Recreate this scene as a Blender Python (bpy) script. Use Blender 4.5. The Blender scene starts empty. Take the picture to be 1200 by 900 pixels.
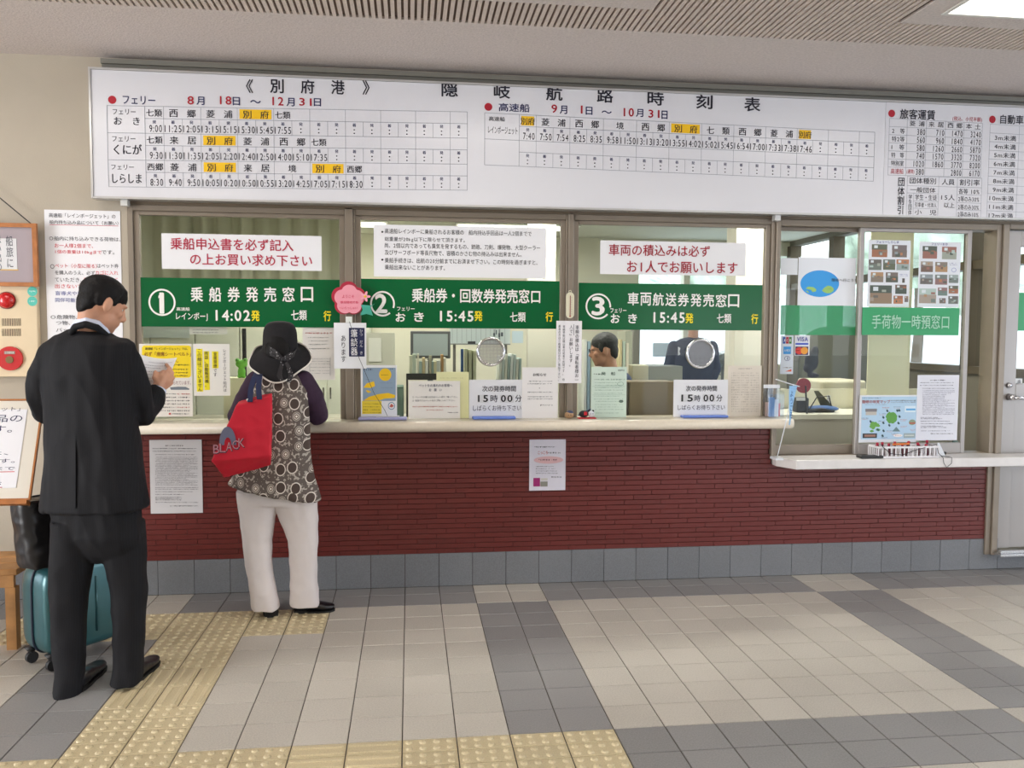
import bpy, bmesh, math, random
import numpy as np
from mathutils import Vector, Matrix, noise

# ---------------------------------------------------------------- camera
F = 979.4441
YAW, PITCH, ROLL = 0.1218, -0.0598, 0.0051
CP = np.array([0.23046, -4.90924, 1.50152])
_cy, _sy = math.cos(YAW), math.sin(YAW)
CF = np.array([_sy * math.cos(PITCH), _cy * math.cos(PITCH), math.sin(PITCH)])
_r = np.array([_cy, -_sy, 0.0]); _u = np.cross(_r, CF)
CR = _r * math.cos(ROLL) + _u * math.sin(ROLL)
CU = -_r * math.sin(ROLL) + _u * math.cos(ROLL)
scene = bpy.context.scene
COL = scene.collection
cam_data = bpy.data.cameras.new('camera'); cam = bpy.data.objects.new('camera', cam_data); COL.objects.link(cam)
cam_data.sensor_width = 36; cam_data.lens = F / 1200 * 36; cam_data.clip_start = 0.05; cam_data.clip_end = 500
cam.matrix_world = Matrix(((CR[0], CU[0], -CF[0], CP[0]), (CR[1], CU[1], -CF[1], CP[1]), (CR[2], CU[2], -CF[2], CP[2]), (0, 0, 0, 1)))
scene.camera = cam

# ---------------------------------------------------------------- world, lights, exposure
scene.view_settings.view_transform = 'Standard'; scene.view_settings.look = 'None'
scene.view_settings.gamma = 1; scene.view_settings.use_curve_mapping = False
scene.view_settings.exposure = -0.12
W = bpy.data.worlds.new('world'); scene.world = W; W.use_nodes = True
wn = W.node_tree.nodes; wl = W.node_tree.links
bg = wn['Background']
tc = wn.new('ShaderNodeTexCoord'); sp = wn.new('ShaderNodeSeparateXYZ'); rmp = wn.new('ShaderNodeValToRGB')
wl.new(tc.outputs['Generated'], sp.inputs[0]); wl.new(sp.outputs['Z'], rmp.inputs[0])
rmp.color_ramp.elements[0].position = 0.0; rmp.color_ramp.elements[0].color = (0.86, 0.9, 0.95, 1)
rmp.color_ramp.elements[1].position = 0.6; rmp.color_ramp.elements[1].color = (0.62, 0.74, 0.95, 1)
wl.new(rmp.outputs[0], bg.inputs[0]); bg.inputs[1].default_value = 5.0

def area(name, loc, size, power, color=(1, 1, 1), rot=(0, 0, 0)):
    d = bpy.data.lights.new(name, 'AREA'); d.shape = 'RECTANGLE'; d.size, d.size_y = size; d.energy = power; d.color = color
    o = bpy.data.objects.new(name, d); COL.objects.link(o); o.location = loc; o.rotation_euler = rot
    return o
WARM = (1.0, 0.93, 0.84)
# fluorescent troffers over the public hall (the fixtures themselves are built further down)
for k, yy in ((-1, -1.6), (0, -1.6), (1, -1.6), (2, -1.6), (-1, -4.6), (0, -4.6), (1, -4.6), (2, -4.6)):
    area('troffer_light', (0.72 + 2.52 * k, yy, 2.955), (1.0, 0.55), 8, WARM)
# fluorescent tubes in the ticket office
for x, y in ((-0.6, 1.0), (1.3, 1.0), (3.2, 1.0), (-0.6, 3.4), (1.3, 3.4)):
    area('office_light', (x, y, 2.52), (1.1, 0.25), 30, (1.0, 0.97, 0.9))
# daylight through the glazed sides of the hall
area('daylight_left', (-6.85, -4.5, 1.3), (5.5, 2.3), 620, (1.0, 0.98, 0.95), (0, math.radians(-90), 0))
area('daylight_right', (9.85, -4.5, 1.3), (5.5, 2.3), 200, (0.78, 0.88, 1.0), (0, math.radians(90), 0))

ORD = ['leftmost', 'second from the left', 'third from the left', 'fourth from the left', 'fifth from the left', 'sixth from the left', 'seventh from the left', 'eighth from the left', 'ninth from the left', 'tenth from the left', 'eleventh from the left', 'twelfth from the left', 'thirteenth from the left', 'fourteenth from the left', 'fifteenth from the left', 'sixteenth from the left', 'seventeenth from the left', 'eighteenth from the left', 'nineteenth from the left', 'twentieth from the left']
# ---------------------------------------------------------------- helpers
def at(px, py, Y=0.0):
    d = CF + (px - 600) / F * CR - (py - 450) / F * CU
    return CP + d * (Y - CP[1]) / d[1]
def fl(px, py, Z=0.0):
    d = CF + (px - 600) / F * CR - (py - 450) / F * CU
    return CP + d * (Z - CP[2]) / d[2]
def proj(P):
    d = np.asarray(P, float) - CP; w = d @ CF
    return 600 + F * (d @ CR) / w, 450 - F * (d @ CU) / w
def srgb(h):
    if isinstance(h, str):
        h = h.lstrip('#'); v = [int(h[i:i + 2], 16) / 255 for i in (0, 2, 4)]
    else: v = [c / 255 for c in h]
    return tuple((c / 12.92 if c <= 0.04045 else ((c + 0.055) / 1.055) ** 2.4) for c in v) + (1,)

MATS = {}
def mat(key, color, rough=0.6, metal=0.0, spec=0.5, noise_amt=0.0, noise_scale=30, bump=0.0, bump_scale=200, coat=0.0, emit=0.0, detail=4.0):
    if key in MATS: return MATS[key]
    m = bpy.data.materials.new(key); m.use_nodes = True; nt = m.node_tree; b = nt.nodes['Principled BSDF']
    c = srgb(color)
    b.inputs['Roughness'].default_value = rough; b.inputs['Metallic'].default_value = metal
    b.inputs['Specular IOR Level'].default_value = spec; b.inputs['Coat Weight'].default_value = coat
    b.inputs['Base Color'].default_value = c
    if emit:
        b.inputs['Emission Color'].default_value = c; b.inputs['Emission Strength'].default_value = emit
    if noise_amt or bump:
        t = nt.nodes.new('ShaderNodeTexCoord')
    if noise_amt:
        n = nt.nodes.new('ShaderNodeTexNoise'); n.inputs['Scale'].default_value = noise_scale; n.inputs['Detail'].default_value = detail
        r = nt.nodes.new('ShaderNodeValToRGB')
        r.color_ramp.elements[0].position = 0.3; r.color_ramp.elements[1].position = 0.7
        r.color_ramp.elements[0].color = tuple(x * (1 - noise_amt) for x in c[:3]) + (1,)
        r.color_ramp.elements[1].color = tuple(min(1, x * (1 + noise_amt)) for x in c[:3]) + (1,)
        nt.links.new(t.outputs['Object'], n.inputs['Vector']); nt.links.new(n.outputs['Fac'], r.inputs[0]); nt.links.new(r.outputs[0], b.inputs['Base Color'])
    if bump:
        n2 = nt.nodes.new('ShaderNodeTexNoise'); n2.inputs['Scale'].default_value = bump_scale; n2.inputs['Detail'].default_value = 3
        bp = nt.nodes.new('ShaderNodeBump'); bp.inputs['Strength'].default_value = bump; bp.inputs['Distance'].default_value = 0.004
        nt.links.new(t.outputs['Object'], n2.inputs['Vector']); nt.links.new(n2.outputs['Fac'], bp.inputs['Height']); nt.links.new(bp.outputs[0], b.inputs['Normal'])
    MATS[key] = m
    return m

def mesh_obj(name, V, Fc, m=None, parent=None, origin=None, smooth=False):
    """one mesh object from world coordinates; children share the parent's origin"""
    V = np.asarray(V, float).reshape(-1, 3)
    if parent is not None: org = np.array(parent.get('_o', [0, 0, 0]), float)
    elif origin is not None: org = np.array(origin, float)
    else: org = np.array([(V[:, 0].min() + V[:, 0].max()) / 2, (V[:, 1].min() + V[:, 1].max()) / 2, V[:, 2].min()])
    me = bpy.data.meshes.new(name); me.from_pydata((V - org).tolist(), [], [tuple(int(i) for i in f) for f in Fc]); me.update()
    if m is not None: me.materials.append(m)
    if smooth: me.polygons.foreach_set('use_smooth', [True] * len(me.polygons))
    o = bpy.data.objects.new(name, me); COL.objects.link(o); o['_o'] = [float(x) for x in org]
    if parent is not None: o.parent = parent
    else: o.location = org
    return o
def empty(name, org, label=None, cat=None, group=None):
    o = bpy.data.objects.new(name, None); COL.objects.link(o); o.location = org; o['_o'] = [float(x) for x in org]; o.empty_display_size = 0.1
    if label: tag(o, label, cat, group)
    return o
def tag(o, label, cat, group=None):
    o['label'] = label; o['category'] = cat
    if group: o['group'] = group
    return o
def structure(o): o['kind'] = 'structure'; return o

class MB:
    def __init__(s): s.V = []; s.F = []; s.n = 0
    def add(s, V, Fc):
        V = [tuple(float(c) for c in v) for v in V]; s.V += V; s.F += [tuple(i + s.n for i in f) for f in Fc]; s.n += len(V); return s
    def box(s, x0, x1, y0, y1, z0, z1):
        return s.add([(x0, y0, z0), (x1, y0, z0), (x1, y1, z0), (x0, y1, z0), (x0, y0, z1), (x1, y0, z1), (x1, y1, z1), (x0, y1, z1)],
                     [(3, 2, 1, 0), (4, 5, 6, 7), (0, 1, 5, 4), (1, 2, 6, 5), (2, 3, 7, 6), (3, 0, 4, 7)])
    def obox(s, c, ax, ay, az):
        c, ax, ay, az = map(np.array, (c, ax, ay, az))
        P = [c + i * ax + j * ay + k * az for k in (-1, 1) for i, j in ((-1, -1), (1, -1), (1, 1), (-1, 1))]
        return s.add(P, [(3, 2, 1, 0), (4, 5, 6, 7), (0, 1, 5, 4), (1, 2, 6, 5), (2, 3, 7, 6), (3, 0, 4, 7)])
    def tube(s, pts, r, n=8, cap=True):
        pts = [np.array(p, float) for p in pts]; rr = r if hasattr(r, '__len__') else [r] * len(pts); rings = []
        up = None
        for i, p in enumerate(pts):
            t = pts[min(i + 1, len(pts) - 1)] - pts[max(i - 1, 0)]; t = t / (np.linalg.norm(t) + 1e-9)
            if up is None:
                a = np.cross(t, [0, 0, 1]); a = a if np.linalg.norm(a) > 0.1 else np.cross(t, [0, 1, 0])
            else: a = up - t * (up @ t)
            a = a / (np.linalg.norm(a) + 1e-9); up = a; b = np.cross(t, a)
            rings.append([p + rr[i] * (a * math.cos(2 * math.pi * k / n) + b * math.sin(2 * math.pi * k / n)) for k in range(n)])
        return s.loft(rings, cap)
    def loft(s, rings, cap=True):
        n = len(rings[0]); V = [v for r in rings for v in r]; Fc = []
        for i in range(len(rings) - 1):
            for k in range(n): Fc.append((i * n + k, i * n + (k + 1) % n, (i + 1) * n + (k + 1) % n, (i + 1) * n + k))
        if cap: Fc.append(tuple(range(n))[::-1]); Fc.append(tuple((len(rings) - 1) * n + k for k in range(n)))
        return s.add(V, Fc)
    def ball(s, c, r, n=14, axes=None):
        c = np.array(c, float); r = np.array(r if hasattr(r, '__len__') else [r] * 3, float)
        A = np.eye(3) if axes is None else np.array(axes)
        rings = []
        m = max(6, n // 2 + 1)
        for i in range(m + 1):
            th = math.pi * (0.02 + 0.96 * i / m)
            rings.append([c + (A.T @ (r * np.array([math.sin(th) * math.cos(2 * math.pi * k / n), math.sin(th) * math.sin(2 * math.pi * k / n), -math.cos(th)]))) for k in range(n)])
        return s.loft(rings)
    def prism(s, poly, a, b, axis=1):
        """polygon of 2-tuples extruded along axis from a to b"""
        n = len(poly)
        def P(p, t):
            v = list(p); v.insert(axis, t); return v
        V = [P(p, a) for p in poly] + [P(p, b) for p in poly]
        return s.add(V, [tuple(range(n)), tuple(range(2 * n - 1, n - 1, -1))] + [(i, (i + 1) % n, n + (i + 1) % n, n + i)[::-1] for i in range(n)])
    def build(s, name, m, parent=None, origin=None, smooth=False, fix=True):
        o = mesh_obj(name, s.V, s.F, m, parent, origin, smooth)
        if fix:
            bm = bmesh.new(); bm.from_mesh(o.data); bmesh.ops.recalc_face_normals(bm, faces=bm.faces); bm.to_mesh(o.data); bm.free()
        return o
def ell(c, a, b, n=24, e=2.0):
    c, a, b = np.array(c, float), np.array(a, float), np.array(b, float); out = []
    for k in range(n):
        t = 2 * math.pi * k / n; ct, st = math.cos(t), math.sin(t)
        out.append(c + a * math.copysign(abs(ct) ** (2 / e), ct) + b * math.copysign(abs(st) ** (2 / e), st))
    return out
def bevel(o, w, seg=2, angle=None):
    md = o.modifiers.new('bevel', 'BEVEL'); md.width = w; md.segments = seg
    md.limit_method = 'ANGLE'; md.angle_limit = angle or math.radians(40)
    return o
def organic(mb, name, m, parent, voxel=0.008, smooth=6, wrinkle=0.0, wscale=0.12, fac=0.5, stretch=(1, 1, 1)):
    """union of overlapping forms grown into one continuous skin"""
    o = mb.build('tmp', None, None, origin=parent['_o'])
    r = o.modifiers.new('r', 'REMESH'); r.mode = 'VOXEL'; r.voxel_size = voxel; r.adaptivity = 0
    sm = o.modifiers.new('s', 'SMOOTH'); sm.iterations = smooth; sm.factor = fac
    dg = bpy.context.evaluated_depsgraph_get(); ev = o.evaluated_get(dg); me = bpy.data.meshes.new_from_object(ev)
    n = len(me.vertices); co = np.empty(n * 3); me.vertices.foreach_get('co', co); co = co.reshape(-1, 3)
    if wrinkle:
        no = np.empty(n * 3); me.vertices.foreach_get('normal', no); no = no.reshape(-1, 3)
        for i in range(n):
            p = Vector((co[i][0] * stretch[0], co[i][1] * stretch[1], co[i][2] * stretch[2])) / wscale
            w = noise.noise(p); w = (1 - abs(w) * 2.2) * 0.6 + 0.4 * noise.noise(p * 2.1)
            co[i] += no[i] * wrinkle * w
        me.vertices.foreach_set('co', co.ravel())
    me.materials.clear(); me.materials.append(m); me.polygons.foreach_set('use_smooth', [True] * len(me.polygons)); me.update()
    q = bpy.data.objects.new(name, me); COL.objects.link(q); q.parent = parent; q['_o'] = parent['_o']
    bpy.data.objects.remove(o)
    return q

# ---------------------------------------------------------------- lettering
_ts = bpy.data.scenes.new('type'); _tc = bpy.data.curves.new('type', 'FONT'); _to = bpy.data.objects.new('type', _tc); _ts.collection.objects.link(_to)
_tc.resolution_u = 3
GL = {}
def glyph(ch, bold):
    k = (ch, bold)
    if k not in GL:
        _tc.body = ch; _tc.offset = bold; _ts.view_layers[0].update()
        dg = _ts.view_layers[0].depsgraph; ev = _to.evaluated_get(dg); me = ev.to_mesh()
        V = np.array([v.co[:2] for v in me.vertices]).reshape(-1, 2); Fc = [tuple(p.vertices) for p in me.polygons]; ev.to_mesh_clear()
        GL[k] = (V, Fc)
    return GL[k]
def layout(s, bold=0.0, vertical=False, gap=0.0):
    """returns 2D verts / faces, ink box starts at 0,0"""
    VV = []; FF = []; n = 0; x = 0.0; y = 0.0
    for ch in s:
        if ch == ' ': x += 0 if vertical else 0.42; y -= 0.5 if vertical else 0; continue
        if ch == '　': x += 0 if vertical else 1.0; y -= 1.0 if vertical else 0; continue
        V, Fc = glyph(ch, bold)
        if not len(V): continue
        wide = ord(ch) > 0x2000
        V = V.copy()
        if vertical:
            if ch in 'ー〜「」（）': V = np.stack([V[:, 1] + 0.12, -V[:, 0] + 0.85], 1)
            V[:, 0] -= 0.5; V[:, 1] += y - 0.88; y -= 1.0 + gap
        elif wide: V[:, 0] += x; x += 1.0 + gap
        elif ch.isdigit():
            w = V[:, 0].max() - V[:, 0].min(); V[:, 0] += x - V[:, 0].min() + (0.62 - w) / 2; x += 0.62 + gap
        else:
            w = V[:, 0].max() - V[:, 0].min(); V[:, 0] += x - V[:, 0].min() + 0.06; x += w + 0.14 + gap
        VV.append(V); FF += [tuple(i + n for i in f) for f in Fc]; n += len(V)
    VV = np.concatenate(VV); VV -= VV.min(0)
    return VV, FF

BOLD = ((0, 0), (1, 0), (-1, 0), (0, 1), (0, -1))
class Sign:
    """flat printed thing; coordinates are given in the frame (ox, oy, scale) of the survey"""
    def __init__(s, name, box, Y, paper, label=None, cat=None, group=None, thick=0.002, frame=(0, 0, 1), parent=None, obj=None, pm=None):
        s.Y = Y; s.f = frame; s.layers = {}
        if obj is None:
            x0, y0, x1, y1 = box
            a = s.w(x0, (y0 + y1) / 2)[0]; b = s.w(x1, (y0 + y1) / 2)[0]; t = s.w((x0 + x1) / 2, y0)[2]; d = s.w((x0 + x1) / 2, y1)[2]
            s.rectw = (a, b, d, t)
            obj = MB().box(a, b, Y, Y + thick, d, t).build(name, pm or mat('paper_' + str(paper), paper, 0.7), parent)
            if label: tag(obj, label, cat, group)
        s.o = obj
    def fr(s, ox, oy, sc): s.f = (ox, oy, sc); return s
    def w(s, x, y, d=0.0):
        ox, oy, sc = s.f; return at(ox + x / sc, oy + y / sc, s.Y - d)
    def add(s, V3, Fc, col, name='lettering'):
        L = s.layers.setdefault((name, col), MB()); L.add(V3, Fc)
    def wbox(s, x0, y0, x1, y1):
        c = s.w((x0 + x1) / 2, (y0 + y1) / 2); a = s.w(x0, (y0 + y1) / 2)[0]; b = s.w(x1, (y0 + y1) / 2)[0]
        t = s.w((x0 + x1) / 2, y0)[2]; d = s.w((x0 + x1) / 2, y1)[2]
        return a, b, d, t
    def text(s, st, x0, y0, x1, y1, col='#15151a', bold=0.0, vertical=False, rot=0, lift=0.0022, gap=0.0):
        V, Fc = layout(st, 0, vertical, gap); m = V.max(0) + 1e-6
        a, b, d, t = s.wbox(x0, y0, x1, y1)
        for k, (sx, sy) in enumerate(BOLD if bold > .008 else BOLD[:1]):
            q = min(bold, .032) * .8
            P = np.stack([a + (V[:, 0] + sx * q) / m[0] * (b - a), np.full(len(V), s.Y - lift - .00012 * k), d + (V[:, 1] + sy * q) / m[1] * (t - d)], 1)
            s.add(P, Fc, col)
        return s
    def rect(s, x0, y0, x1, y1, col, lift=0.0012, name='print'):
        a, b, d, t = s.wbox(x0, y0, x1, y1); Y = s.Y - lift
        s.add([(a, Y, d), (b, Y, d), (b, Y, t), (a, Y, t)], [(0, 1, 2, 3)], col, name); return s
    def poly(s, pts, col, lift=0.0012, name='print'):
        P = [s.w(x, y) for x, y in pts]
        for p in P: p[1] = s.Y - lift
        s.add(P, [tuple(range(len(P)))], col, name); return s
    def ellipse(s, cx, cy, rx, ry, col, lift=0.0014, n=28, inner=0.0, name='print', a0=0, a1=360):
        c = s.w(cx, cy); X = abs(s.w(cx + rx, cy)[0] - c[0]); Z = abs(s.w(cx, cy + ry)[2] - c[2]); V = []; Fc = []
        for k in range(n + 1):
            t = math.radians(a0 + (a1 - a0) * k / n)
            V.append((c[0] + X * math.cos(t), s.Y - lift, c[2] + Z * math.sin(t))); V.append((c[0] + inner * X * math.cos(t), s.Y - lift, c[2] + inner * Z * math.sin(t)))
        for k in range(n): Fc.append((2 * k, 2 * k + 2, 2 * k + 3, 2 * k + 1))
        s.add(V, Fc, col, name); return s
    def line(s, x0, y0, x1, y1, wd, col, lift=0.0016, name='ruled_line'):
        A, B = s.w(x0, y0), s.w(x1, y1); A[1] = B[1] = s.Y - lift; t = B - A; t /= np.linalg.norm(t); n = np.array([-t[2], 0, t[0]]) * wd / 2
        s.add([A + n, A - n, B - n, B + n], [(0, 1, 2, 3)], col, name); return s
    def dashes(s, x0, y0, x1, y1, col='#444448', seed=0, fill=0.6, cell=None, name='lettering'):
        """a line of small print too fine to read: broken strokes"""
        R = random.Random(seed * 977 + int(x0 * 13 + y0 * 7)); h = y1 - y0; x = x0; cell = cell or h * 0.9
        while x < x1:
            w = cell * R.uniform(0.35, 0.85)
            if R.random() < 0.92: s.rect(x, y0 + h * R.uniform(0, .35), min(x + w, x1), y0 + h * R.uniform(.45, .75), col, 0.0018, name)
            if R.random() < 0.6: s.rect(x + w * R.uniform(.1, .5), y0, min(x + w * 0.7, x1), y1, col, 0.0018, name)
            x += cell
        return s
    def lines(s, x0, y0, x1, ys, h, col='#444448', seed=0, ragged=0.3):
        R = random.Random(seed)
        for y in ys: s.dashes(x0, y, x1 - (x1 - x0) * (R.uniform(0, ragged) if R.random() < 0.6 else 0), y + h, col, seed)
        return s
    def done(s):
        for (nm, col), mb in s.layers.items():
            key = 'ink_' + str(col)
            mesh_obj(nm, mb.V, mb.F, mat(key, col, 0.6), s.o)
        s.layers = {}
        return s.o

# ================================================================ SETTING
R = random.Random(7)
T = 0.2; TY = 0.19284
ZC = 3.0
FRAME = mat('aluminium', (140, 129, 116), 0.42, 0.35, noise_amt=0.05, noise_scale=8)
FRAME2 = mat('aluminium_dark', (104, 92, 76), 0.45, 0.3)
FRAME3 = mat('aluminium_light', (164, 159, 156), 0.4, 0.35)
PLASTER = mat('plaster', (186, 176, 160), 0.9, noise_amt=0.05, noise_scale=3, bump=0.25, bump_scale=120)
SOFFIT = mat('soffit', (214, 203, 198), 0.95, noise_amt=0.09, noise_scale=75, bump=0.9, bump_scale=110)
RIB = mat('rib', (214, 200, 190), 0.9, noise_amt=0.04, noise_scale=40)
CREAM = mat('counter_cream', (232, 222, 204), 0.22, noise_amt=0.03, noise_scale=60, coat=0.3)
GROUT = mat('grout', (92, 86, 80), 0.95)

def vary(key, color, amt, rough, hue_noise=0.0, nscale=160, bump=0.15, bscale=260, gl=0.5):
    """tile colour with a grain and a slight difference from piece to piece"""
    m = bpy.data.materials.new(key); m.use_nodes = True; nt = m.node_tree; b = nt.nodes['Principled BSDF']; L = nt.links
    c = srgb(color); t = nt.nodes.new('ShaderNodeTexCoord'); g = nt.nodes.new('ShaderNodeNewGeometry'); oi = nt.nodes.new('ShaderNodeObjectInfo')
    n = nt.nodes.new('ShaderNodeTexNoise'); n.inputs['Scale'].default_value = nscale; n.inputs['Detail'].default_value = 2
    n3 = nt.nodes.new('ShaderNodeTexNoise'); n3.inputs['Scale'].default_value = 1.6; n3.inputs['Detail'].default_value = 5
    L.new(g.outputs['Position'], n.inputs['Vector']); L.new(g.outputs['Position'], n3.inputs['Vector'])
    ad = nt.nodes.new('ShaderNodeMath'); ad.operation = 'MULTIPLY_ADD'; ad.inputs[1].default_value = 0.9; L.new(n.outputs['Fac'], ad.inputs[0])
    mr = nt.nodes.new('ShaderNodeMath'); mr.operation = 'MULTIPLY'; mr.inputs[1].default_value = amt; L.new(oi.outputs['Random'], mr.inputs[0])
    L.new(mr.outputs[0], ad.inputs[2])
    ad2 = nt.nodes.new('ShaderNodeMath'); ad2.operation = 'MULTIPLY_ADD'; ad2.inputs[1].default_value = 0.5; L.new(n3.outputs['Fac'], ad2.inputs[0]); L.new(ad.outputs[0], ad2.inputs[2])
    r = nt.nodes.new('ShaderNodeValToRGB'); k = 0.22
    r.color_ramp.elements[0].position = 0.35; r.color_ramp.elements[1].position = 1.15 + amt
    r.color_ramp.elements[0].color = tuple(x * (1 - k) for x in c[:3]) + (1,); r.color_ramp.elements[1].color = tuple(min(1, x * (1 + k)) for x in c[:3]) + (1,)
    L.new(ad2.outputs[0], r.inputs[0]); L.new(r.outputs[0], b.inputs['Base Color'])
    b.inputs['Roughness'].default_value = rough; b.inputs['Specular IOR Level'].default_value = gl
    n2 = nt.nodes.new('ShaderNodeTexNoise'); n2.inputs['Scale'].default_value = bscale; bp = nt.nodes.new('ShaderNodeBump'); bp.inputs['Strength'].default_value = bump; bp.inputs['Distance'].default_value = 0.003
    L.new(g.outputs['Position'], n2.inputs['Vector']); L.new(n2.outputs['Fac'], bp.inputs['Height']); L.new(bp.outputs[0], b.inputs['Normal'])
    return m
M_LIGHT = vary('floor_light', (188, 183, 174), 0.25, 0.42)
M_DARK = vary('floor_dark', (138, 137, 137), 0.25, 0.42)
M_BASE = vary('base_grey', (114, 116, 120), 0.2, 0.55)
M_TACT = vary('tactile_yellow', (200, 186, 152), 0.15, 0.4, nscale=220, bump=.08)
M_BRICK = vary('brick_red', (94, 33, 29), 0.7, 0.4, nscale=60, bump=0.2, bscale=90)
BRICKG = mat('brick_joint', (60, 27, 25), 0.9)

# floor slab and its tiles
floor = structure(MB().box(-7, 10, -10, 0.15, -0.12, -0.004).build('floor', GROUT))
def tile_top(w, d, h=0.008, c=0.0015):
    b = MB(); x, y = w / 2, d / 2
    V = [(-x, -y, -h), (x, -y, -h), (x, y, -h), (-x, y, -h), (-x, -y, -c), (x, -y, -c), (x, y, -c), (-x, y, -c), (-x + c, -y + c, 0), (x - c, -y + c, 0), (x - c, y - c, 0), (-x + c, y - c, 0)]
    Fc = [(i, (i + 1) % 4, 4 + (i + 1) % 4, 4 + i) for i in range(4)] + [(4 + i, 4 + (i + 1) % 4, 8 + (i + 1) % 4, 8 + i) for i in range(4)] + [(8, 9, 10, 11)]
    b.add(V, Fc); return b
def data_of(mb, name, m):
    me = bpy.data.meshes.new(name); me.from_pydata(mb.V, [], mb.F); me.materials.append(m); me.update(); return me
def inst(name, me, loc, parent, rot=0.0):
    o = bpy.data.objects.new(name, me); COL.objects.link(o); o.parent = parent
    po = parent['_o']; o.location = (loc[0] - po[0], loc[1] - po[1], loc[2] - po[2]); o.rotation_euler[2] = rot
    return o
J = 0.0045
ydep = lambda d: -(0.0 if d <= 0 else (0.1466 + (d - 0.75) * TY if d > 0.75 else 0.1466 * d / 0.75))
# rows: (y front edge further from wall)
rows = [(0.0, -0.147)] + [(-(0.1395 + k * TY), -(0.1395 + (k + 1) * TY)) for k in range(0, 60)]
# row edges measured on the photograph: first course, then one tile each
e = [0.0, 0.1395, 0.1395 + TY]
edges = [0.0, 0.1400] + [0.1400 + TY * (k) for k in range(1, 60)]
tiles = {}
tactile = []
for k in range(0, 26):
    y1, y0 = -edges[k], -edges[k + 1]
    for i in range(-34, 44):
        stripe = (i - 3) % 10 in (0, 1)
        band = k in (10, 11) or k in (21, 22)
        first = k <= 1
        light = stripe if (first or band) else (not stripe)
        kind = None
        if k in (2, 3) and -9 <= i < -1: kind = 'dot'
        elif k in (4, 5) and i in (-5, -4): kind = 'dot'
        elif k in (6, 7) and i in (-5, -4): kind = 'bar_y'
        elif k in (8, 9) and i in (-5, -4): kind = 'dot'
        elif k in (10, 11) and -34 <= i < 5: kind = 'bar_x' if i in (-1, 0) else 'dot'
        tiles[(k, i)] = (light, kind, y0, y1)
me_cache = {}
vis = []
for (k, i), (light, kind, y0, y1) in tiles.items():
    cx, cy = i * T + T / 2, (y0 + y1) / 2
    px, py = proj((cx, cy, 0)); inview = -60 < px < 1260 and py < 925
    vis.append((inview, -((cx - CP[0]) ** 2 + (cy - CP[1]) ** 2), k, i))
plain = sorted([v for v in vis if tiles[v[2], v[3]][1] is None], reverse=True)
rest = {True: MB(), False: MB()}
for n, (inview, _, k, i) in enumerate(plain):
    light, kind, y0, y1 = tiles[k, i]; d = y1 - y0
    tm = tile_top(T - J, d - J)
    if n < 300 and inview:
        key = (light, round(d, 4))
        if key not in me_cache: me_cache[key] = data_of(tm, 'floor_tile', M_LIGHT if light else M_DARK)
        inst('floor_tile', me_cache[key], (i * T + T / 2, (y0 + y1) / 2, 0), floor)
    else:
        rest[light].add([(v[0] + i * T + T / 2, v[1] + (y0 + y1) / 2, v[2]) for v in tm.V], tm.F)
for light, mb in rest.items():
    mesh_obj('floor_tile', mb.V, mb.F, M_LIGHT if light else M_DARK, floor)['kind'] = 'stuff'
# plain slab of the same tiling behind the camera
MB().box(-7, 10, -10, -edges[26], -0.004, 0.0).build('floor_tile', M_LIGHT, floor)['kind'] = 'stuff'

def dome(mb, x, y, r, h, n=10, ry=None):
    ry = ry or r
    rings = [[(x + r * s * math.cos(2 * math.pi * k / n), y + ry * s * math.sin(2 * math.pi * k / n), z) for k in range(n)] for s, z in ((1.0, 0.0), (0.82, h * 0.62), (0.5, h * 0.95))]
    mb.loft(rings, False); m0 = mb.n - n; mb.F.append(tuple(range(m0, m0 + n)))
def bar(mb, x0, x1, y0, y1, h):
    w = min(x1 - x0, y1 - y0) / 2; pts = []
    alongy = (y1 - y0) > (x1 - x0)
    def ring(s, z):
        r = w * s; out = []
        for k in range(12):
            a = 2 * math.pi * k / 12 + 1e-4
            if alongy: cx, cy = (x0 + x1) / 2, (y1 - w if math.sin(a) > 0 else y0 + w)
            else: cx, cy = (x1 - w if math.cos(a) > 0 else x0 + w), (y0 + y1) / 2
            out.append((cx + r * math.cos(a), cy + r * math.sin(a), z))
        return out
    mb.loft([ring(1, 0), ring(.85, h * .8), ring(.6, h)], False); m0 = mb.n - 12; mb.F.append(tuple(range(m0, m0 + 12)))
for (k, i), (light, kind, y0, y1) in tiles.items():
    if kind is None: continue
    d = y1 - y0
    if (kind, 'm') not in me_cache:
        mb = tile_top(*( (T - J, d / 2 - J) if kind != 'bar_y' else (T / 2 - J, d - J)))
        if kind == 'dot':
            for a in range(4):
                for b_ in range(2): dome(mb, -0.075 + 0.05 * a, (-0.25 + 0.5 * b_) * d / 2, 0.0145, 0.0065)
        elif kind == 'bar_x':
            for b_ in range(2): bar(mb, -0.092, 0.092, (-0.25 + 0.5 * b_) * d / 2 - 0.011, (-0.25 + 0.5 * b_) * d / 2 + 0.011, 0.005)
        else:
            for a in (-1, 1): bar(mb, a * 0.025 - 0.011, a * 0.025 + 0.011, -d / 2 + 0.008, d / 2 - 0.008, 0.005)
        me_cache[(kind, 'm')] = data_of(mb, 'tactile_tile', M_TACT)
    for h in (0, 1):
        if kind != 'bar_y': loc = (i * T + T / 2, y0 + d * (0.25 + 0.5 * h), 0)
        else: loc = (i * T + T * (0.25 + 0.5 * h), (y0 + y1) / 2, 0)
        inst('tactile_tile', me_cache[(kind, 'm')], loc, floor)

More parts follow.
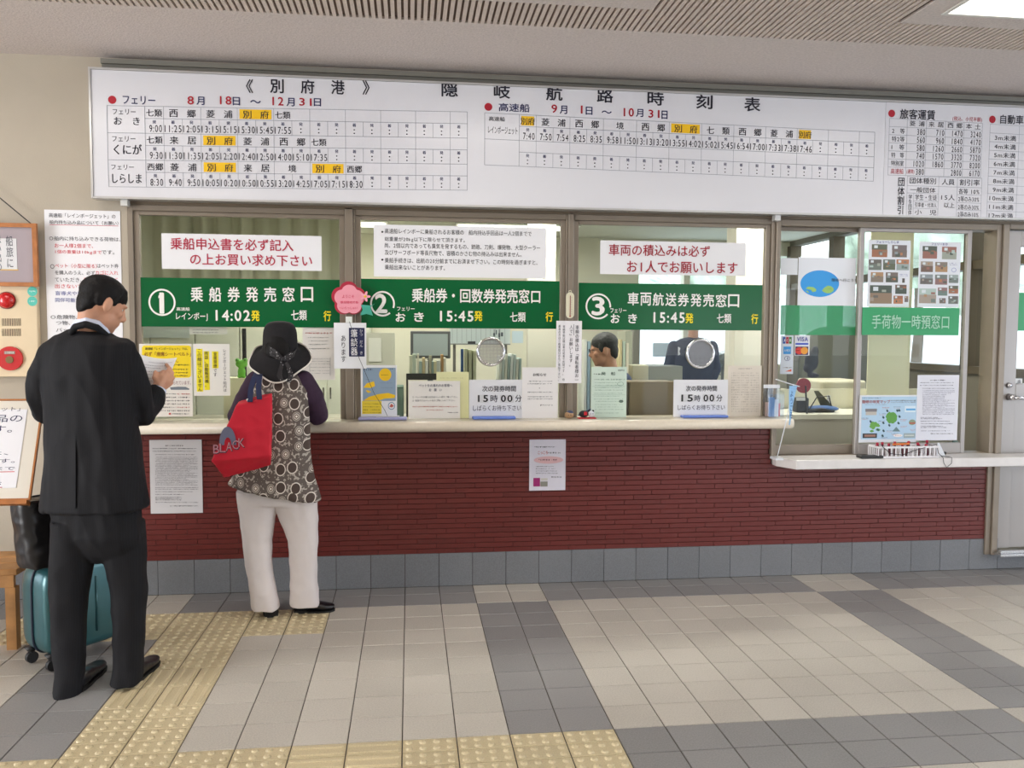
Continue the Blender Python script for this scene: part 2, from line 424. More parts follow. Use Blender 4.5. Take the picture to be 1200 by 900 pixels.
# counter wall: core, base tiles, red brick
ZB = 0.2
XL, XR, XM = -1.32, 3.965, 2.452     # brick from .. to .., step between the two counters
ZT1, ZT2 = 0.955, 0.705
wb = MB()
wb.box(-7, XL, 0.0, 0.2, ZB, ZC)                 # plaster wall to the left
wb.box(XL, 10, 0.0, 0.2, 2.215, ZC)              # above the windows
wb.box(5.0, 10, 0.0, 0.2, ZB, 2.215)
wall = structure(wb.build('wall_counter', PLASTER, origin=(0, 0, 0)))
core = MB(); core.box(XL, XM, 0.006, 0.2, 0, ZT1); core.box(XM, XR, 0.006, 0.2, 0, ZT2); core.box(-7, XL, 0.006, 0.2, 0, ZB); core.box(XR, 4.1, 0.006, 0.2, 0, 0.1); core.box(5.0, 10, 0.006, .2, 0, ZB)
core.build('brick_backing', BRICKG, wall)
bt = MB(); bt.box(-T / 2 + .0015, T / 2 - .0015, -0.002, 0.02, 0.0, ZB - 0.003)
bt_me = data_of(bt, 'base_tile', M_BASE); bm_ = bmesh.new(); bm_.from_mesh(bt_me); bmesh.ops.recalc_face_normals(bm_, faces=bm_.faces); bm_.to_mesh(bt_me); bm_.free()
for i in range(-34, 20): inst('base_tile', bt_me, (i * T + T / 2, 0, 0.002), wall)
bts = MB(); bts.box(-T / 2 + .0015, T / 2 - .0015, -0.002, 0.02, 0.0, 0.098)
bts_me = data_of(bts, 'base_tile', M_BASE)
for i in range(20, 25): inst('base_tile', bts_me, (i * T + T / 2, 0, 0.002), wall)
BL, BH = 0.2274, 0.03
bricks = []
nr = int((ZT1 - ZB) / BH) + 1
for r_ in range(nr):
    z0 = ZB + r_ * BH; z1 = min(z0 + BH - 0.0026, ZT1)
    off = (0, 0.5, 0.0, 0.5, 0.25, 0.75)[r_ % 6] * BL
    x = XL - off
    xe = XR if z1 < ZT2 + 0.01 else XM
    if z1 - z0 < 0.008: continue
    while x < xe:
        a, b = max(x, XL), min(x + BL, xe)
        if b - a > 0.03: bricks.append((a, b, z0, z1))
        x += BL
bricks.sort(key=lambda q: (q[0] - CP[0]) ** 2 + (q[2] - 0.6) ** 2 - 100 * (q[1] - q[0] > 0.2))
def brick_mesh(w, h):
    c = 0.0012; y0, y1 = -0.001, 0.006
    x, z = w / 2, h
    V = [(-x, y1, 0), (x, y1, 0), (x, y1, z), (-x, y1, z), (-x, y0 + c, 0), (x, y0 + c, 0), (x, y0 + c, z), (-x, y0 + c, z), (-x + c, y0, c), (x - c, y0, c), (x - c, y0, z - c), (-x + c, y0, z - c)]
    Fc = [(i, (i + 1) % 4, 4 + (i + 1) % 4, 4 + i) for i in range(4)] + [(4 + i, 4 + (i + 1) % 4, 8 + (i + 1) % 4, 8 + i) for i in range(4)] + [(8, 9, 10, 11)]
    return V, Fc
bc = {}; rb = MB()
for n, (a, b, z0, z1) in enumerate(bricks):
    w = b - a - 0.0022; h = z1 - z0; dy = R.uniform(-0.0012, 0.0006)
    if n < 300:
        key = (round(w, 3), round(h, 3))
        if key not in bc:
            mb = MB(); mb.add(*brick_mesh(*key)); bc[key] = data_of(mb, 'brick', M_BRICK)
        inst('brick', bc[key], ((a + b) / 2, dy, z0), wall)
    else:
        V, Fc = brick_mesh(w, h); rb.add([(v[0] + (a + b) / 2, v[1] + dy, v[2] + z0) for v in V], Fc)
if rb.n: mesh_obj('brick', rb.V, rb.F, M_BRICK, wall)['kind'] = 'stuff'

# hall ceiling: plaster border, ribbed boards, two rows of troffers
ceil = structure(MB().box(-7, 10, -10, 0.2, ZC + 0.012, ZC + 0.2).build('ceiling', mat('rib_groove', (120, 104, 94), 0.95)))
MB().box(-7, 10, -0.78, 0.0, ZC, ZC + 0.012).build('plaster_border', SOFFIT, ceil)
RP = 0.0305
FX = [0.05 + 2.52 * k for k in range(-3, 4)]; FYS = [(-2.0, -1.06), (-5.0, -4.06)]
rb = MB()
x = -6.9
while x < 9.9:
    seg = [(-0.78, -9.9)]
    if any(f - 0.004 <= x + 0.018 and x <= f + 1.3 for f in FX): seg = [(-0.78, FYS[0][1]), (FYS[0][0], FYS[1][1]), (FYS[1][0], -9.9)]
    for a, b in seg: rb.box(x, x + 0.018, b, a, ZC, ZC + 0.012)
    x += RP
rb.build('ceiling_rib', RIB, ceil, fix=False)['kind'] = 'stuff'
fb = MB()
for f in FX:
    for (a, b) in FYS:
        fb.box(f, f + 1.3, a, a + 0.14, ZC - 0.001, ZC + 0.012); fb.box(f, f + 1.3, b - 0.14, b, ZC - 0.001, ZC + 0.012)
        fb.box(f, f + 0.13, a + .14, b - .14, ZC - 0.001, ZC + 0.012); fb.box(f + 1.17, f + 1.3, a + .14, b - .14, ZC - 0.001, ZC + 0.012)
fb.build('plaster_panel', SOFFIT, ceil)
for j, f in enumerate(FX[2:6]):
    for q, (a, b) in enumerate(FYS):
        t = empty('ceiling_light', (f + 0.65, (a + b) / 2, ZC))
        tag(t, ['white recessed ceiling light panel at the top right corner of the picture' if j == 2 and q == 0 else 'recessed ceiling light panel of the %s row, %s' % (('front', 'rear')[q], ORD[j]),][0], 'ceiling light', 'ceiling lights of the hall')
        mb = MB(); mb.box(f + .12, f + 1.18, a + .13, a + .15, ZC - .006, ZC + .01).box(f + .12, f + 1.18, b - .15, b - .13, ZC - .006, ZC + .01).box(f + .12, f + .14, a + .15, b - .15, ZC - .006, ZC + .01).box(f + 1.16, f + 1.18, a + .15, b - .15, ZC - .006, ZC + .01)
        mb.build('trim_ring', mat('light_trim', (225, 222, 216), 0.5), t)
        MB().box(f + .14, f + 1.16, a + .15, b - .15, ZC + 0.002, ZC + 0.009).build('diffuser', mat('diffuser', (255, 252, 245), 0.4, emit=3.2), t)

# hall shell outside the picture: piers and transoms of the glazed front, end walls
sh = MB()
sh.box(-7, 4.5, -10.2, -10, 0, ZC + .2).box(4.5, 10, -10.2, -10, 2.4, ZC + .2)
for x in (6.2, 8.0, 9.8): sh.box(x, x + 0.2, -10.2, -10, 0, 2.4)
structure(sh.build('wall_back', PLASTER))
sh = MB(); sh.box(10, 10.2, -10, 0, 2.5, ZC + .2)
for y in (-9.8, -7, -4.5, -2.2, -0.2): sh.box(10, 10.2, y - .15, y + .15, 0, 2.5)
structure(sh.build('wall_right', PLASTER))
sh = MB(); sh.box(-7.2, -7, -10, 0.2, 2.5, ZC + .2)
for y in (-9.8, -7, -4.5, -2.0, 0): sh.box(-7.2, -7, y - .2, y + .2, 0, 2.5)
structure(sh.build('wall_left', PLASTER))

# ---------------------------------------------------------------- windows of the counter wall
def glass_mat(key, tint=(242, 245, 242), refl=1.0):
    m = bpy.data.materials.new(key); m.use_nodes = True; nt = m.node_tree; nt.nodes.remove(nt.nodes['Principled BSDF']); out = nt.nodes['Material Output']
    tr = nt.nodes.new('ShaderNodeBsdfTransparent'); tr.inputs[0].default_value = srgb(tint)
    gl = nt.nodes.new('ShaderNodeBsdfGlossy'); gl.inputs['Roughness'].default_value = 0.01
    fr = nt.nodes.new('ShaderNodeFresnel'); fr.inputs[0].default_value = 1.35; mx = nt.nodes.new('ShaderNodeMixShader')
    ge = nt.nodes.new('ShaderNodeNewGeometry'); io = nt.nodes.new('ShaderNodeMath'); io.operation = 'MULTIPLY_ADD'; io.inputs[1].default_value = 1 / 1.35 - 1.35; io.inputs[2].default_value = 1.35
    nt.links.new(ge.outputs['Backfacing'], io.inputs[0]); nt.links.new(io.outputs[0], fr.inputs[0])
    nt.links.new(fr.outputs[0], mx.inputs[0]); nt.links.new(tr.outputs[0], mx.inputs[1]); nt.links.new(gl.outputs[0], mx.inputs[2]); nt.links.new(mx.outputs[0], out.inputs[0])
    return m
GLASS = glass_mat('glass')
def pane(x0, x1, y, z0, z1, parent):
    return mesh_obj('pane', [(x0, y, z0), (x1, y, z0), (x1, y, z1), (x0, y, z1)], [(0, 1, 2, 3)], GLASS, parent)
ZW = 2.152; SILL = 1.008
def window(n, x0, x1, g0, g1, z0, zg0, m=FRAME, yin=0.0, sash=0.03):
    """outer frame x0..x1, glass g0..g1"""
    b = MB(); b.box(x0, g0 - sash, -0.015, 0.11, z0, 2.215).box(g1 + sash, x1, -0.015, 0.11, z0, 2.215).box(g0 - sash, g1 + sash, -0.015, 0.11, ZW + .022, 2.215)
    if zg0 > z0 + .02: b.box(g0 - sash, g1 + sash, -0.01, 0.11, z0, z0 + .015)
    w = structure(b.build('window_%d' % n, m)); bevel(w, 0.003, 1)
    s = MB(); y0, y1 = yin, yin + 0.035
    s.box(g0 - sash, g0, y0, y1, z0, ZW + .022).box(g1, g1 + sash, y0, y1, z0, ZW + .022).box(g0, g1, y0, y1, ZW, ZW + .022)
    if zg0 > z0 + .02: s.box(g0, g1, y0, y1, z0 + .015, zg0)
    bevel(s.build('sash', m, w), 0.002, 1)
    pane(g0, g1, yin + 0.02, zg0, ZW, w)
    return w
w1 = window(1, XL, -0.135, -1.262, -0.169, 1.0, 1.0)
w2 = window(2, -0.09, 1.158, -0.048, 1.118, 1.0, 1.0)
w3 = window(3, 1.19, 2.44, 1.225, 2.386, 1.0, 1.0)
pb = MB(); pb.box(-0.135, -0.09, -0.03, 0.12, 1.0, 2.215).box(1.158, 1.19, -0.03, 0.12, 1.0, 2.215).box(2.44, 2.462, -0.03, .12, 0.74, 2.215)
structure(pb.build('trim_1', FRAME)); bevel(bpy.data.objects['trim_1'], 0.003, 1)
structure(MB().box(XL - 0.005, 4.95, -0.03, 0.12, 2.205, 2.24).build('trim_2', FRAME2))
# luggage counter: sliding sashes, the last bay stands open
b = MB(); b.box(2.462, 2.475, -0.015, .11, .74, 2.205).box(2.475, 3.9, -0.015, .11, 2.168, 2.205).box(2.475, 3.9, -0.012, .11, .74, .757).box(3.9, 3.935, -0.015, .11, .1, 2.205)
w4 = structure(b.build('window_4', FRAME)); bevel(w4, .002, 1)
def sash(w, x0, x1, z0, z1, yin, st=.028, bot=.06, m=FRAME):
    s = MB(); y0, y1 = yin, yin + .028
    s.box(x0, x0 + st, y0, y1, z0, z1).box(x1 - st, x1, y0, y1, z0, z1).box(x0 + st, x1 - st, y0, y1, z1 - .022, z1).box(x0 + st, x1 - st, y0, y1, z0, z0 + bot)
    o = s.build('sash', m, w); bevel(o, .002, 1); pane(x0 + st, x1 - st, yin + .014, z0 + bot, z1 - .022, w); return o
sash(w4, 2.47, 3.03, 0.757, 2.168, 0.045, st=.012, bot=.06)
sash(w4, 3.0, 3.745, 0.757, 2.168, 0.005, st=.028, bot=.066, m=FRAME3)

# door at the right
b = MB(); b.box(3.935, 3.975, -0.03, .13, .1, 2.205).box(3.975, 4.95, -0.03, .13, 2.175, 2.205).box(4.93, 5.0, -.03, .13, .1, 2.205)
structure(b.build('trim_3', FRAME)); bevel(bpy.data.objects['trim_3'], .003, 1)
b = MB(); b.box(3.98, 4.08, 0.0, .045, .135, 2.17).box(4.82, 4.92, 0, .045, .135, 2.17).box(4.08, 4.82, 0, .045, 2.07, 2.17).box(4.08, 4.82, 0, .045, 1.10, 1.2)
b.box(4.08, 4.82, 0.012, .033, .135, 1.10)
door = structure(b.build('door_1', FRAME3)); bevel(door, .003, 1)
pane(4.08, 4.82, 0.022, 1.2, 2.07, door)
mb = MB(); mb.tube([(4.035, 0, 1.115), (4.035, -.05, 1.115)], [.022, .018], 14).tube([(4.035, -.05, 1.115), (4.06, -.06, 1.113), (4.17, -.06, 1.11)], .011, 10)
mb.build('door_handle', mat('chrome', (210, 210, 215), 0.15, 1.0), door, smooth=True)
mb = MB(); mb.tube([(4.03, 0, 1.19), (4.03, -.018, 1.19)], [.018, .014], 14).build('door_lock', MATS['chrome'], door, smooth=True)
mb = MB(); mb.box(3.955, 4.95, -0.09, .1, .1, .118).box(3.965, 4.95, -.075, -.045, .118, .135)
bevel(mb.build('door_threshold', mat('threshold', (215, 218, 222), .25, .9), door), .004, 2)

# main counter and luggage counter
def counter(name, x0, x1, y0, z0, z1, m, rnd, label, endround=0.0):
    prof = []
    h = (z1 - z0) / 2
    for k in range(9):
        a = math.radians(-90 + 22.5 * k); prof.append((y0 + h - h * math.cos(a) * rnd, z0 + h + h * math.sin(a)))
    prof = [(-0.0015, z0)] + prof + [(-0.0015, z1)]
    mb = MB(); rings = []
    xs = [x0, x1 - endround] + ([x1 - endround * (1 - math.sin(math.radians(a))) for a in (20, 40, 60, 78, 90)] if endround else [])
    for i, x in enumerate(xs):
        ins = 0 if i < 2 else endround * (1 - math.cos(math.radians((20, 40, 60, 78, 90)[i - 2])))
        rings.append([(x, min(y + ins, -0.002), z) for y, z in prof])
    mb.loft(rings, True)
    return tag(mb.build(name, m, smooth=False), label, 'counter')
c1 = counter('service_counter', -1.5, 2.51, -0.205, 0.945, 1.005, CREAM, 1.0, 'long cream bullnose ticket counter under the three green banded windows', 0.03)
for p in c1.data.polygons: p.use_smooth = abs(p.normal.x) < .5
b = MB(); b.add([], [])
zt, zb_ = 0.757, 0.70
poly = [(2.455, -0.0025), (2.455, -0.06), (2.52, -0.2), (5.2, -0.2), (5.2, -0.031), (3.93, -0.031), (3.93, -0.0025)]
b.prism(poly, zb_, zt, axis=2)
c2 = tag(b.build('luggage_counter', mat('laminate_white', (226, 223, 222), 0.25, noise_amt=.04, noise_scale=14)), 'low white laminate luggage counter shelf with a clipped corner, at the right', 'counter'); bevel(c2, .006, 2)
sill = MB().box(XL, 2.46, -0.0015, 0.14, 0.96, 0.9995).box(2.463, 3.9, 0.0, 0.14, 0.706, 0.739)
structure(sill.build('window_sill', CREAM))

# ================================================================ TICKET OFFICE BEHIND THE GLASS
OW = mat('office_wall', (222, 219, 200), 0.9, noise_amt=.03, noise_scale=2)
YB = 4.7; XS = 4.75; ZO = 2.62
ob = MB(); ob.box(-3.2, 2.9, YB, YB + .15, 0, ZO).box(2.9, XS + .15, YB, YB + .15, 0, 1.15).box(2.9, XS + .15, YB, YB + .15, 2.45, ZO).box(3.45, 3.52, YB, YB + .15, 1.15, 2.45).box(4.1, 4.17, YB, YB + .15, 1.15, 2.45)
structure(ob.build('wall_office_back', OW))
ob = MB(); ob.box(-3.35, -3.2, .2, YB, 0, ZO)
structure(ob.build('wall_office_left', OW))
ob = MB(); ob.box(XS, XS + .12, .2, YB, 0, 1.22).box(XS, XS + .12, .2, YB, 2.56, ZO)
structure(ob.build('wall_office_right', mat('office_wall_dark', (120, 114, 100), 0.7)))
ob = MB()
for y in (0.25, 1.42, 2.55, 3.65, 4.66): ob.box(XS - .03, XS + .1, y - .05, y + .05, 1.22, 2.56)
ob.box(XS - .02, XS + .1, .2, YB, 2.04, 2.11).box(XS - .03, XS + .1, .2, YB, 1.2, 1.26)
structure(ob.build('window_5', mat('bronze_frame', (96, 84, 64), .5, .3)))
FG_ = glass_mat('far_glass'); w5_ = bpy.data.objects['window_5']
mesh_obj('pane', [(2.9, YB + .06, 1.15), (XS, YB + .06, 1.15), (XS, YB + .06, 2.45), (2.9, YB + .06, 2.45)], [(0, 1, 2, 3)], FG_, w5_); mesh_obj('pane', [(XS + .04, .25, 1.26), (XS + .04, YB, 1.26), (XS + .04, YB, 2.56), (XS + .04, .25, 2.56)], [(0, 1, 2, 3)], FG_, w5_)
structure(MB().box(-3.2, XS, .15, YB, -0.1, 0).build('floor_office', mat('lino', (140, 138, 128), .6)))
structure(MB().box(-3.35, XS + .15, .2, YB + .15, ZO, ZO + .1).build('ceiling_office', mat('office_ceiling', (222, 222, 208), .9)))
# quay and hillside outside the office windows
structure(MB().box(-60, 90, -60, 90, -0.4, -0.13).build('ground_outside', mat('concrete', (205, 205, 200), .9, noise_amt=.06, noise_scale=.6)))
LEAF = mat('hazy_green', (186, 198, 176), .9, noise_amt=.5, noise_scale=1.3, bump=.8, bump_scale=4)  # foliage green paled, distance haze is put into the colour
hv = []; hf = []; NX, NY = 60, 14
for j in range(NY):
    for i in range(NX):
        x = -20 + i * 1.6; y = 26 + j * 2.2
        h = 9.5 * math.sin(min(1, j / 11) * math.pi / 2) * (0.75 + .35 * noise.noise(Vector((x * .06, 1.3, 0)))) + 1.1 * noise.noise(Vector((x * .5, y * .5, 2))) * min(1, j / 2)
        hv.append((x, y, h - .13))
for j in range(NY - 1):
    for i in range(NX - 1): hf.append((j * NX + i, j * NX + i + 1, (j + 1) * NX + i + 1, (j + 1) * NX + i))
hill = structure(mesh_obj('hillside', hv, hf, LEAF, smooth=True))
wh = MB(); wh.box(-30, 70, 22, 25, -.13, 2.75).box(-30, 70, 21.8, 25.2, 2.75, 2.9)
for q in range(16): wh.box(-28 + q * 6, -27.8 + q * 6, 21.9, 22, -.13, 2.75)
structure(wh.build('quay_shed_outside', mat('shed_white', (236, 236, 232), .7)))

def tree(x, y, h, seed, label):
    t = empty('tree', (x, y, -.13)); tag(t, label, 'tree', 'trees beyond the office windows')
    MB().tube([(x, y, -.13), (x + .1, y, h * .3), (x, y, h * .6)], [.16, .12, .07], 8).build('trunk', mat('bark', (98, 84, 70), .9), t)
    RR = random.Random(seed); mb = MB()
    for k in range(11):
        a = RR.uniform(0, 6.3); q = RR.uniform(0, h * .22); mb.ball((x + q * math.cos(a), y + q * math.sin(a), h * RR.uniform(.45, .9)), h * RR.uniform(.1, .17), 8)
    organic(mb, 'crown', LEAF, t, voxel=h * .03, smooth=2, wrinkle=h * .03, wscale=h * .08)
tree(13.5, 9.5, 5.0, 1, 'green round crowned tree nearest to the open end bay of the office')
tree(13, 15, 5.6, 2, 'green tree standing farther back beyond the right office windows')
tree(9.5, 17.5, 5.2, 3, 'green tree seen behind the white mascot poster bay of the office')

def book(x, y, z, w, h, d, col, lean=0.0, name='file_binder', label=None, group='binders on the office desks'):
    mb = MB(); ca, sa = math.cos(lean), math.sin(lean)
    mb.obox((x + sa * h / 2, y + d / 2, z + ca * h / 2), (ca * w / 2, 0, -sa * w / 2), (0, d / 2, 0), (sa * h / 2, 0, ca * h / 2))
    o = mb.build(name, mat('binder_' + col, col, .7)); tag(o, label, 'binder', group)
    return o
# long inner desk behind the glass
DY0, DY1, DZ = 0.45, 1.15, 0.74
def desk(x0, x1, y0, y1, z, label, col=(176, 172, 156)):
    m = mat('desk_%s' % (col,), col, .55)
    t = empty('office_desk', ((x0 + x1) / 2, (y0 + y1) / 2, 0), label, 'desk', 'desks of the ticket office')
    MB().box(x0, x1, y0, y1, z - .03, z).build('desk_top', m, t)
    MB().box(x0 + .03, x1 - .03, y0 + .02, y0 + .04, .12, z - .031).build('front_panel', m, t)
    for a in (x0 + .02, x1 - .05):
        for b_ in (y0 + .045, y1 - .05): MB().box(a, a + .03, b_, b_ + .03, 0, z - .031).build('leg', mat('desk_leg', (120, 118, 112), .5), t)
    return t
desk(-1.3, -0.15, .3, .95, .74, 'grey office desk behind the first ticket window')
desk(0.0, 1.12, .55, 1.2, .74, 'grey office desk with filing rack behind the second ticket window')
desk(-2.0, 1.2, 2.6, 3.3, .72, 'rear office desk carrying monitors and files, seen through the second window')

# ---- seen through window 1
def lowbox(name, label, cat, px0, py0, px1, py1, Y, dep, col, group=None, rough=.6, base=None):
    a = at(px0, (py0 + py1) / 2, Y)[0]; b = at(px1, (py0 + py1) / 2, Y)[0]; t = at((px0 + px1) / 2, py0, Y)[2]; d = at((px0 + px1) / 2, py1, Y)[2] if base is None else base
    o = MB().box(a, b, Y, Y + dep, d, t).build(name, mat('lb_' + str(col), col, rough)); bevel(o, min(.006, dep / 4), 2); tag(o, label, cat, group); return o, (a, b, d, t)
# wall cupboards along the back, tall pale lockers
def locker(x, w, h, lab, y=4.2, col=(216, 218, 202)):
    t = empty('locker', (x + w / 2, y, 0), lab, 'locker', 'pale lockers along the back office wall')
    m = mat('locker_%s' % (col,), col, .5)
    MB().box(x, x + w, y, y + .45, 0, h).build('body', m, t)
    for k in (0, 1):
        d = MB().box(x + k * w / 2 + .005, x + (k + 1) * w / 2 - .005, y - .02, y - .001, .06, h - .03).build('door', m, t); bevel(d, .003, 1)
        MB().box(x + w / 2 + (.03 if k else -.045), x + w / 2 + (.045 if k else -.03), y - .035, y - .021, h * .5, h * .5 + .12).build('handle', mat('chrome', (210, 210, 215), .15, 1.), d)
locker(-2.9, .9, 1.85, 'tall pale green locker farthest left behind the first window')
locker(-1.999, .9, 1.85, 'tall pale green locker second from left behind the first window')
locker(-1.098, .9, 1.6, 'lower pale green locker behind the frog doll')
# curtain at the left with vertical folds
cv = []; n = 90
for k in range(n + 1):
    x = -2.7 + 2.3 * k / n; y = 3.2 + .035 * math.sin(k * .9) + .015 * math.sin(k * 2.3)
    cv += [(x, y, 1.72), (x, y, 2.6)]
tag(mesh_obj('curtain', cv, [(2 * k, 2 * k + 2, 2 * k + 3, 2 * k + 1) for k in range(n)], mat('curtain', (212, 212, 190), .9), smooth=True), 'pale green folded curtain high behind the first window', 'curtain')
cr = MB(); cr.tube([(-2.75, 3.2, 2.605), (-.35, 3.2, 2.605)], .012, 8).build('rail', MATS['chrome'], bpy.data.objects['curtain'])
# office strip lights
def strip(x, y, lab):
    t = empty('strip_light', (x, y, ZO), lab, 'ceiling light', 'strip lights of the ticket office')
    MB().box(x - .62, x + .62, y - .08, y + .08, ZO - .05, ZO).build('housing', mat('white_metal', (235, 235, 228), .4), t)
    for s in (-.045, .045): MB().tube([(x - .6, y + s, ZO - .07), (x + .6, y + s, ZO - .07)], .015, 10).build('tube', mat('tube', (255, 253, 240), .4, emit=3), t)
for x, y, l in ((-.6, 1.0, 'strip light near the glass of the first window'), (1.3, 1.0, 'strip light near the glass between second and third window'), (3.2, 1.0, 'strip light near the glass of the luggage window'), (-.6, 3.4, 'rear strip light behind the first window'), (1.3, 3.4, 'rear strip light behind the second window')): strip(x, y, 'white twin tube ' + l)

def monitor(px0, py0, px1, py1, Y, label, scr=(150, 165, 170), body=(70, 74, 78), z=None):
    a = at(px0, (py0 + py1) / 2, Y)[0]; b = at(px1, (py0 + py1) / 2, Y)[0]; t = at((px0 + px1) / 2, py0, Y)[2]; d = at((px0 + px1) / 2, py1, Y)[2]
    r = empty('monitor', ((a + b) / 2, Y + .05, z if z else d - .1), label, 'monitor', 'monitors in the ticket office')
    m = mat('mon_%s' % (body,), body, .4)
    o = MB().box(a, b, Y, Y + .04, d, t).build('casing', m, r); bevel(o, .006, 2)
    MB().box(a + .02, b - .02, Y - .002, Y, d + .02, t - .02).build('screen', mat('scr_%s' % (scr,), scr, .25), r)
    c = (a + b) / 2; zz = z if z else d - .1
    MB().tube([(c, Y + .06, zz + .015), (c, Y + .06, d + .05)], .02, 8).build('stand', m, r)
    MB().box(c - .1, c + .1, Y - .02, Y + .16, zz, zz + .015).build('base', m, r)
    return r
t = empty('pole_stand', at(286, 430, 2.8) * [1, 1, 0] + [0, 0, .721], 'black desk pole stand behind the frog doll in the first window', 'stand'); _q = at(286, 385, 2.8)
MB().tube([(_q[0], 2.8, .735), (_q[0], 2.8, _q[2])], .018, 10).build('pole', mat('black_plastic', (34, 34, 36), .45), t); MB().tube([(_q[0], 2.8, .7215), (_q[0], 2.8, .735)], [.12, .1], 18).build('base', MATS['black_plastic'], t)
monitor(481, 388, 528, 420, 1.1, 'grey backed monitor above the row of files in the second window', scr=(196, 208, 210), body=(112, 114, 116), z=.7405)
# book rack with leaning files in window 2
COLS = ['c9cbb2', 'b5c0ae', 'd6d2bd', '9fb0a6', 'c0b08a', 'dcdcd0', 'a9a68e', '8fa39b', 'cfc7a0', 'b9bdb3', 'b08858', 'd8d4c4']
rk = empty('book_rack', at(500, 443, .62), 'black wire desk rack holding the leaning files in the second window', 'rack')
p0, p1 = at(476, 443, .62), at(527, 443, .62)
MB().box(p0[0], p1[0], .62, .84, p0[2] - .012, p0[2]).build('shelf', mat('black_plastic', (34, 34, 36), .45), rk)
MB().box(p0[0], p1[0], .615, .62, p0[2], p0[2] + .03).build('front_rail', MATS['black_plastic'], rk)
for xx in (p0[0], p1[0] - .012): MB().box(xx, xx + .012, .62, .84, .741, p0[2]).build('post', MATS['black_plastic'], rk)
x = p0[0] + .03; k = 0
Rb = random.Random(5)
while x < p1[0] - .03:
    w = Rb.uniform(.012, .024); ln = Rb.choice([0, 0, .05, -.06, .18, .3]) if k > 7 else Rb.uniform(-.05, .03)
    book(x, .63, p0[2], w, Rb.uniform(.1, .16), .15, COLS[k % 12], max(ln, 0), label='thin paper file in the black desk rack, ' + ORD[min(k, 19)], group='files in the desk rack'); x += w * 1.12 + abs(ln) * .012; k += 1
k = 0
for px in np.arange(583, 607, 3.3):
    p = at(px, 443, .9); book(p[0], .9, .741 + .0, .016, p[2] + Rb.uniform(.12, .17) - .741, .2, ['e2e6e2', 'c4d0ce', 'dfe0d4', 'a9bdb9'][k % 4], .04, label='pale upright file behind the talking disc, ' + ORD[k], group='pale files behind the talking disc'); k += 1
for j, px in enumerate((546, 551, 556)):
    p = at(px, 445, .85); book(p[0], .85, .741, .022, at(px, 409 + 1 * j, .85)[2] - .741, .2, 'c6c9ab', .0, label='tall olive box file behind the cream sheet, ' + ORD[j], group='tall olive box files')
lowbox('file_folder', 'blue folder standing behind the cream notice in the second window', 'folder', 540, 409, 545, 430, .95, .02, (60, 96, 160), base=.741)[0]
# white board calendar on rear wall
s = Sign('whiteboard', (527, 384, 598, 404), 2.5, (214, 226, 228), 'white planning board with a ruled grid, hanging behind the second window', 'whiteboard', thick=.02)
for k in range(12): s.line(530 + k * 5.6, 385, 530 + k * 5.6, 402, .003, '#9aa6ac')
s.rect(527, 402.6, 598, 404, '#8b9090', lift=.012); s.rect(548, 400, 557, 403, '#3a3d40', lift=.014); s.dashes(578, 386, 590, 399, '#55606a', cell=3); s.done()
for xx in (s.rectw[0] + .03, s.rectw[1] - .05): MB().box(xx, xx + .025, 2.521, 2.545, 0, s.rectw[3]).build('leg', mat('desk_leg', ''), s.o)
lowbox('paper_sheet', 'pale blue sheet taped up behind the talking disc', 'paper', 600, 388, 613, 402, YB - .006, .004, (196, 214, 224))
lowbox('partition', 'cream partition panel at the right of the second window', 'partition', 618, 250, 651, 489, 1.3, .05, (228, 224, 208), base=.001)
lowbox('partition', 'cream pillar at the right edge of the third window', 'partition', 861, 250, 906, 489, 1.3, .2, (232, 228, 216), base=.001)
lowbox('cabinet', 'pale grey cabinet behind the weather poster in the second window', 'cabinet', 424, 390, 462, 470, 2.2, .3, (196, 196, 180), base=.001)
lowbox('paper_sheet', 'printed sheet on the pale grey cabinet left in the second window', 'paper', 432, 396, 447, 424, 2.19, .004, (222, 222, 212))
lowbox('ring_binder', 'wide green ring binder lying under the black desk rack', 'binder', 464, 453, 473, 486, .6, .2, (120, 146, 132), base=.741)
# ---- seen through window 3
for j, px in enumerate((686, 690, 694, 727, 731, 735)):
    book(at(px, 440, 1.25)[0], 1.25, .741, .02, at(px, 398 + (j % 3) * 2, 1.25)[2] - .741, .22, ['dfe2dc', '9db4c4', 'b9c4a6', 'd9c9a0', 'c2d0c0', 'e6e0cc'][j], 0, label='upright file beside the seated clerk, ' + ORD[j], group='files beside the seated clerk')
desk(1.15, 1.9, 1.15, 1.55, .74, 'narrow grey side table with files behind the seated clerk')
lowbox('cabinet', 'pale grey noticeboard cabinet right of the seated clerk', 'cabinet', 733, 388, 741, 430, 2.4, .3, (188, 190, 172), base=.001)
lowbox('post', 'grey steel post between clerk and far window', 'post', 742, 380, 750, 440, 3.0, .1, (150, 148, 142), base=.001)
lowbox('counter_unit', 'low grey steel unit standing before the far office window', 'cabinet', 752, 429, 800, 447, 2.8, .3, (150, 152, 144), base=.001)
wc, q = lowbox('wood_cabinet', 'brown wood grained low cabinet under the third window glass', 'cabinet', 738, 447, 790, 487, .3, .18, (134, 120, 98), base=.001)
mm = MATS['lb_(134, 120, 98)']; 
lowbox('paper_tray', 'grey steel paper tray unit left of the brown cabinet', 'tray', 732, 448, 737.4, 487, .32, .2, (104, 100, 92), base=.001)
lowbox('paper_stack', 'loose stack of papers and folders beyond the clerk shoulder', 'papers', 741, 428, 760, 446, 1.3, .2, (190, 186, 164), base=.741)
lowbox('paper_sheet', 'pale blue notice hanging on the far office window', 'paper', 765, 402, 788, 418, YB + .054, .004, (190, 208, 222))

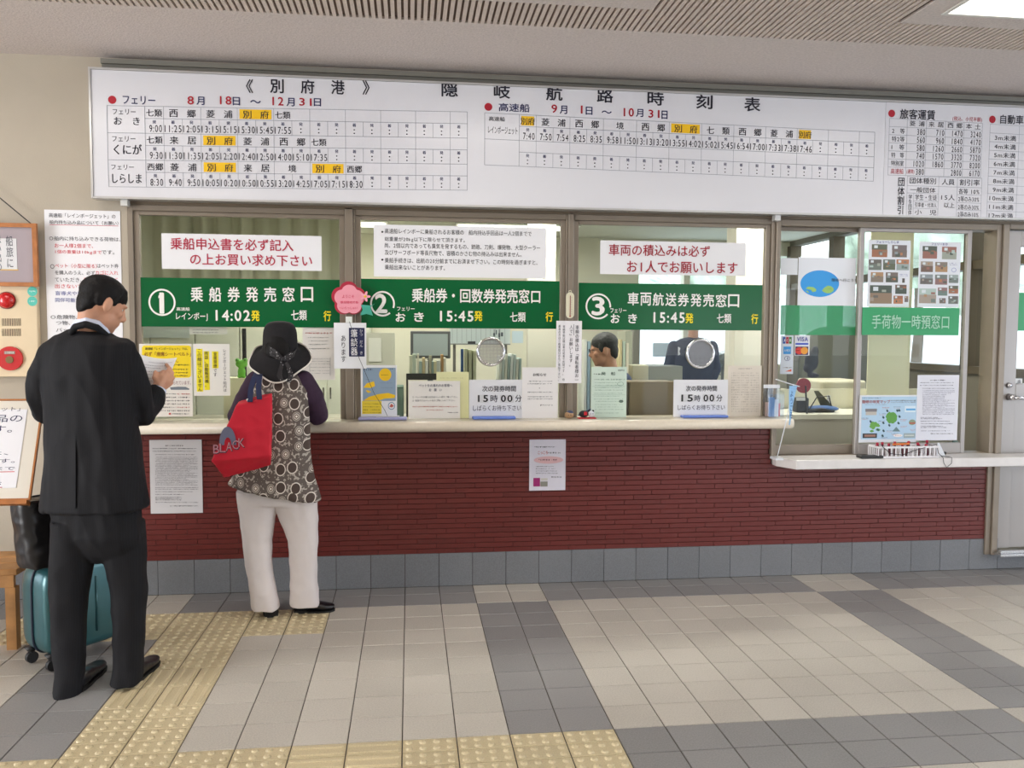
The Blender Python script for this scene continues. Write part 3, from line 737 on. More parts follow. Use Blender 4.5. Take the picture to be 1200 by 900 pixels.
# ================================================================ TIMETABLE BOARD
YBD = -0.105
WHITE = (224, 224, 230)
BX0, BX1, BZ0, BZ1 = at(105.5, 160, YBD)[0], 4.75, 2.222, 2.915
board = empty('timetable_board', ((BX0 + BX1) / 2, -.05, BZ0), 'long white timetable and fare board mounted above all the windows', 'notice board')
BM = mat('board_white', WHITE, 0.28, noise_amt=.015, noise_scale=1.2, coat=.15)
seam = at(1036.5, 180, YBD)[0]
MB().box(BX0 + .012, seam - .001, YBD, -.03, BZ0 + .012, BZ1 - .012).build('panel', BM, board)
MB().box(seam + .001, BX1, YBD, -.03, BZ0 + .012, BZ1 - .012).build('panel', BM, board)
mb = MB(); mb.box(BX0, BX0 + .011, YBD - .006, -.03, BZ0, BZ1).box(BX0 + .0115, BX1, YBD - .006, -.03, BZ0, BZ0 + .011).box(BX0 + .0115, BX1, YBD - .006, -.03, BZ1 - .011, BZ1)
mb.build('frame', mat('board_frame', (205, 205, 205), .3, .6), board)
mb = MB()
for px in (147, 910): c = at(px, 242, -.05)[0]; mb.box(c - .018, c + .018, -.075, -.031, 2.19, BZ0 - .0005)
mb.build('bracket', mat('bracket', (214, 214, 212), .4, .3), board)
# added strip stands in for the wall top's shadow and light line
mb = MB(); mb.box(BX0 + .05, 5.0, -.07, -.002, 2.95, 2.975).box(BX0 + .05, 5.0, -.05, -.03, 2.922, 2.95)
tag(mb.build('wall_shadow_strip', mat('shadow_grey', (132, 130, 122), .5, .3)), 'grey strip standing in for wall shadow between the timetable board and the ceiling', 'rail')
RED, NAVY, BLK, YEL, RULE = '#b3152c', '#22265c', '#1a1a2c', '#f7c512', '#8d93a0'
s = Sign('x', None, YBD, None, obj=board)
def chars(st, xs, y0, y1, w, col, bold=.012, slope=0.0):
    for c, x in zip(st, xs): s.text(c, x - w / 2, y0 + slope * (x - xs[0]), x + w / 2, y1 + slope * (x - xs[0]), col, bold)
chars('《', (292.5,), 93, 109, 8, BLK, .01); chars('別府港', (324.5, 360.5, 396), 93, 109, 15.5, BLK, .02, .02); chars('》', (429,), 94.5, 111, 8, BLK, .01)
for c, x, y in zip('隠岐航路時刻表', (527, 588.3, 649.5, 709, 768.3, 825.3, 881.5), (105.3, 107.3, 109.8, 112.2, 115.5, 119.5, 122.5)): s.text(c, x - 9.3, y - 8, x + 9.3, y + 8, BLK, .022)
s.ellipse(131.6, 117, 4.8, 4.8, RED)
s.text('フェリー', 144, 112.6, 182, 122.4, NAVY, .01)
for t, a, b, c, d, e_ in (('8', 220, 227, RED, 113, 122.5), ('月', 230.5, 239.5, NAVY, 113.5, 123), ('18', 258, 271, RED, 113, 122.5), ('日', 273, 281, NAVY, 114, 123.4), ('〜', 293.5, 305.5, NAVY, 117.5, 121), ('12', 319.5, 332, RED, 114, 123.5), ('月', 336, 345, NAVY, 115, 124.5), ('31', 351, 365, RED, 115.3, 124), ('日', 368, 376, NAVY, 115.5, 124.5)):
    s.text(t, a, d, b, e_, c, .02)
s.ellipse(572.3, 125.3, 4.6, 4.6, RED)
s.text('高速船', 584.5, 121.5, 620.5, 131, NAVY, .015)
for t, a, b, c, d, e_ in (('9', 646.4, 652.6, RED, 122.8, 132.2), ('月', 656, 664.4, NAVY, 124, 133.5), ('1', 680.8, 682.4, RED, 124, 133), ('日', 686.5, 694, NAVY, 125.5, 134.5), ('〜', 705, 716.5, NAVY, 130, 133), ('10', 731, 742.5, RED, 127, 136.5), ('月', 745.3, 753.5, NAVY, 128, 137), ('31', 760, 772.5, RED, 129, 138), ('日', 775.3, 782, NAVY, 130, 139.5)):
    s.text(t, a, d, b, e_, c, .02)

class Grid:
    """a table on the board: world rectangle u,v in 0..1"""
    def __init__(g, TL, TR, BR, BL):
        P = [s.w(*p) for p in (TL, TR, BR, BL)]
        g.x0 = (P[0][0] + P[3][0]) / 2; g.x1 = (P[1][0] + P[2][0]) / 2; g.t0, g.t1, g.b1, g.b0 = P[0][2], P[1][2], P[2][2], P[3][2]
    def p(g, u, v, l=.0016):
        t = g.t0 + (g.t1 - g.t0) * u; b = g.b0 + (g.b1 - g.b0) * u
        return np.array([g.x0 + (g.x1 - g.x0) * u, YBD - l, t + (b - t) * v])
    def line(g, u0, v0, u1, v1, wd=.0022):
        A, B = g.p(u0, v0), g.p(u1, v1); t = B - A; t /= np.linalg.norm(t); n = np.array([-t[2], 0, t[0]]) * wd / 2
        s.add([A + n, A - n, B - n, B + n], [(0, 1, 2, 3)], RULE, 'ruled_line')
    def rect(g, u0, v0, u1, v1, col): s.add([g.p(u0, v1, .0012), g.p(u1, v1, .0012), g.p(u1, v0, .0012), g.p(u0, v0, .0012)], [(0, 1, 2, 3)], col, 'print')
    def text(g, st, u0, v0, u1, v1, col=BLK, bold=.0, vertical=False):
        V, Fc = layout(st, 0, vertical); m = V.max(0) + 1e-6
        for k, (sx, sy) in enumerate(BOLD[:3] if bold > .008 else BOLD[:1]):
            s.add([g.p(u0 + (u1 - u0) * (a + sx * bold) / m[0], v1 - (v1 - v0) * (b + sy * bold) / m[1], .0022 + .00012 * k) for a, b in V], Fc, col)

def timetable(g, ncell, lab_u, rowsdef, rh, names):
    nr = len(rowsdef); c = (1 - lab_u) / ncell
    for r in range(nr + 1): g.line(0, r / nr, 1, r / nr)
    g.line(0, 0, 0, 1); g.line(lab_u, 0, lab_u, 1); g.line(1, 0, 1, 1)
    for r, (heads, times) in enumerate(rowsdef):
        v0 = r / nr; H = 1 / nr; vh = v0 + H * .45
        g.line(lab_u, vh, 1, vh)
        for k in range(1, ncell): g.line(lab_u + k * c, v0 if k % 2 else vh, lab_u + k * c, v0 + H, .0016)
        for a, b, st, y in heads:
            U0, U1 = lab_u + a * c, lab_u + b * c; mid = (U0 + U1) / 2
            if y: g.rect(U0 + .12 * c, v0 + .05 * H, U1 - .12 * c, vh - .04 * H, YEL)
            if b - a == 1 or len(st) == 1:
                hw = c * (.42 if len(st) == 2 else .22); g.text(st, mid - hw, v0 + .11 * H, mid + hw, v0 + .38 * H, BLK, .01)
            else:
                for j, ch in enumerate(st): m_ = U0 + (U1 - U0) * (.27 + .48 * j); g.text(ch, m_ - c * .23, v0 + .1 * H, m_ + c * .23, v0 + .39 * H, BLK, .01)
        for k in range(ncell):
            u = lab_u + (k + .5) * c; ch = '発' if k % 2 == 0 else '着'
            g.text(ch, u - .1 * c, vh + .06 * H, u + .1 * c, vh + .19 * H, NAVY, 0.01)
            t = times[k] if k < len(times) else ':'
            if t == ':': g.text(':', u - .04 * c, vh + .28 * H, u + .04 * c, vh + .46 * H, BLK)
            else: w = .45 if len(t) == 5 else .36; g.text(t, u - w * c + (.45 - w) * c, vh + .24 * H, u + w * c + (.45 - w) * c * .5, vh + .5 * H, BLK, .004)
        for st, (a, b, p_, q_), bo in names[r]: g.text(st, lab_u * a, v0 + H * p_, lab_u * b, v0 + H * q_, BLK, bo)
g1 = Grid((126.4, 123.8), (547.6, 131.2), (547.4, 223), (126.4, 218.8))
timetable(g1, 18, 0.1002, [
    ([(0, 1, '七類', 0), (1, 3, '西郷', 0), (3, 5, '菱浦', 0), (5, 7, '別府', 1), (7, 8, '七類', 0)], ['9:00', '11:25', '12:05', '13:15', '15:15', '15:30', '15:45', '17:55']),
    ([(0, 1, '七類', 0), (1, 3, '来居', 0), (3, 5, '別府', 1), (5, 7, '菱浦', 0), (7, 9, '西郷', 0), (9, 10, '七類', 0)], ['9:30', '11:30', '11:35', '12:05', '12:20', '12:40', '12:50', '14:00', '15:10', '17:35']),
    ([(0, 1, '西郷', 0), (1, 3, '菱浦', 0), (3, 5, '別府', 1), (5, 7, '来居', 0), (7, 9, '境', 0), (9, 11, '別府', 1), (11, 12, '西郷', 0)], ['8:30', '9:40', '9:50', '10:05', '10:20', '10:50', '10:55', '13:20', '14:25', '17:05', '17:15', '18:30'])],
    1, [[('フェリー', (.15, .76, .12, .32), 0), ('お　き', (.18, .86, .42, .7), .01)], [('フェリー', (.12, .74, .12, .32), 0), ('くにが', (.16, .9, .42, .8), .015)], [('フェリー', (.08, .68, .18, .36), 0), ('しらしま', (.1, .88, .52, .86), .012)]])
g2 = Grid((568.2, 132.2), (1024.2, 155), (1024, 212.5), (567.6, 193.2))
timetable(g2, 22, (s.w(608.4, 150)[0] - g2.x0) / (g2.x1 - g2.x0), [
    ([(0, 1, '別府', 1), (1, 3, '菱浦', 0), (3, 5, '西郷', 0), (5, 7, '境', 0), (7, 9, '西郷', 0), (9, 11, '別府', 1), (11, 13, '七類', 0), (13, 15, '西郷', 0), (15, 17, '菱浦', 0), (17, 18, '別府', 1)],
     '7:40 7:50 7:54 8:25 8:35 9:58 11:50 13:13 13:20 13:55 14:02 15:02 15:45 16:54 17:00 17:33 17:38 17:46'.split()), ([], [])],
    1, [[('高速船', (.12, .58, .13, .3), .01), ('レインボージェット', (.1, .95, .5, .78), .0)], []])
# fare table
g3 = Grid((1041.3, 138.7), (1150.3, 144.5), (1149.5, 208.0), (1041.2, 205.2))
for v in range(8): g3.line(0, v / 7, 1, v / 7, .0016)
us = [0, .19, .395, .6, .8, 1]
for u in us: g3.line(u, 0, u, 1, .0016)
for j, h in enumerate(('菱浦', '来居', '西郷', '本土')):
    for q, ch in enumerate(h): m_ = us[j + 1] + (us[j + 2] - us[j + 1]) * (.27 + .48 * q); g3.text(ch, m_ - .032, .02, m_ + .032, .115, BLK)
for r, (n_, vals) in enumerate((('2　等', ('380', '710', '1470', '3240')), ('特2等', ('560', '960', '1840', '4170')), ('1　等', ('580', '1260', '2660', '5870')), ('特　等', ('740', '1570', '3320', '7320')), ('特別室', ('1020', '1860', '3770', '8200')), ('高速船', ('380', '', '2800', '6170')))):
    v = (r + 1) / 7
    g3.text(n_, .03, v + .025, .165, v + .118, RED if r == 5 else BLK, .005)
    for j, t in enumerate(vals):
        if t: g3.text(t, us[j + 2] - .028 * len(t) - .012, v + .02, us[j + 2] - .012, v + .125, BLK, .006)
g3.text('(通常)', .2, 6 / 7 + .03, .28, 6 / 7 + .12, RED)
g3.rect(0, 0, 0.0001, 0.0001, YEL)
s.ellipse(1044.8, 133, 4.0, 4.4, RED); s.text('旅客運賃', 1054.5, 128.5, 1095.5, 140, BLK, .018); s.text('(税込、小児半額)', 1116, 137, 1150.5, 143, RED)
g4 = Grid((1062.6, 206.5), (1149.8, 209), (1149.5, 256.3), (1062.6, 253))
for v in (0, .235, .42, .62, .8, 1): g4.line(0 if v in (0, .235, .42, 1) else .09, v, .42 if 0.235 < v < 1 else 1, v, .0014); g4.line(.67, v, 1, v, .0014)
for u in (0, .42, .67, 1): g4.line(u, 0, u, 1, .0014)
g4.line(.09, .42, .09, 1, .0014)
g4.text('団体種別', .03, .03, .38, .18, BLK); g4.text('人員', .46, .04, .63, .19, BLK); g4.text('割引率', .7, .04, .97, .19, BLK)
g4.text('一般団体', .04, .27, .38, .4, BLK); g4.text('学生・生徒', .11, .45, .4, .59, BLK); g4.text('引率者・付添人', .11, .65, .4, .77, BLK); g4.text('小　児', .11, .83, .4, .96, BLK)
g4.text('学生団体', .02, .46, .07, .97, BLK, 0, True); g4.text('15人', .46, .43, .64, .57, BLK); g4.text('以上', .5, .63, .64, .76, BLK)
for v, t in ((.25, '各等 10%'), (.44, '2等のみ30%'), (.64, '2等のみ30%'), (.82, '2等のみ10%')): g4.text(t, .69, v + .02, .97, v + .155, BLK)
s.text('団体割引', 1051.5, 208.5, 1059.5, 251, BLK, .012, vertical=True)
# vehicle table, cut by the picture edge
s.ellipse(1162.8, 140, 3.8, 4.4, RED); s.text('自動車', 1172, 135, 1199, 145.5, BLK, .018); s.text('航送運賃', 1204, 136.5, 1243, 148, BLK, .018)
g5 = Grid((1158.3, 145.5), (1275, 152), (1275, 262), (1157.8, 257))
for v in range(12): g5.line(0, v / 11.0, 1, v / 11.0, .0015)
for u in (0, .29, .46, .64, .82, 1): g5.line(u, 0, u, 1, .0015)
for k in range(10): g5.text('%dm未満' % (k + 3), .02 + (.03 if k < 7 else 0), (k + 1.2) / 11.0, .26, (k + 1.82) / 11.0 , BLK)
s.done()

# ================================================================ SIGNS IN THE TICKET WINDOWS
GREEN = '#0a5f33'; SW = (236, 236, 240)
GM = mat('band_green', GREEN, 0.22, spec=.3)
YS = -0.004
def band(px, label):
    return Sign('window_band_sign', px, 0.004, GREEN, label, 'sign', 'green window bands', thick=.004, pm=GM)
LC = '#f2f2ee'; LY = '#f3e21c'
# window 1
s = band((162.3, 326.5, 398.3, 383.3), 'dark green band sign numbered 1 across the first window'); s.fr(140, 240, 4.286)
s.ellipse(214, 490, 68, 68, LC, inner=.87, n=40); s.text('1', 204, 443, 222, 545, LC, .02); s.poly([(205, 443), (212, 443), (212, 460), (196, 470), (196, 458)], LC, .0021)
for c, x in zip('乗船券発売窓口', (389, 481, 574, 666, 757, 849, 942)): s.text(c, x - 30, 414, x + 30, 486, LC, .022)
s.text('高速船', 287, 515, 353, 532, LC, .02); s.text('レインボーJ', 285, 542, 443, 583, LC, .02)
s.text('14:02', 485, 530, 655, 582, LC, .03); s.text('発', 663, 531, 704, 583, LY, .03); s.text('七類', 863, 530, 941, 580, LC, .02); s.text('行', 1026, 533, 1062, 583, LY, .03); s.done()
s = Sign('hanging_sign', (189.5, 275, 376.8, 316.2), YS - .02, SW, 'white sign with two lines of red lettering in the first window', 'sign', 'white signs hung in the windows', thick=.005); s.fr(140, 240, 4.286)
s.text('乗船申込書を必ず記入', 257, 170, 873, 229, '#b5143c', .012); s.text('の上お買い求め下さい', 356, 249, 967, 306, '#b5143c', .012); s.done()
# window 2
s = band((422.8, 328, 655.5, 384.8), 'dark green band sign numbered 2 across the second window'); s.fr(400, 240, 4.286)
s.ellipse(207, 497, 62, 64, LC, inner=.86, n=40, a0=-20, a1=310); s.text('2', 172, 450, 228, 541, LC, .05)
s.text('乗船券・回数券発売窓口', 355, 423, 998, 492, LC, .022)
s.text('フェリー', 280, 513, 368, 532, LC, .02); s.text('お', 274, 543, 321, 586, LC, .03); s.text('き', 367, 541, 413, 586, LC, .03)
s.text('15:45', 497, 534, 662, 585, LC, .03); s.text('発', 668, 534, 708, 583, LY, .03); s.text('七類', 848, 540, 925, 588, LC, .02); s.text('行', 1026, 539, 1062, 586, LY, .03); s.done()
s = Sign('hanging_sign', (438, 265, 640, 325.2), YS - .02, SW, 'white sign closely lettered in black in the second window', 'sign', 'white signs hung in the windows', thick=.005); s.fr(400, 240, 4.286)
for i, (t, a, b, y) in enumerate((('高速船レインボーに乗船されるお客様の　船内持込手回品は一人2個までで', 218, 955, 138), ('総重量が20kg以下に限らせて頂きます。', 218, 620, 176), ('尚、2個以内であっても臭気を発するもの、銃砲、刀剣、爆発物、大型クーラー', 218, 998, 210), ('及びサーフボード等長尺物で、容積のかさむ物の持込みは出来ません。', 218, 905, 244), ('乗船手続きは、出航の20分前までにお済ませ下さい。この時刻を過ぎますと、', 218, 985, 284), ('乗船出来ないことがあります。', 218, 520, 315))):
    s.text(t, a, y - 12, b, y + 13, '#1c1c22', .004)
s.ellipse(206, 136, 5, 5, '#1c1c22'); s.ellipse(206, 276, 5, 5, '#1c1c22'); s.done()
# window 3
s = band((678, 332.7, 893, 386.8), 'dark green band sign numbered 3 across the third window'); s.fr(640, 240, 4.286)
s.ellipse(262, 510, 64, 65, LC, inner=.87, n=40, a0=-5, a1=320); s.text('3', 232, 465, 290, 553, LC, .05)
for c, x in zip('車両航送券発売窓口', np.linspace(437, 941, 9)): s.text(c, x - 27, 441 + (x - 437) * .02, x + 27, 504 + (x - 437) * .02, LC, .02)
s.text('フェリー', 322, 520, 403, 542, LC, .02); s.text('お', 325, 549, 369, 593, LC, .03); s.text('き', 413, 549, 455, 594, LC, .03)
s.text('15:45', 540, 541, 694, 592, LC, .03); s.text('発', 699, 545, 738, 594, LY, .03); s.text('七類', 857, 548, 929, 594, LC, .02); s.text('行', 1030, 549, 1063, 597, LY, .03); s.done()
s = Sign('hanging_sign', (703.5, 283.2, 874, 322.3), YS - .02, SW, 'white sign with two lines of dark red lettering in the third window', 'sign', 'white signs hung in the windows', thick=.005); s.fr(640, 240, 4.286)
s.text('車両の積込みは必ず', 315, 202, 822, 258, '#a3122c', .012); s.text('お1人でお願いします', 406, 284, 960, 343, '#a3122c', .012); s.done()
# luggage window bands, printed film
GF = mat('film_green', '#1b9a5c', .3)
s = Sign('window_band_sign', (1010.4, 360.5, 1124, 392.8), 0.0, None, 'bright green band sign with pale lettering across the luggage window', 'sign', 'bright green window bands', thick=.002, pm=GF); s.fr(880, 250, 3.75)
s.text('手荷物一時預窓口', 531, 447, 870, 507, '#a8d8c0', .012); s.done()
GF2 = bpy.data.materials.new('film_green_clear'); GF2.use_nodes = True
_b = GF2.node_tree.nodes['Principled BSDF']; _b.inputs['Base Color'].default_value = srgb('#2aa168'); _b.inputs['Roughness'].default_value = .3; _b.inputs['Alpha'].default_value = .68
s = Sign('window_band_sign', (914.8, 358, 1002.8, 392.6), 0.05, None, 'plain see-through green film band on the window left of the luggage window', 'sign', 'bright green window bands', thick=.001, pm=GF2); s.done()
s = Sign('window_band_sign', (1190.5, 343.5, 1300, 388), 0.016, None, 'bright green band across the glass of the right door', 'sign', 'bright green window bands', thick=.002, pm=GF); s.done()

# ================================================================ PAPERS
def paper(name, px, Y, col, label, cat='notice', group=None, thick=.0015):
    return Sign(name, px, Y, col, label, cat, group, thick)
INK = '#3a3a44'
s = paper('notice', (54, 246.5, 142.5, 412), -.004, (240, 240, 244), 'long white luggage rules notice with red and black print on the left wall'); s.fr(0, 230, 6)
s.text('高速船「レインボージェット」の', 345, 122, 812, 153, BLK); s.text('船内持ち込み品について（お願い）', 348, 172, 832, 200, BLK); s.rect(348, 203, 832, 206, '#cc4455')
for t, a, b, y, c in (('○船内に持ち込みできる荷物は、', 348, 848, 300, INK), ('お一人様2個まで、', 385, 655, 348, '#d8283c'), ('1個の重量は10kgまで', 390, 715, 394, '#d8283c'), ('です。', 715, 805, 394, INK), ('○', 355, 383, 494, INK), ('ペット（小型に限る）', 388, 680, 490, '#d8283c'), ('はペット券', 683, 834, 490, INK), ('を購入のうえ、必ず', 388, 668, 538, INK), ('カゴに入れ', 672, 832, 538, '#d8283c'), ('ていただき、', 388, 575, 587, INK), ('客室など', 590, 830, 587, '#d8283c'), ('出さないで下さい', 388, 700, 633, '#d8283c'), ('盲導犬や聴導犬は', 390, 700, 683, '#2c3c90'), ('同伴可能です', 390, 600, 730, '#2c3c90'), ('○危険物、爆発物', 358, 700, 850, INK), ('つ物、ク', 395, 560, 890, INK), ('バッグに', 395, 580, 940, INK)): s.text(t, a, y - 15, b, y + 15, c, .004)
s.done()
s = paper('notice', (175.8, 515.4, 237, 601.5), -.006, (206, 204, 206), 'grey toned A4 rules sheet taped on the red brick between man and woman'); s.fr(170, 510, 9)
s.dashes(215, 104, 400, 118, '#333338', 3, cell=22); s.lines(80, 135, 560, (135, 163), 12, INK, 4); s.lines(110, 200, 560, (200,), 10, INK, 4, .9)
s.lines(110, 228, 555, range(228, 525, 14), 8, '#68686e', 5, .35); s.lines(110, 548, 560, (548, 565, 592, 620, 650, 664, 678, 704), 9, INK, 6, .5); s.dashes(265, 740, 560, 752, '#26262c', 7); s.done()
s = paper('notice', (620.3, 515, 662.8, 574.7), -.006, (216, 214, 226), 'small white flyer with a pink oval taped on the red brick'); s.fr(500, 500, 6)
s.dashes(760, 138, 905, 148, INK, 2, cell=9); s.text('こっころ', 783, 172, 850, 193, '#c4402c', .02); s.dashes(852, 178, 942, 190, INK, 3, cell=9); s.ellipse(857, 234, 103, 26, '#dcb4b8'); s.dashes(788, 227, 926, 241, '#6a3c50', 4, cell=10)
s.lines(768, 276, 926, (276, 292, 308, 324), 8, '#85858e', 8, .2); s.dashes(876, 350, 945, 359, INK, 9, cell=8); s.rect(750, 360, 797, 420, '#9c1f6c'); s.rect(800, 385, 850, 420, '#8a8a80'); s.rect(803, 362, 850, 380, '#c8c4be'); s.done()
# window 1 posters (inside of the sill line, on the glass)
YP = -0.012
s = paper('poster', (163.8, 403, 225.3, 488.3), YP, (226, 222, 216), 'white poster with a yellow seat belt panel in the first window', 'poster'); s.fr(160, 380, 8.18)
s.poly([(52, 225), (60, 210), (74, 203), (500, 203), (514, 210), (522, 225), (522, 490), (514, 505), (500, 512), (74, 512), (60, 505), (52, 490)], '#f0d414'); s.text('高速船「レインボージェット」では、', 85, 222, 492, 247, '#26221a', .01); s.text('必ず「座席シートベルト」', 74, 265, 522, 306, '#7c2214', .012); s.text('をご着用ください。', 120, 335, 400, 368, '#7c2214', .012)
for y in (382, 424, 456, 486): s.dashes(90, y, 500, y + 18, '#3a3418', 5, cell=12)
s.text('座席は全席指定が付けられています。', 80, 540, 520, 580, '#7c3448', .004); s.poly([(320, 605), (400, 598), (470, 600), (508, 618), (505, 628), (330, 628)], '#6c7680')
for i, y in enumerate((662, 694, 726, 758, 790, 822)): s.dashes(60, y, 380, y + 14, INK, i, cell=14); s.dashes(390, y, 510, y + 14, '#b03030' if i in (0, 4) else INK, i + 9, cell=14)
s.rect(310, 850, 330, 866, '#c03030'); s.dashes(340, 852, 500, 866, INK, 33, cell=12); s.done()
s = paper('notice', (226.8, 403, 269.3, 463.7), YP, (228, 226, 220), 'white sheet of vertical writing marked with yellow highlighter'); s.fr(160, 380, 8.18)
s.rect(575, 235, 636, 645, '#f2e21c'); s.rect(648, 258, 700, 630, '#f2e21c'); s.rect(725, 260, 785, 422, '#f2e21c')
s.text('レインボージェット船内は', 830, 240, 862, 645, INK, .005, True); s.text('全席禁煙', 738, 265, 772, 418, '#403c18', .01, True); s.text('です', 738, 428, 770, 500, INK, .005, True); s.text('売店、自動販売機、', 655, 262, 690, 600, '#403c18', .01, True); s.text('この船はございません', 586, 240, 626, 642, '#403c18', .01, True); s.done()
s = paper('notice', (222, 372, 266, 391.6), .024, (216, 214, 204), 'white sheet half hidden behind the green band of the first window'); s.lines(226, 386, 262, (386, 389), 1.4, '#8a8a86', 3); s.done()
s = paper('notice', (354.8, 380, 392.5, 445.2), .012, (218, 214, 208), 'printed form sheet with a red heading at the right of the first window'); s.dashes(358, 389.5, 389, 391.5, '#b05050', 3); s.lines(361, 395, 386, (395, 399, 403, 408), 1.2, '#8c8c8c', 4); s.lines(363, 420, 387, (420, 423, 426, 430, 434, 437), 1, '#9a9a9a', 5)
for a in (363, 387): s.line(a, 419, a, 440, .002, '#9a9a9a')
s.done()
s = paper('notice', (166, 380, 222, 396), 4.165, (206, 216, 214), 'pale blue sheet at the back of the first window'); s.done()
# on the posts
s = paper('notice', (651.8, 376, 681.6, 449), -.034, (238, 236, 240), 'tall narrow white sheet of vertical writing on the post between second and third window'); s.fr(640, 240, 4.286)
s.text('車輌の積込は「運転者様お一', 145, 605, 164, 880, BLK, .006, True); s.text('人で」お願いします。', 116, 605, 134, 812, BLK, .006, True); s.rect(138, 600, 140, 655, BLK)
s.text('車輌甲板は積込車の従者で危険です。　待', 82, 605, 94, 885, INK, .0, True); s.text('乗者の方は一般乗船口からご乗船下さい。', 60, 603, 72, 885, INK, 0, True); s.done()
s = paper('sign', (391.4, 378.3, 429.3, 432), -.04, (236, 238, 242), 'white card with a navy label hanging on the post between first and second window', 'sign', thick=.003); s.fr(380, 320, 5.14)
s.rect(149, 330, 243, 503, '#1c2450'); s.text('筆談器', 160, 338, 201, 495, '#f0f0f4', .01, True); s.text('ひつ　だん　き', 214, 340, 232, 490, '#e8e8f0', 0, True); s.text('あります', 102, 375, 130, 535, '#20242c', .006, True); s.done()
# thermometer
t = empty('thermometer', at(668, 373, -.035), 'small cream thermometer on the post between second and third window', 'thermometer')
a, b = at(663.3, 356, -.035)[0], at(672.7, 356, -.035)[0]; z1, z0 = at(668, 342.5, -.035)[2], at(668, 373, -.035)[2]; c = (a + b) / 2
pl = [(c + (b - a) / 2 * math.cos(q) * .999, z1 - (b - a) / 2 + (b - a) / 2 * math.sin(q)) for q in np.linspace(0, math.pi, 9)] + [(c + (b - a) / 2 * math.cos(q), z0 + (b - a) / 2 + (b - a) / 2 * math.sin(q)) for q in np.linspace(math.pi, 2 * math.pi, 9)]
MB().prism(pl, -.040, -.031).build('plate', mat('ivory', (226, 222, 196), .4), t)
MB().tube([(c, -.042, z0 + .012), (c, -.042, z1 - .02)], .0022, 8).build('tube', mat('glass_red', (150, 60, 50), .2), t)
MB().ball((c, -.042, z0 + .012), .0045, 10).build('bulb', mat('bulb_red', (180, 30, 30), .2), t, smooth=True)
mb = MB()
for k in range(14): mb.box(c + .004, c + .013, -.0408, -.0402, z0 + .02 + k * .008, z0 + .0208 + k * .008)
mb.build('scale_mark', mat('ink_#303030', '#303030'), t)
mb = MB(); mb.tube([(c + .007 * math.cos(q), -.036, z1 + .004 + .007 * math.sin(q)) for q in np.linspace(0, 2 * math.pi, 13)], .002, 6); mb.build('ring', mat('ivory', ''), t)

# ================================================================ LUGGAGE WINDOW: PHOTO SHEETS, MAP, CARDS
PC = ['#a8552e', '#6b5a50', '#5c6a60', '#4f5a3e', '#8aa09c', '#7a6a58', '#3f4a3c', '#8b6a4a', '#35463a', '#c46a34', '#6a5a5a', '#a0bdb4', '#7c8a90', '#9a5240', '#8f9a86', '#6a4a3a', '#b07a44', '#57524c', '#8a5a58', '#60706a', '#9c8878', '#56756c']
def _pale(h): v = [int(h[i:i + 2], 16) for i in (1, 3, 5)]; g = sum(v) / 3; return '#%02x%02x%02x' % tuple(int(min(255, (c * .72 + g * .28) * .88 + 34)) for c in v)
PC = [_pale(c) for c in PC]
def photo(s, x0, y0, x1, y1, k):
    R_ = random.Random(k * 31 + 5); c = PC[k % len(PC)]; h = y1 - y0; w = x1 - x0
    s.rect(x0, y0, x1, y0 + h * .42, PC[(k * 7 + 3) % len(PC)], .0012); s.rect(x0, y0 + h * .42, x1, y1, c, .0012)
    for q in range(3):
        a = x0 + w * R_.uniform(0, .7); b = y0 + h * R_.uniform(.1, .7); s.rect(a, b, a + w * R_.uniform(.15, .3), b + h * R_.uniform(.12, .28), PC[(k * 5 + q * 3 + 1) % len(PC)], .0014 + q * .0001)
    s.rect(x0 + w * .15, y0 + h * .08, x0 + w * .38, y0 + h * .3, '#d8e0e4', .0019)
sx = 8.571
for n, (bx, lab, head, ph) in enumerate((((1017.2, 281.5, 1066.2, 359.5), 'left photo sheet of cabin pictures taped above the luggage window band', 'フェリーしらしま', [(185, 140, 340, 268), (388, 148, 537, 270), (155, 292, 282, 398), (298, 292, 420, 396), (432, 292, 558, 400), (175, 420, 300, 520), (325, 422, 447, 522), (165, 552, 385, 735), (420, 546, 534, 638), (403, 656, 496, 737), (513, 660, 550, 720)]),
                                      ((1076.5, 283.5, 1125, 360), 'right photo sheet of cabin pictures taped above the luggage window band', 'フェリーおき', [(695, 158, 840, 283), (890, 165, 1035, 290), (677, 312, 798, 418), (822, 318, 944, 418), (670, 442, 797, 540), (820, 445, 942, 545), (958, 446, 1053, 528), (660, 584, 830, 732), (848, 574, 942, 655), (957, 556, 1052, 634), (863, 680, 926, 733), (953, 660, 1052, 738)]))):
    s = paper('photo_sheet', bx, .0175, (228, 232, 240), lab, 'poster', 'photo sheets'); s.fr(1000, 270, sx)
    s.text(head, 228 + n * 555, 104 + n * 22, 455 + n * 490, 130 + n * 20, '#3c4a90', .01)
    for k, p in enumerate(ph): photo(s, *p, k + n * 13)
    if n == 0: s.dashes(463, 438, 545, 446, '#5c68b0', 3, cell=9); s.dashes(463, 452, 545, 460, '#5c68b0', 4, cell=9); s.rect(490, 482, 515, 526, '#5a5654')
    else: s.dashes(965, 326, 1045, 334, '#4a4c90', 3, cell=9); s.dashes(965, 342, 1045, 350, '#4a4c90', 4, cell=9); s.ellipse(1008, 398, 24, 22, '#6c78b8', inner=.85)
    s.done()
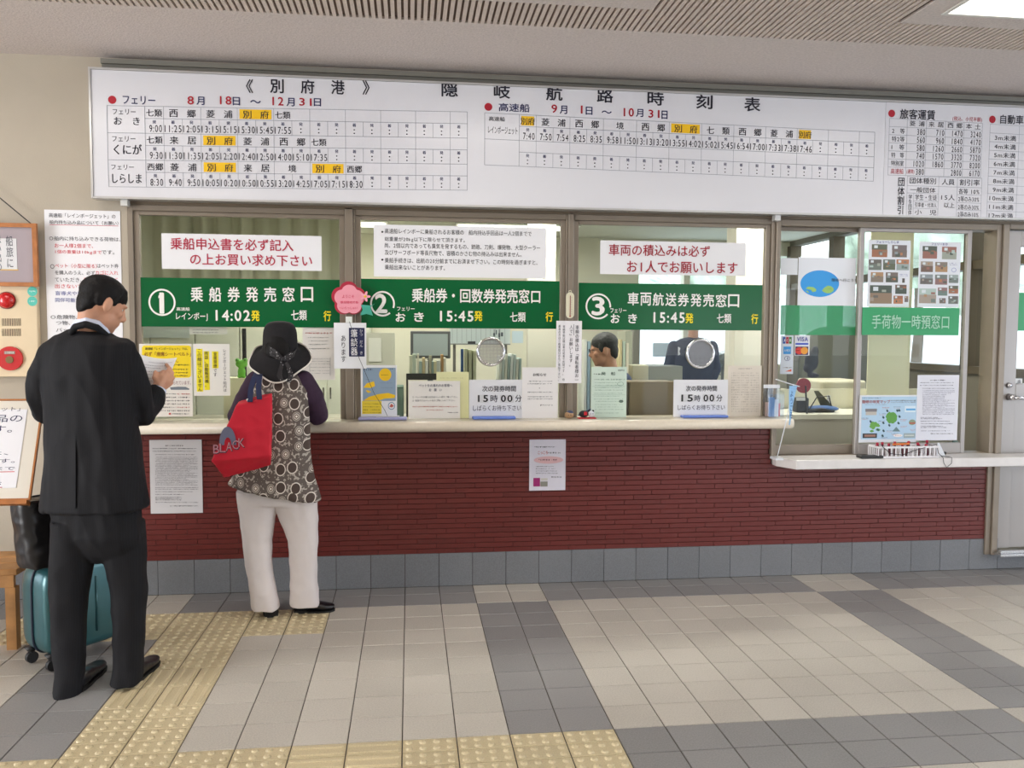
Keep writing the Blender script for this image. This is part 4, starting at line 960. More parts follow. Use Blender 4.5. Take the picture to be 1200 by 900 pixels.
# island poster, the cartoon rider on it is left out
s = Sign('poster', (935.3, 302, 1002.6, 358), .0435, (232, 236, 244), 'white poster with a blue oval and green islands on the left sliding pane', 'poster', thick=.0015); s.fr(900, 290, 10)
s.ellipse(606, 424, 226, 156, '#3ba0ea', n=40)
s.poly([(630, 505), (660, 470), (700, 447), (740, 455), (768, 480), (765, 510), (730, 535), (690, 538), (655, 525)], '#9cc870', .0018); s.poly([(440, 480), (470, 458), (530, 466), (565, 490), (560, 515), (520, 524), (500, 495), (470, 492)], '#9cc870', .0018); s.poly([(442, 512), (462, 508), (480, 528), (465, 532)], '#9cc870', .0018)
s.text('隠岐へ行こう！', 745, 365, 1022, 402, '#2a2c38', .01); s.dashes(680, 482, 750, 490, '#5c7840', 3, cell=14); s.done()
s = Sign('paper_strip', (914.9, 302.5, 934.8, 322), .0435, (234, 238, 244), 'blank white strip of paper left of the island poster', 'paper', thick=.0015); s.done()
# credit card stickers
s = Sign('card_sticker', (914.6, 393, 929.8, 438.3), .046, (214, 222, 232), 'tall sticker of four card marks low on the left sliding pane', 'sticker', 'card stickers', thick=.001); s.fr(880, 380, 7.5)
for x, c, ch in ((280, '#2456a8', 'J'), (308, '#b8243a', 'C'), (334, '#3a8a3c', 'B')): s.rect(x, 112, x + 23, 170, c); s.text(ch, x + 5, 130, x + 18, 152, '#f4f4f4', .01)
s.rect(285, 196, 351, 262, '#3f9ae0'); s.text('AMEX', 290, 220, 346, 240, '#dcecf8', .02); s.ellipse(318, 300, 26, 22, '#6c7c9c', inner=.8); s.rect(318, 288, 326, 312, '#4a5c84'); s.dashes(280, 376, 355, 386, '#6a5a50', 3, cell=9); s.poly([(300, 415), (355, 395), (355, 415)], '#d8582c'); s.done()
s = Sign('card_sticker', (931.2, 393, 948.8, 416.6), .046, (222, 226, 232), 'square sticker of two card marks beside the tall one', 'sticker', 'card stickers', thick=.001); s.fr(880, 380, 7.5)
s.text('VISA', 404, 112, 500, 150, '#3c4aa0', .02); s.rect(390, 165, 503, 180, '#2c4cc0'); s.rect(390, 196, 503, 270, '#3a2c58'); s.ellipse(422, 232, 32, 32, '#d84038', .0018); s.ellipse(468, 232, 32, 32, '#e8a040', .002); s.dashes(396, 226, 495, 238, '#f4e8d8', 3, cell=14); s.done()
# tourist map and rules sheet
s = paper('map_poster', (1006.8, 463, 1074.5, 518.3), -.003, (226, 230, 238), 'pale blue island map poster on the luggage window sash', 'poster'); s.fr(1000, 440, 8.571)
s.rect(80, 212, 632, 640, '#b4d2ea', .0011); s.dashes(88, 222, 275, 232, '#5a6478', 1, cell=10); s.text('隠岐の味覚マップ', 88, 246, 368, 280, '#b05048', .014); s.dashes(378, 245, 625, 262, '#7c8494', 5, cell=12); s.dashes(378, 266, 625, 276, '#7c8494', 6, cell=12); s.dashes(118, 290, 330, 297, '#5a6478', 7, cell=10)
s.rect(120, 334, 236, 364, '#7e7c80'); s.rect(124, 364, 232, 398, '#c0bcb4'); s.rect(92, 582, 236, 628, '#34363c'); s.rect(110, 594, 222, 616, '#a07868', .0016); s.rect(516, 306, 626, 368, '#d8e8f4'); s.rect(528, 332, 622, 350, '#56a8e0', .0016); s.rect(504, 580, 618, 626, '#9cacb0'); s.rect(514, 596, 608, 608, '#ccd4d0', .0016)
RR = random.Random(3)
s.poly([(385 + (56 + RR.uniform(-9, 9)) * math.cos(q), 424 + (60 + RR.uniform(-9, 9)) * math.sin(q)) for q in np.linspace(0, 6.28, 26)[:-1]], '#5c9c44')
for cx, cy, r in ((205, 490, 38), (190, 515, 30), (240, 500, 26), (185, 558, 20), (245, 545, 22)): s.poly([(cx + (r + RR.uniform(-7, 7)) * math.cos(q), cy + (r * .7 + RR.uniform(-7, 7)) * math.sin(q)) for q in np.linspace(0, 6.28, 14)[:-1]], '#6aa64c', .0014 + r * 1e-6)
for cx, cy in ((300, 420), (300, 475), (340, 355), (460, 350), (440, 352), (462, 412), (452, 478), (360, 500), (302, 555), (172, 462), (245, 545), (292, 605)): s.poly([(cx - 13, cy), (cx - 4, cy - 16), (cx + 8, cy - 6), (cx + 13, cy + 8), (cx, cy + 15)], '#33505c', .0018)
s.ellipse(590, 470, 34, 28, '#8c9c84'); s.rect(560, 472, 622, 486, '#b8604c', .0018); s.poly([(390, 562), (430, 515), (470, 562)], '#6c8890'); s.ellipse(447, 603, 46, 16, '#f0ecec'); s.text('おきのしま', 420, 598, 474, 608, '#c05850')
for x0, y0 in ((290, 318), (405, 312), (260, 380), (80, 425), (248, 455), (470, 440), (328, 550), (470, 505), (570, 540), (280, 618), (380, 580)): s.dashes(x0, y0, x0 + 68, y0 + 8, '#c46c64' if (x0 // 10) % 2 else '#54688c', 3, cell=9); s.dashes(x0 + 4, y0 + 12, x0 + 60, y0 + 19, '#c47c74', 4, cell=9)
s.done()
s = paper('notice', (1074.2, 439.5, 1122.8, 516), -.006, (226, 228, 238), 'white printed rules sheet over the right edge of the map poster'); s.fr(1000, 440, 8.571)
s.dashes(770, 42, 920, 54, '#4c4c5c', 3, cell=20); s.lines(668, 68, 1020, (68, 94), 10, '#6c6c80', 4, .4); s.lines(690, 126, 1010, (126,), 9, '#6c6c80', 2, .8); s.lines(695, 148, 1015, range(148, 395, 14), 8, '#8c8ca0', 6, .4); s.lines(675, 418, 1005, (418, 430, 455, 480, 504, 518, 552), 9, '#74748a', 8, .5); s.dashes(775, 580, 1000, 590, '#3c3c4c', 4, cell=11); s.done()
# cream blind strip behind the luggage window
bx0, bx1 = at(1016.5, 430, .5)[0], at(1066, 430, .5)[0]
t = tag(MB().box(bx0, bx1, .5, .506, at(1040, 475, .5)[2], 2.3).build('roller_blind', mat('blind', (246, 240, 206), .8)), 'pale yellow paper blind hanging inside the luggage window', 'blind')
MB().tube([(bx0 - .02, .503, 2.31), (bx1 + .02, .503, 2.31)], .018, 10).build('roller', MATS['white_metal'], t)
MB().box((bx0 + bx1) / 2 - .01, (bx0 + bx1) / 2 + .01, .49, .52, 2.32, ZO - .001).build('bracket', MATS['white_metal'], t)
# small white card on the door
s = Sign('door_label', (1190, 443.5, 1197.8, 458.5), .018, (236, 238, 240), 'small white vertical label on the glass of the right door', 'label', thick=.001); s.text('出入口', 1192, 445, 1195.8, 457, '#3a4450', .01, True); s.done()

# ================================================================ THINGS ON THE TICKET COUNTER
CZ = 1.0055
def stand_sheet(name, px0, py0, px1, Y, col, label, cat='sign', group=None, base=None, tilt=.02, thick=.003, draw=None, frame=None, rnd=0.0):
    """upright card whose foot stands on the counter"""
    d = CZ; pyb = proj(((at(px0, 480, Y)[0] + at(px1, 480, Y)[0]) / 2, Y, d))[1]
    s = Sign(name, (px0, py0, px1, pyb), Y, col, label, cat, group, thick)
    if rnd: bevel(s.o, rnd, 4)
    if frame: s.fr(*frame)
    if draw: draw(s)
    return s.done()
def d1(s):
    s.rect(232, 570, 430, 770, '#8ca2b8'); s.ellipse(367, 612, 37, 38, '#f0c41c', .0016); s.rect(228, 770, 345, 848, '#ecd23c'); s.dashes(240, 575, 290, 588, '#3a4454', 2, cell=12); s.dashes(395, 573, 415, 583, '#3a4454', 3, cell=9)
    s.poly([(235, 768), (270, 745), (330, 728), (385, 722), (428, 735), (424, 752), (360, 756), (330, 768)], '#f0c41c', .0016); s.poly([(236, 690), (256, 664), (300, 652), (306, 680), (280, 692)], '#f0c41c', .0016); s.poly([(250, 708), (262, 704), (284, 716), (264, 722)], '#f0c41c', .0016)
    s.ellipse(405, 800, 21, 23, '#5c88a8', inner=.82); s.poly([(392, 804), (404, 786), (420, 800), (406, 810)], '#c06058', .0018)
    for y in (785, 803, 821, 838): s.dashes(236, y, 340, y + 6, '#9c8424', 4, cell=10)
    s.dashes(345, 612, 385, 617, '#8c6c20', 3, cell=9); s.lines(250, 640, 300, (640,), 4, '#5c6c80', 3); s.lines(340, 660, 410, (660, 690), 4, '#6c7c90', 5)
stand_sheet('weather_poster', 422.8, 428, 465.2, -.03, (232, 234, 238), 'small poster of a yellow sun and islands on a blue ground, in a lavender stand', 'poster', frame=(380, 320, 5.14), draw=d1)
def tray(px0, px1, y0, y1, h, col, label, name='plastic_stand'):
    a, b = at(px0, 489, (y0 + y1) / 2)[0], at(px1, 489, (y0 + y1) / 2)[0]
    o = MB().box(a, b, y0, y1, CZ, CZ + h).build(name, mat('tray_%s' % (col,), col, .25)); bevel(o, h * .35, 2); return tag(o, label, 'stand', 'sign stands on the counter')
tray(420, 477, -.1, -.034, .016, (170, 172, 216), 'lavender stand with a pen groove under the weather poster')
def d2(s):
    s.text('ペットをお連れのお客様へ', 150, 576, 432, 600, '#3c4460', .01); s.text('お　願　い', 236, 614, 342, 638, '#3c4460', .01); s.text('① ペットをお連れの方はペット券をご購入下さい。', 95, 677, 478, 694, '#4a4a58'); s.text('② 船室内ではペットはカゴ等に入れて下さい。', 95, 707, 455, 723, '#4a4a58'); s.dashes(98, 762, 478, 773, '#c86860', 4, cell=9); s.dashes(215, 790, 355, 802, '#c86860', 5, cell=9); s.dashes(395, 812, 485, 821, '#3c4048', 6, cell=8)
stand_sheet('notice', 479, 446.5, 539.2, -.022, (234, 232, 228), 'white pet owners notice standing before the cream sheet', 'notice', frame=(470, 370, 7.2), draw=d2)
def d3(s): s.dashes(330, 522, 520, 530, '#c0c08c', 4, cell=14)
stand_sheet('notice', 511.5, 435.8, 549.4, -.012, (226, 226, 176), 'plain cream yellow sheet standing behind the pet owners notice', 'notice', frame=(470, 370, 7.2), draw=d3)
def dt(f):
    def q(s):
        if f == 2:
            s.text('次の発券時間', 762, 379, 944, 410, '#2a2c38', .01); s.rect(735, 428, 795, 470, '#d4d6da'); s.rect(858, 428, 932, 470, '#d4d6da'); s.text('15', 740, 430, 792, 465, '#1a1a20', .03); s.text('時', 806, 428, 846, 467, '#4a4c58', .01); s.text('00', 864, 430, 924, 465, '#1a1a20', .03); s.text('分', 940, 428, 974, 466, '#2a2c38', .01); s.text('しばらくお待ち下さい', 712, 484, 972, 514, '#343644')
        else:
            s.text('次の発券時間', 702, 351, 857, 379, '#2a2c38', .01); s.rect(676, 394, 740, 432, '#d4d6da'); s.rect(786, 394, 848, 432, '#d4d6da'); s.text('15', 680, 397, 735, 430, '#1a1a20', .03); s.text('時', 744, 398, 774, 431, '#4a4c58', .01); s.text('00', 791, 397, 842, 430, '#1a1a20', .03); s.text('分', 854, 397, 884, 430, '#2a2c38', .01); s.text('しばらくお待ち下さい', 660, 447, 897, 473, '#343644')
    return q
stand_sheet('time_sign', 549.8, 445, 612, -.04, (226, 228, 234), 'white next ticketing time board under the talking disc of the second window', 'sign', 'next ticketing time boards', frame=(400, 370, 4.615), draw=dt(2), rnd=.0)
tray(553.5, 603.8, -.1, -.0435, .016, (110, 140, 224), 'blue foot of the time board in the second window')
stand_sheet('time_sign', 789.3, 445, 852.8, -.04, (226, 228, 234), 'white next ticketing time board in the third window, right of the green sheet', 'sign', 'next ticketing time boards', frame=(640, 370, 4.286), draw=dt(3))
tray(798.7, 851.8, -.1, -.0435, .014, (110, 140, 224), 'blue foot of the time board in the third window')
def d4(s):
    s.text('お知らせ', 130, 568, 212, 586, '#3a3c48', .02)
    for y in (615, 630, 682, 710, 724): s.dashes(98, y, 250, y + 7, '#7c7c84', y, cell=7)
    s.dashes(175, 762, 252, 772, '#4a4c54', 4, cell=7); s.ellipse(170, 660, 2, 3, '#3a3c48')
stand_sheet('notice', 612, 430.5, 653.8, -.048, (232, 230, 230), 'white printed information sheet at the right end of the second window', 'notice', frame=(600, 330, 5.29), draw=d4)
def d5(s):
    s.dashes(506, 570, 570, 578, '#5c7468', 3, cell=14); s.text('発　船', 552, 560, 640, 580, '#4c6458', .01); s.dashes(650, 545, 695, 556, '#5c7468', 3, cell=7)
    s.dashes(510, 603, 700, 612, '#7c9c8c', 4, cell=8)
    for y in (625, 640, 655, 670, 690, 708, 726, 740, 760, 775, 790, 812): s.dashes(508 + (y % 3) * 6, y, 660 + (y % 7) * 6, y + 5, '#86a898', y, cell=7)
    s.ellipse(672, 634, 20, 13, '#86a898', inner=.85); s.ellipse(676, 742, 14, 9, '#5c7468'); s.line(498, 650, 700, 650, .0012, '#86a898'); s.line(498, 702, 700, 702, .0012, '#86a898')
stand_sheet('green_form', 692.7, 430, 734.2, -.03, (204, 222, 210), 'pale green printed form standing at the left of the third window', 'notice', frame=(600, 330, 5.29), draw=d5)
def d6(s):
    for k in range(3):
        for y in range(285, 480, 12): s.dashes(930 + k * 48, y, 970 + k * 48, y + 7, '#c2bab0', y + k, cell=9)
    s.dashes(965, 262, 1035, 270, '#a8a098', 2, cell=9)
stand_sheet('notice', 852.9, 428.5, 892, -.012, (222, 214, 202), 'faded beige timetable sheet at the right end of the third window', 'notice', frame=(640, 370, 4.286), draw=d6)
# talking discs in the glass
CHR = MATS['chrome']
for px, py, rp, lab in ((575, 412.3, 17.2, 'round chrome rimmed talking disc in the glass of the second window'), (820, 414.4, 17.0, 'round chrome rimmed talking disc in the glass of the third window')):
    c = at(px, py, .02); r = abs(at(px + rp, py, .02)[0] - c[0])
    t = empty('talking_disc', (c[0], .02, c[2] - r), lab, 'speaker', 'talking discs')
    mb = MB(); n = 40; rings = []
    for k in range(n + 1):
        a = 2 * math.pi * k / n; rr = .0085
        rings.append([(c[0] + (r - rr + rr * math.cos(q)) * math.cos(a), .012 + .016 * math.sin(q), c[2] + (r - rr + rr * math.cos(q)) * math.sin(a)) for q in np.linspace(0, 2 * math.pi, 9)[:-1]])
    mb.loft(rings, False); mb.build('rim', CHR, t, smooth=True)
    m = MATS.get('perf')
    if not m:
        m = mat('perf', (150, 150, 152), .4, .6); nt = m.node_tree; b_ = nt.nodes['Principled BSDF']; tx = nt.nodes.new('ShaderNodeTexCoord'); v = nt.nodes.new('ShaderNodeTexVoronoi'); v.inputs['Scale'].default_value = 150; v.inputs['Randomness'].default_value = 0
        g_ = nt.nodes.new('ShaderNodeMath'); g_.operation = 'GREATER_THAN'; g_.inputs[1].default_value = .33
        mp = nt.nodes.new('ShaderNodeMapping'); mp.inputs['Scale'].default_value = (1, 0, 1)
        nt.links.new(tx.outputs['Object'], mp.inputs[0]); nt.links.new(mp.outputs[0], v.inputs['Vector']); nt.links.new(v.outputs['Distance'], g_.inputs[0]); nt.links.new(g_.outputs[0], b_.inputs['Alpha'])
    mesh_obj('perforated_plate', [(c[0] + (r - .012) * math.cos(a), .010, c[2] + (r - .012) * math.sin(a)) for a in np.linspace(0, 2 * math.pi, 41)[:-1]], [tuple(range(40))], m, t)
# two little dolls on the counter
def P(px, py, Y): return at(px, py, Y)
x = P(667, 485, -.07)[0]; t = empty('round_doll', (x, -.07, CZ), 'tiny brown round doll with a blue cap, at the foot of the post', 'doll', 'little dolls on the counter')
MB().ball((x, -.07, CZ + .021), (.028, .022, .021), 16).build('body', mat('doll_tan', (176, 140, 104), .7), t, smooth=True); MB().ball((x + .004, -.068, CZ + .033), (.022, .02, .014), 14).build('cap', mat('doll_blue', (70, 80, 110), .7), t, smooth=True)
mb = MB(); [mb.ball((x - .008 + .014 * k, -.091, CZ + .022), .003, 8) for k in (0, 1)]; mb.build('eye', MATS['black_plastic'], t)
x = P(686, 485, -.07)[0]; t = empty('lying_doll', (x, -.07, CZ), 'black and white lying doll on a red cloth, left of the green form', 'doll', 'little dolls on the counter')
MB().box(x - .045, x + .06, -.1, -.045, CZ, CZ + .005).build('cloth', mat('doll_red', (190, 30, 44), .8), t)
MB().ball((x - .01, -.07, CZ + .026), (.03, .02, .021), 14).build('body', mat('doll_black', (30, 26, 30), .7), t, smooth=True)
MB().ball((x + .034, -.072, CZ + .025), .02, 14).build('head', mat('doll_white', (214, 218, 226), .6), t, smooth=True)
MB().box(x - .012, x + .006, -.092, -.088, CZ + .02, CZ + .04).build('bib', MATS['doll_red'], t)
mb = MB(); [mb.ball((x + .029 + .012 * k, -.09, CZ + .028), .003, 8) for k in (0, 1)]; mb.build('eye', MATS['black_plastic'], t)
mb = MB(); [mb.ball((x + .022 + .024 * k, -.07, CZ + .043), .007, 8) for k in (0, 1)]; mb.build('ear', MATS['doll_black'], t)
# green frog doll standing inside
x, z = P(282.5, 443, .16)[0], 0
FG = mat('frog_green', (120, 200, 70), .6)
zf = P(282, 443, .32)[2]; x = P(282.5, 443, .32)[0]
t = empty('frog_doll', (x, .34, zf), 'small bright green frog doll inside the first window beside the woman', 'doll')
mb = MB(); mb.ball((x, .34, zf + .035), (.024, .02, .035), 14).ball((x, .34, zf + .085), (.036, .026, .026), 16).ball((x - .024, .335, zf + .108), .013, 10).ball((x + .024, .335, zf + .108), .013, 10); mb.tube([(x - .012, .34, zf + .03), (x - .016, .335, zf)], .01).tube([(x + .012, .34, zf + .03), (x + .016, .335, zf)], .01)
organic(mb, 'body', FG, t, voxel=.004, smooth=2)
mb = MB(); [mb.ball((x + .024 * k, .322, zf + .11), .004, 8) for k in (-1, 1)]; mb.build('eye', MATS['black_plastic'], t)
bx = MB().box(x - .1, x + .13, .3, .5, .741, zf - .001).build('document_box', mat('box_cream', (222, 220, 186), .7)); tag(bx, 'cream document box that carries the frog doll', 'box')
# flower shaped sign with its leaf and string
t = empty('flower_sign', P(408, 371, -.05), 'pink five petalled cardboard flower sign on the post between first and second window', 'sign')
cx, cz = P(408.5, 350, -.05)[0], P(408.5, 350, -.05)[2]; RRr = abs(P(428.5, 350, -.05)[0] - cx)
def flower(r, Y0, Y1, m, nm, dx=0, dz=0):
    pl = []
    for k in range(70):
        a = 2 * math.pi * k / 70; rr = r * (.80 + .22 * abs(math.cos(2.5 * (a - math.pi / 2))) ** .6); pl.append((cx + dx + rr * math.cos(a), cz + dz + rr * math.sin(a)))
    return MB().prism(pl, Y0, Y1).build(nm, m, t)
flower(RRr, -.048, -.042, mat('petal_red', (178, 40, 66), .35), 'petal_back'); flower(RRr * .87, -.053, -.0485, mat('petal_pink', (240, 160, 176), .3), 'petal_front', .004, -.006)
s = Sign('x', None, -.054, None, obj=t); s.fr(380, 320, 5.14)
s.text('ようこそ', 108, 132, 180, 150, '#d84868', .01); s.text('歓迎隠岐の島', 98, 168, 205, 184, '#d84868', .01); s.text('へいらっしゃい', 90, 203, 200, 218, '#d84868', .01); s.done()
lx, lz = P(431, 361, -.05)[0], P(431, 361, -.05)[2]; u_ = RRr / 20
MB().prism([(lx - 8 * u_, lz + 4 * u_), (lx + 4 * u_, lz + 3 * u_), (lx + 8 * u_, lz + 5 * u_), (lx + 3 * u_, lz + 1 * u_), (lx + 6 * u_, lz - 9 * u_), (lx - 2 * u_, lz - 7 * u_), (lx - 9 * u_, lz - 9 * u_), (lx - 6 * u_, lz - 2 * u_)], -.056, -.0495).build('leaf', mat('leaf_teal', (70, 170, 150), .35), t)
pl = [(P(428, 347.5, -.05)[0] + 6.5 * u_ * (.7 + .3 * math.cos(5 * a)) * math.cos(a), P(428, 347.5, -.05)[2] + 6.5 * u_ * (.7 + .3 * math.cos(5 * a)) * math.sin(a)) for a in np.linspace(0, 2 * math.pi, 41)[:-1]]
MB().prism(pl, -.0595, -.0565).build('small_flower', mat('petal_light', (240, 170, 190), .35), t); MB().ball((P(428, 347.5, -.05)[0], -.06, P(428, 347.5, -.05)[2]), .0075, 8).build('flower_centre', mat('yellow', (236, 200, 40), .5), t)
mb = MB().box(P(405, 374, -.05)[0], P(412.5, 374, -.05)[0], -.046, -.042, P(409, 378, -.05)[2], P(409, 371, -.05)[2]); mb.build('tag', mat('tag_white', (232, 236, 232), .5), t)
mb = MB(); mb.tube([P(409.5, 377, -.05), P(412, 385, -.052), P(421, 420, -.054), P(438, 460, -.07), P(451, 481, -.09), P(454, 487.5, -.1)], .0014, 6); tag(mb.build('string', MATS['black_plastic']), 'thin black cord hanging from the flower sign down to a pen', 'cord')
mb = MB(); a, b = at(447, 486, -.085), at(462, 487.5, -.085); mb.tube([(a[0] - .03, -.085, CZ + .021), (b[0] + .03, -.085, CZ + .021)], .005, 8); tag(mb.build('pen', mat('pen_white', (214, 214, 220), .4)), 'white pen lying in the lavender stand', 'pen')
# card box with a slogan strip at the right end of the counter
xa, xb = P(896.5, 480, -.06)[0], P(915.5, 480, -.06)[0]; zt = P(905, 451, -.06)[2]
t = empty('leaflet_holder', ((xa + xb) / 2, -.06, CZ), 'clear plastic leaflet holder at the right end of the ticket counter', 'holder')
CLEAR = glass_mat('clear_plastic', (246, 248, 250)); _m = CLEAR.node_tree.nodes['Mix Shader'].inputs[0]; CLEAR.node_tree.links.remove(_m.links[0]); _m.default_value = .07
hb = MB(); hb.box(xa, xb, -.03, -.028, CZ, zt).box(xa, xb, -.1, -.098, CZ, CZ + (zt - CZ) * .72).box(xa, xa + .002, -.0975, -.031, CZ, CZ + (zt - CZ) * .8).box(xb - .002, xb, -.0975, -.031, CZ, CZ + (zt - CZ) * .8); hb.build('case', CLEAR, t)
MB().box(xa, xb, -.034, -.0305, zt - .022, zt).build('header_card', mat('paper_w', (228, 230, 234), .6), t)
for k, (dx0, dx1, h, col) in enumerate(((.1, .45, .62, (120, 156, 206)), (.3, .75, .55, (226, 232, 240)), (.74, .92, .42, (220, 84, 84)), (.05, .3, .45, (236, 200, 186)))):
    w = xb - xa; MB().box(xa + w * dx0, xa + w * dx1, -.09 + k * .013, -.087 + k * .013, CZ + .002, CZ + (zt - CZ) * h).build('leaflet', mat('leaflet_%d' % k, col, .5), t)
# blue and white fabric strip hanging from a white rod
A, B = P(909, 444.5, -.09), P(936, 453, -.12); C0 = P(911, 537, -.12)
t = empty('banner_stand', P(911, 537.5, -.12), 'white rod stand with a twisted blue and white banner, between the two counters', 'banner')
WP = mat('white_plastic', (228, 232, 238), .4)
mb = MB(); mb.tube([P(909, 444.5, -.22), P(923, 449, -.22), P(937, 453, -.22)], .0028, 8).tube([P(930, 450, -.22), P(921, 495, -.22), (P(911, 535, -.19)[0], -.19, .78)], .0028, 8); mb.build('rod', WP, t)
q = P(912, 537, -.19); MB().box(q[0] - .02, q[0] + .03, -.198, -.12, .7585, .772).build('foot', WP, t)
bv = []; bf = []; n = 16
for k in range(n + 1):
    f_ = k / n; z_ = P(925, 452 + 46 * f_, -.225)[2]; w0 = P(924.5 + 0.5 * f_, 470, -.225)[0]; x2 = P(934 - 8 * f_, 470, -.225)[0]; bv += [(w0 - .004 * math.sin(f_ * 5), -.225 - .006 * math.sin(f_ * 4), z_), (x2, -.225 + .01 * math.sin(f_ * 4), z_)]
    if k: bf.append((2 * k - 2, 2 * k - 1, 2 * k + 1, 2 * k))
o = mesh_obj('banner_cloth', bv, bf, mat('banner_blue', (150, 196, 236), .6), t); so = o.modifiers.new('s', 'SOLIDIFY'); so.thickness = .001
s = Sign('x', None, -.236, None, obj=t); s.text('ようこそ', 925.5, 458, 929, 490, '#2c5a9c', .01, True); s.done()
# things on the luggage counter
LZ = .7575
xa, xb = P(1024, 533, -.12)[0], P(1094, 532, -.12)[0]; y0, y1 = -.17, -.06
t = empty('plastic_basket', ((xa + xb) / 2, -.12, LZ), 'white slotted plastic basket full of red capped pens on the luggage counter', 'basket')
h = .072; mb = MB(); WPm = mat('basket_white', (232, 230, 234), .4); fl_ = .012
mb.box(xa, xb, y0, y1, LZ, LZ + .004)
def side(p0, p1, n):
    p0, p1 = np.array(p0), np.array(p1)
    d = p1 - p0; L_ = np.linalg.norm(d); d /= L_; up = np.array([0, 0, 1.]); nn = np.cross(d, up)
    for zz, hh in ((.006, .010), (h - .006, .012)): mb.obox((p0 + p1) / 2 + up * (zz + LZ), d * L_ / 2, nn * .0015, up * hh / 2)
    for k in range(n + 1): mb.obox(p0 + d * L_ * k / n + up * (LZ + h / 2 - .001), d * .0038, nn * .0013, up * (h / 2 - .008))
side((xa, y0, 0), (xb, y0, 0), 14); side((xa, y1, 0), (xb, y1, 0), 14); side((xa, y0, 0), (xa, y1, 0), 5); side((xb, y0, 0), (xb, y1, 0), 5)
mb.build('basket', WPm, t)
RB = random.Random(9)
for k in range(12):
    px_ = xa + .02 + (xb - xa - .04) * k / 11; yy = RB.uniform(y0 + .02, y1 - .02); ln = RB.uniform(-.012, .012); zh = LZ + RB.uniform(.055, .085)
    p = empty('marker_pen', (px_, yy, LZ + .0045), 'red capped marker pen in the white basket, ' + ORD[k], 'pen', 'marker pens in the basket')
    MB().tube([(px_, yy, LZ + .0045), (px_ + ln, yy, zh)], .0065, 8).build('barrel', mat('pen_dark', (90, 34, 48), .4), p, smooth=True); MB().tube([(px_ + ln, yy, zh + .0002), (px_ + ln * 1.2, yy, zh + .016)], .0082, 8).build('cap', mat('pen_red', (176, 28, 60), .35), p, smooth=True)
    if k % 4 == 0: pass
mb = MB().tube([(xa + .11, y0 + .03, LZ + .08), (xa + .22, y0 + .035, LZ + .082)], .006, 8); tag(mb.build('orange_pen', mat('orange', (226, 120, 40), .4)), 'orange pen lying across the top of the white basket', 'pen')
a_, b_ = P(1007, 535, -.15)[0], P(1033, 535, -.15)[0]; o = MB().box(a_, b_, -.175, -.11, LZ, LZ + .016).build('black_device', MATS['black_plastic']); bevel(o, .004, 2); tag(o, 'flat black device lying left of the white basket', 'device')
x = P(1099, 533, -.12)[0]; mb = MB(); mb.prism([(x - .01, LZ), (x + .05, LZ), (x + .004, LZ + .085), (x - .004, LZ + .085)], -.125, -.118); tag(mb.build('card_stand', WP), 'small white triangular stand right of the basket', 'stand')
x = P(1104, 531, -.06)[0]; o = MB().box(x, x + .03, -.06, -.035, LZ, LZ + .018).build('black_clip', MATS['black_plastic']); bevel(o, .003, 2); tag(o, 'small black adapter right of the triangular stand', 'adapter')
mb = MB(); mb.tube([(xa + .02, y0 - .006, LZ + .074), (xa + .07, y0 - .012, LZ + .03), (xa + .15, y0 - .008, LZ + .02), (xa + .24, y0 - .008, LZ + .05), (xb - .01, y0 + .01, LZ + .08), (xb - .012, y0 - .015, LZ + .03), (xb + .005, -.207, LZ + .004), (xb + .01, -.209, LZ - .03), (xb + .03, -.209, LZ - .055), (xb + .06, -.209, LZ - .03), (xb + .065, -.203, LZ + .004), (xb + .05, -.12, LZ + .004), (x + .005, -.062, LZ + .008)], .002, 6)
tag(mb.build('cable', MATS['black_plastic'], smooth=True), 'thin black cable looping over the basket and counter edge', 'cable')
xg = P(1117, 519, .06)[0]; mb = MB(); mb.tube([(1e-9 + xg + .06, .1, .7395), (xg + .06, .1, .82)], [.03, .032], 18); tag(mb.build('green_mug', mat('mug_green', (70, 110, 104), .4), smooth=False), 'dark green mug on the sill of the open luggage bay', 'mug')
# inside the luggage office
IZ = .98
t = empty('inner_counter', (3.0, .4, 0), 'cream inner counter shelf with grey front behind the left sliding pane', 'counter')
MB().box(2.5, 3.9, .3, .75, IZ - .03, IZ).build('top', mat('inner_top', (226, 222, 204), .5), t); MB().box(2.52, 3.88, .32, .34, 0, IZ - .031).build('front_panel', mat('inner_front', (190, 184, 168), .6), t)
b1 = MB().box(2.62, 3.9, .74, .76, IZ + .001, IZ + .14).build('low_screen', mat('inner_top', ''), t)
mb = MB(); mb.ball(P(963, 477, .5) * [1, 0, 0] + [0, .5, IZ + .022], (.12, .07, .022), 16); tag(mb.build('blue_pouch', mat('pouch', (60, 100, 160), .6), smooth=True), 'flat blue pouch lying on the inner counter', 'pouch')
xx = P(937, 474, .5)[0]; o = MB().box(xx - .04, xx + .045, .45, .53, IZ + .001, IZ + .1).build('black_box', MATS['black_plastic']); bevel(o, .01, 2); tag(o, 'black device with pale label at the left of the inner counter', 'device')
s = Sign('x', None, .449, None, obj=o); s.rect(933, 466, 944, 469.5, '#d8dce4'); s.done()
mb = MB(); mb.tube([(xx + .05, .47, IZ + .01), (xx + .1, .46, IZ + .1), (xx + .2, .48, IZ + .11), (xx + .24, .5, IZ + .005)], .004, 6).tube([(xx + .02, .44, IZ + .01), (xx + .12, .43, IZ + .02), (xx + .22, .45, IZ + .012)], .012, 8); tag(mb.build('coiled_cable', MATS['black_plastic'], smooth=True), 'looped black cable on the inner counter beside the blue pouch', 'cable')
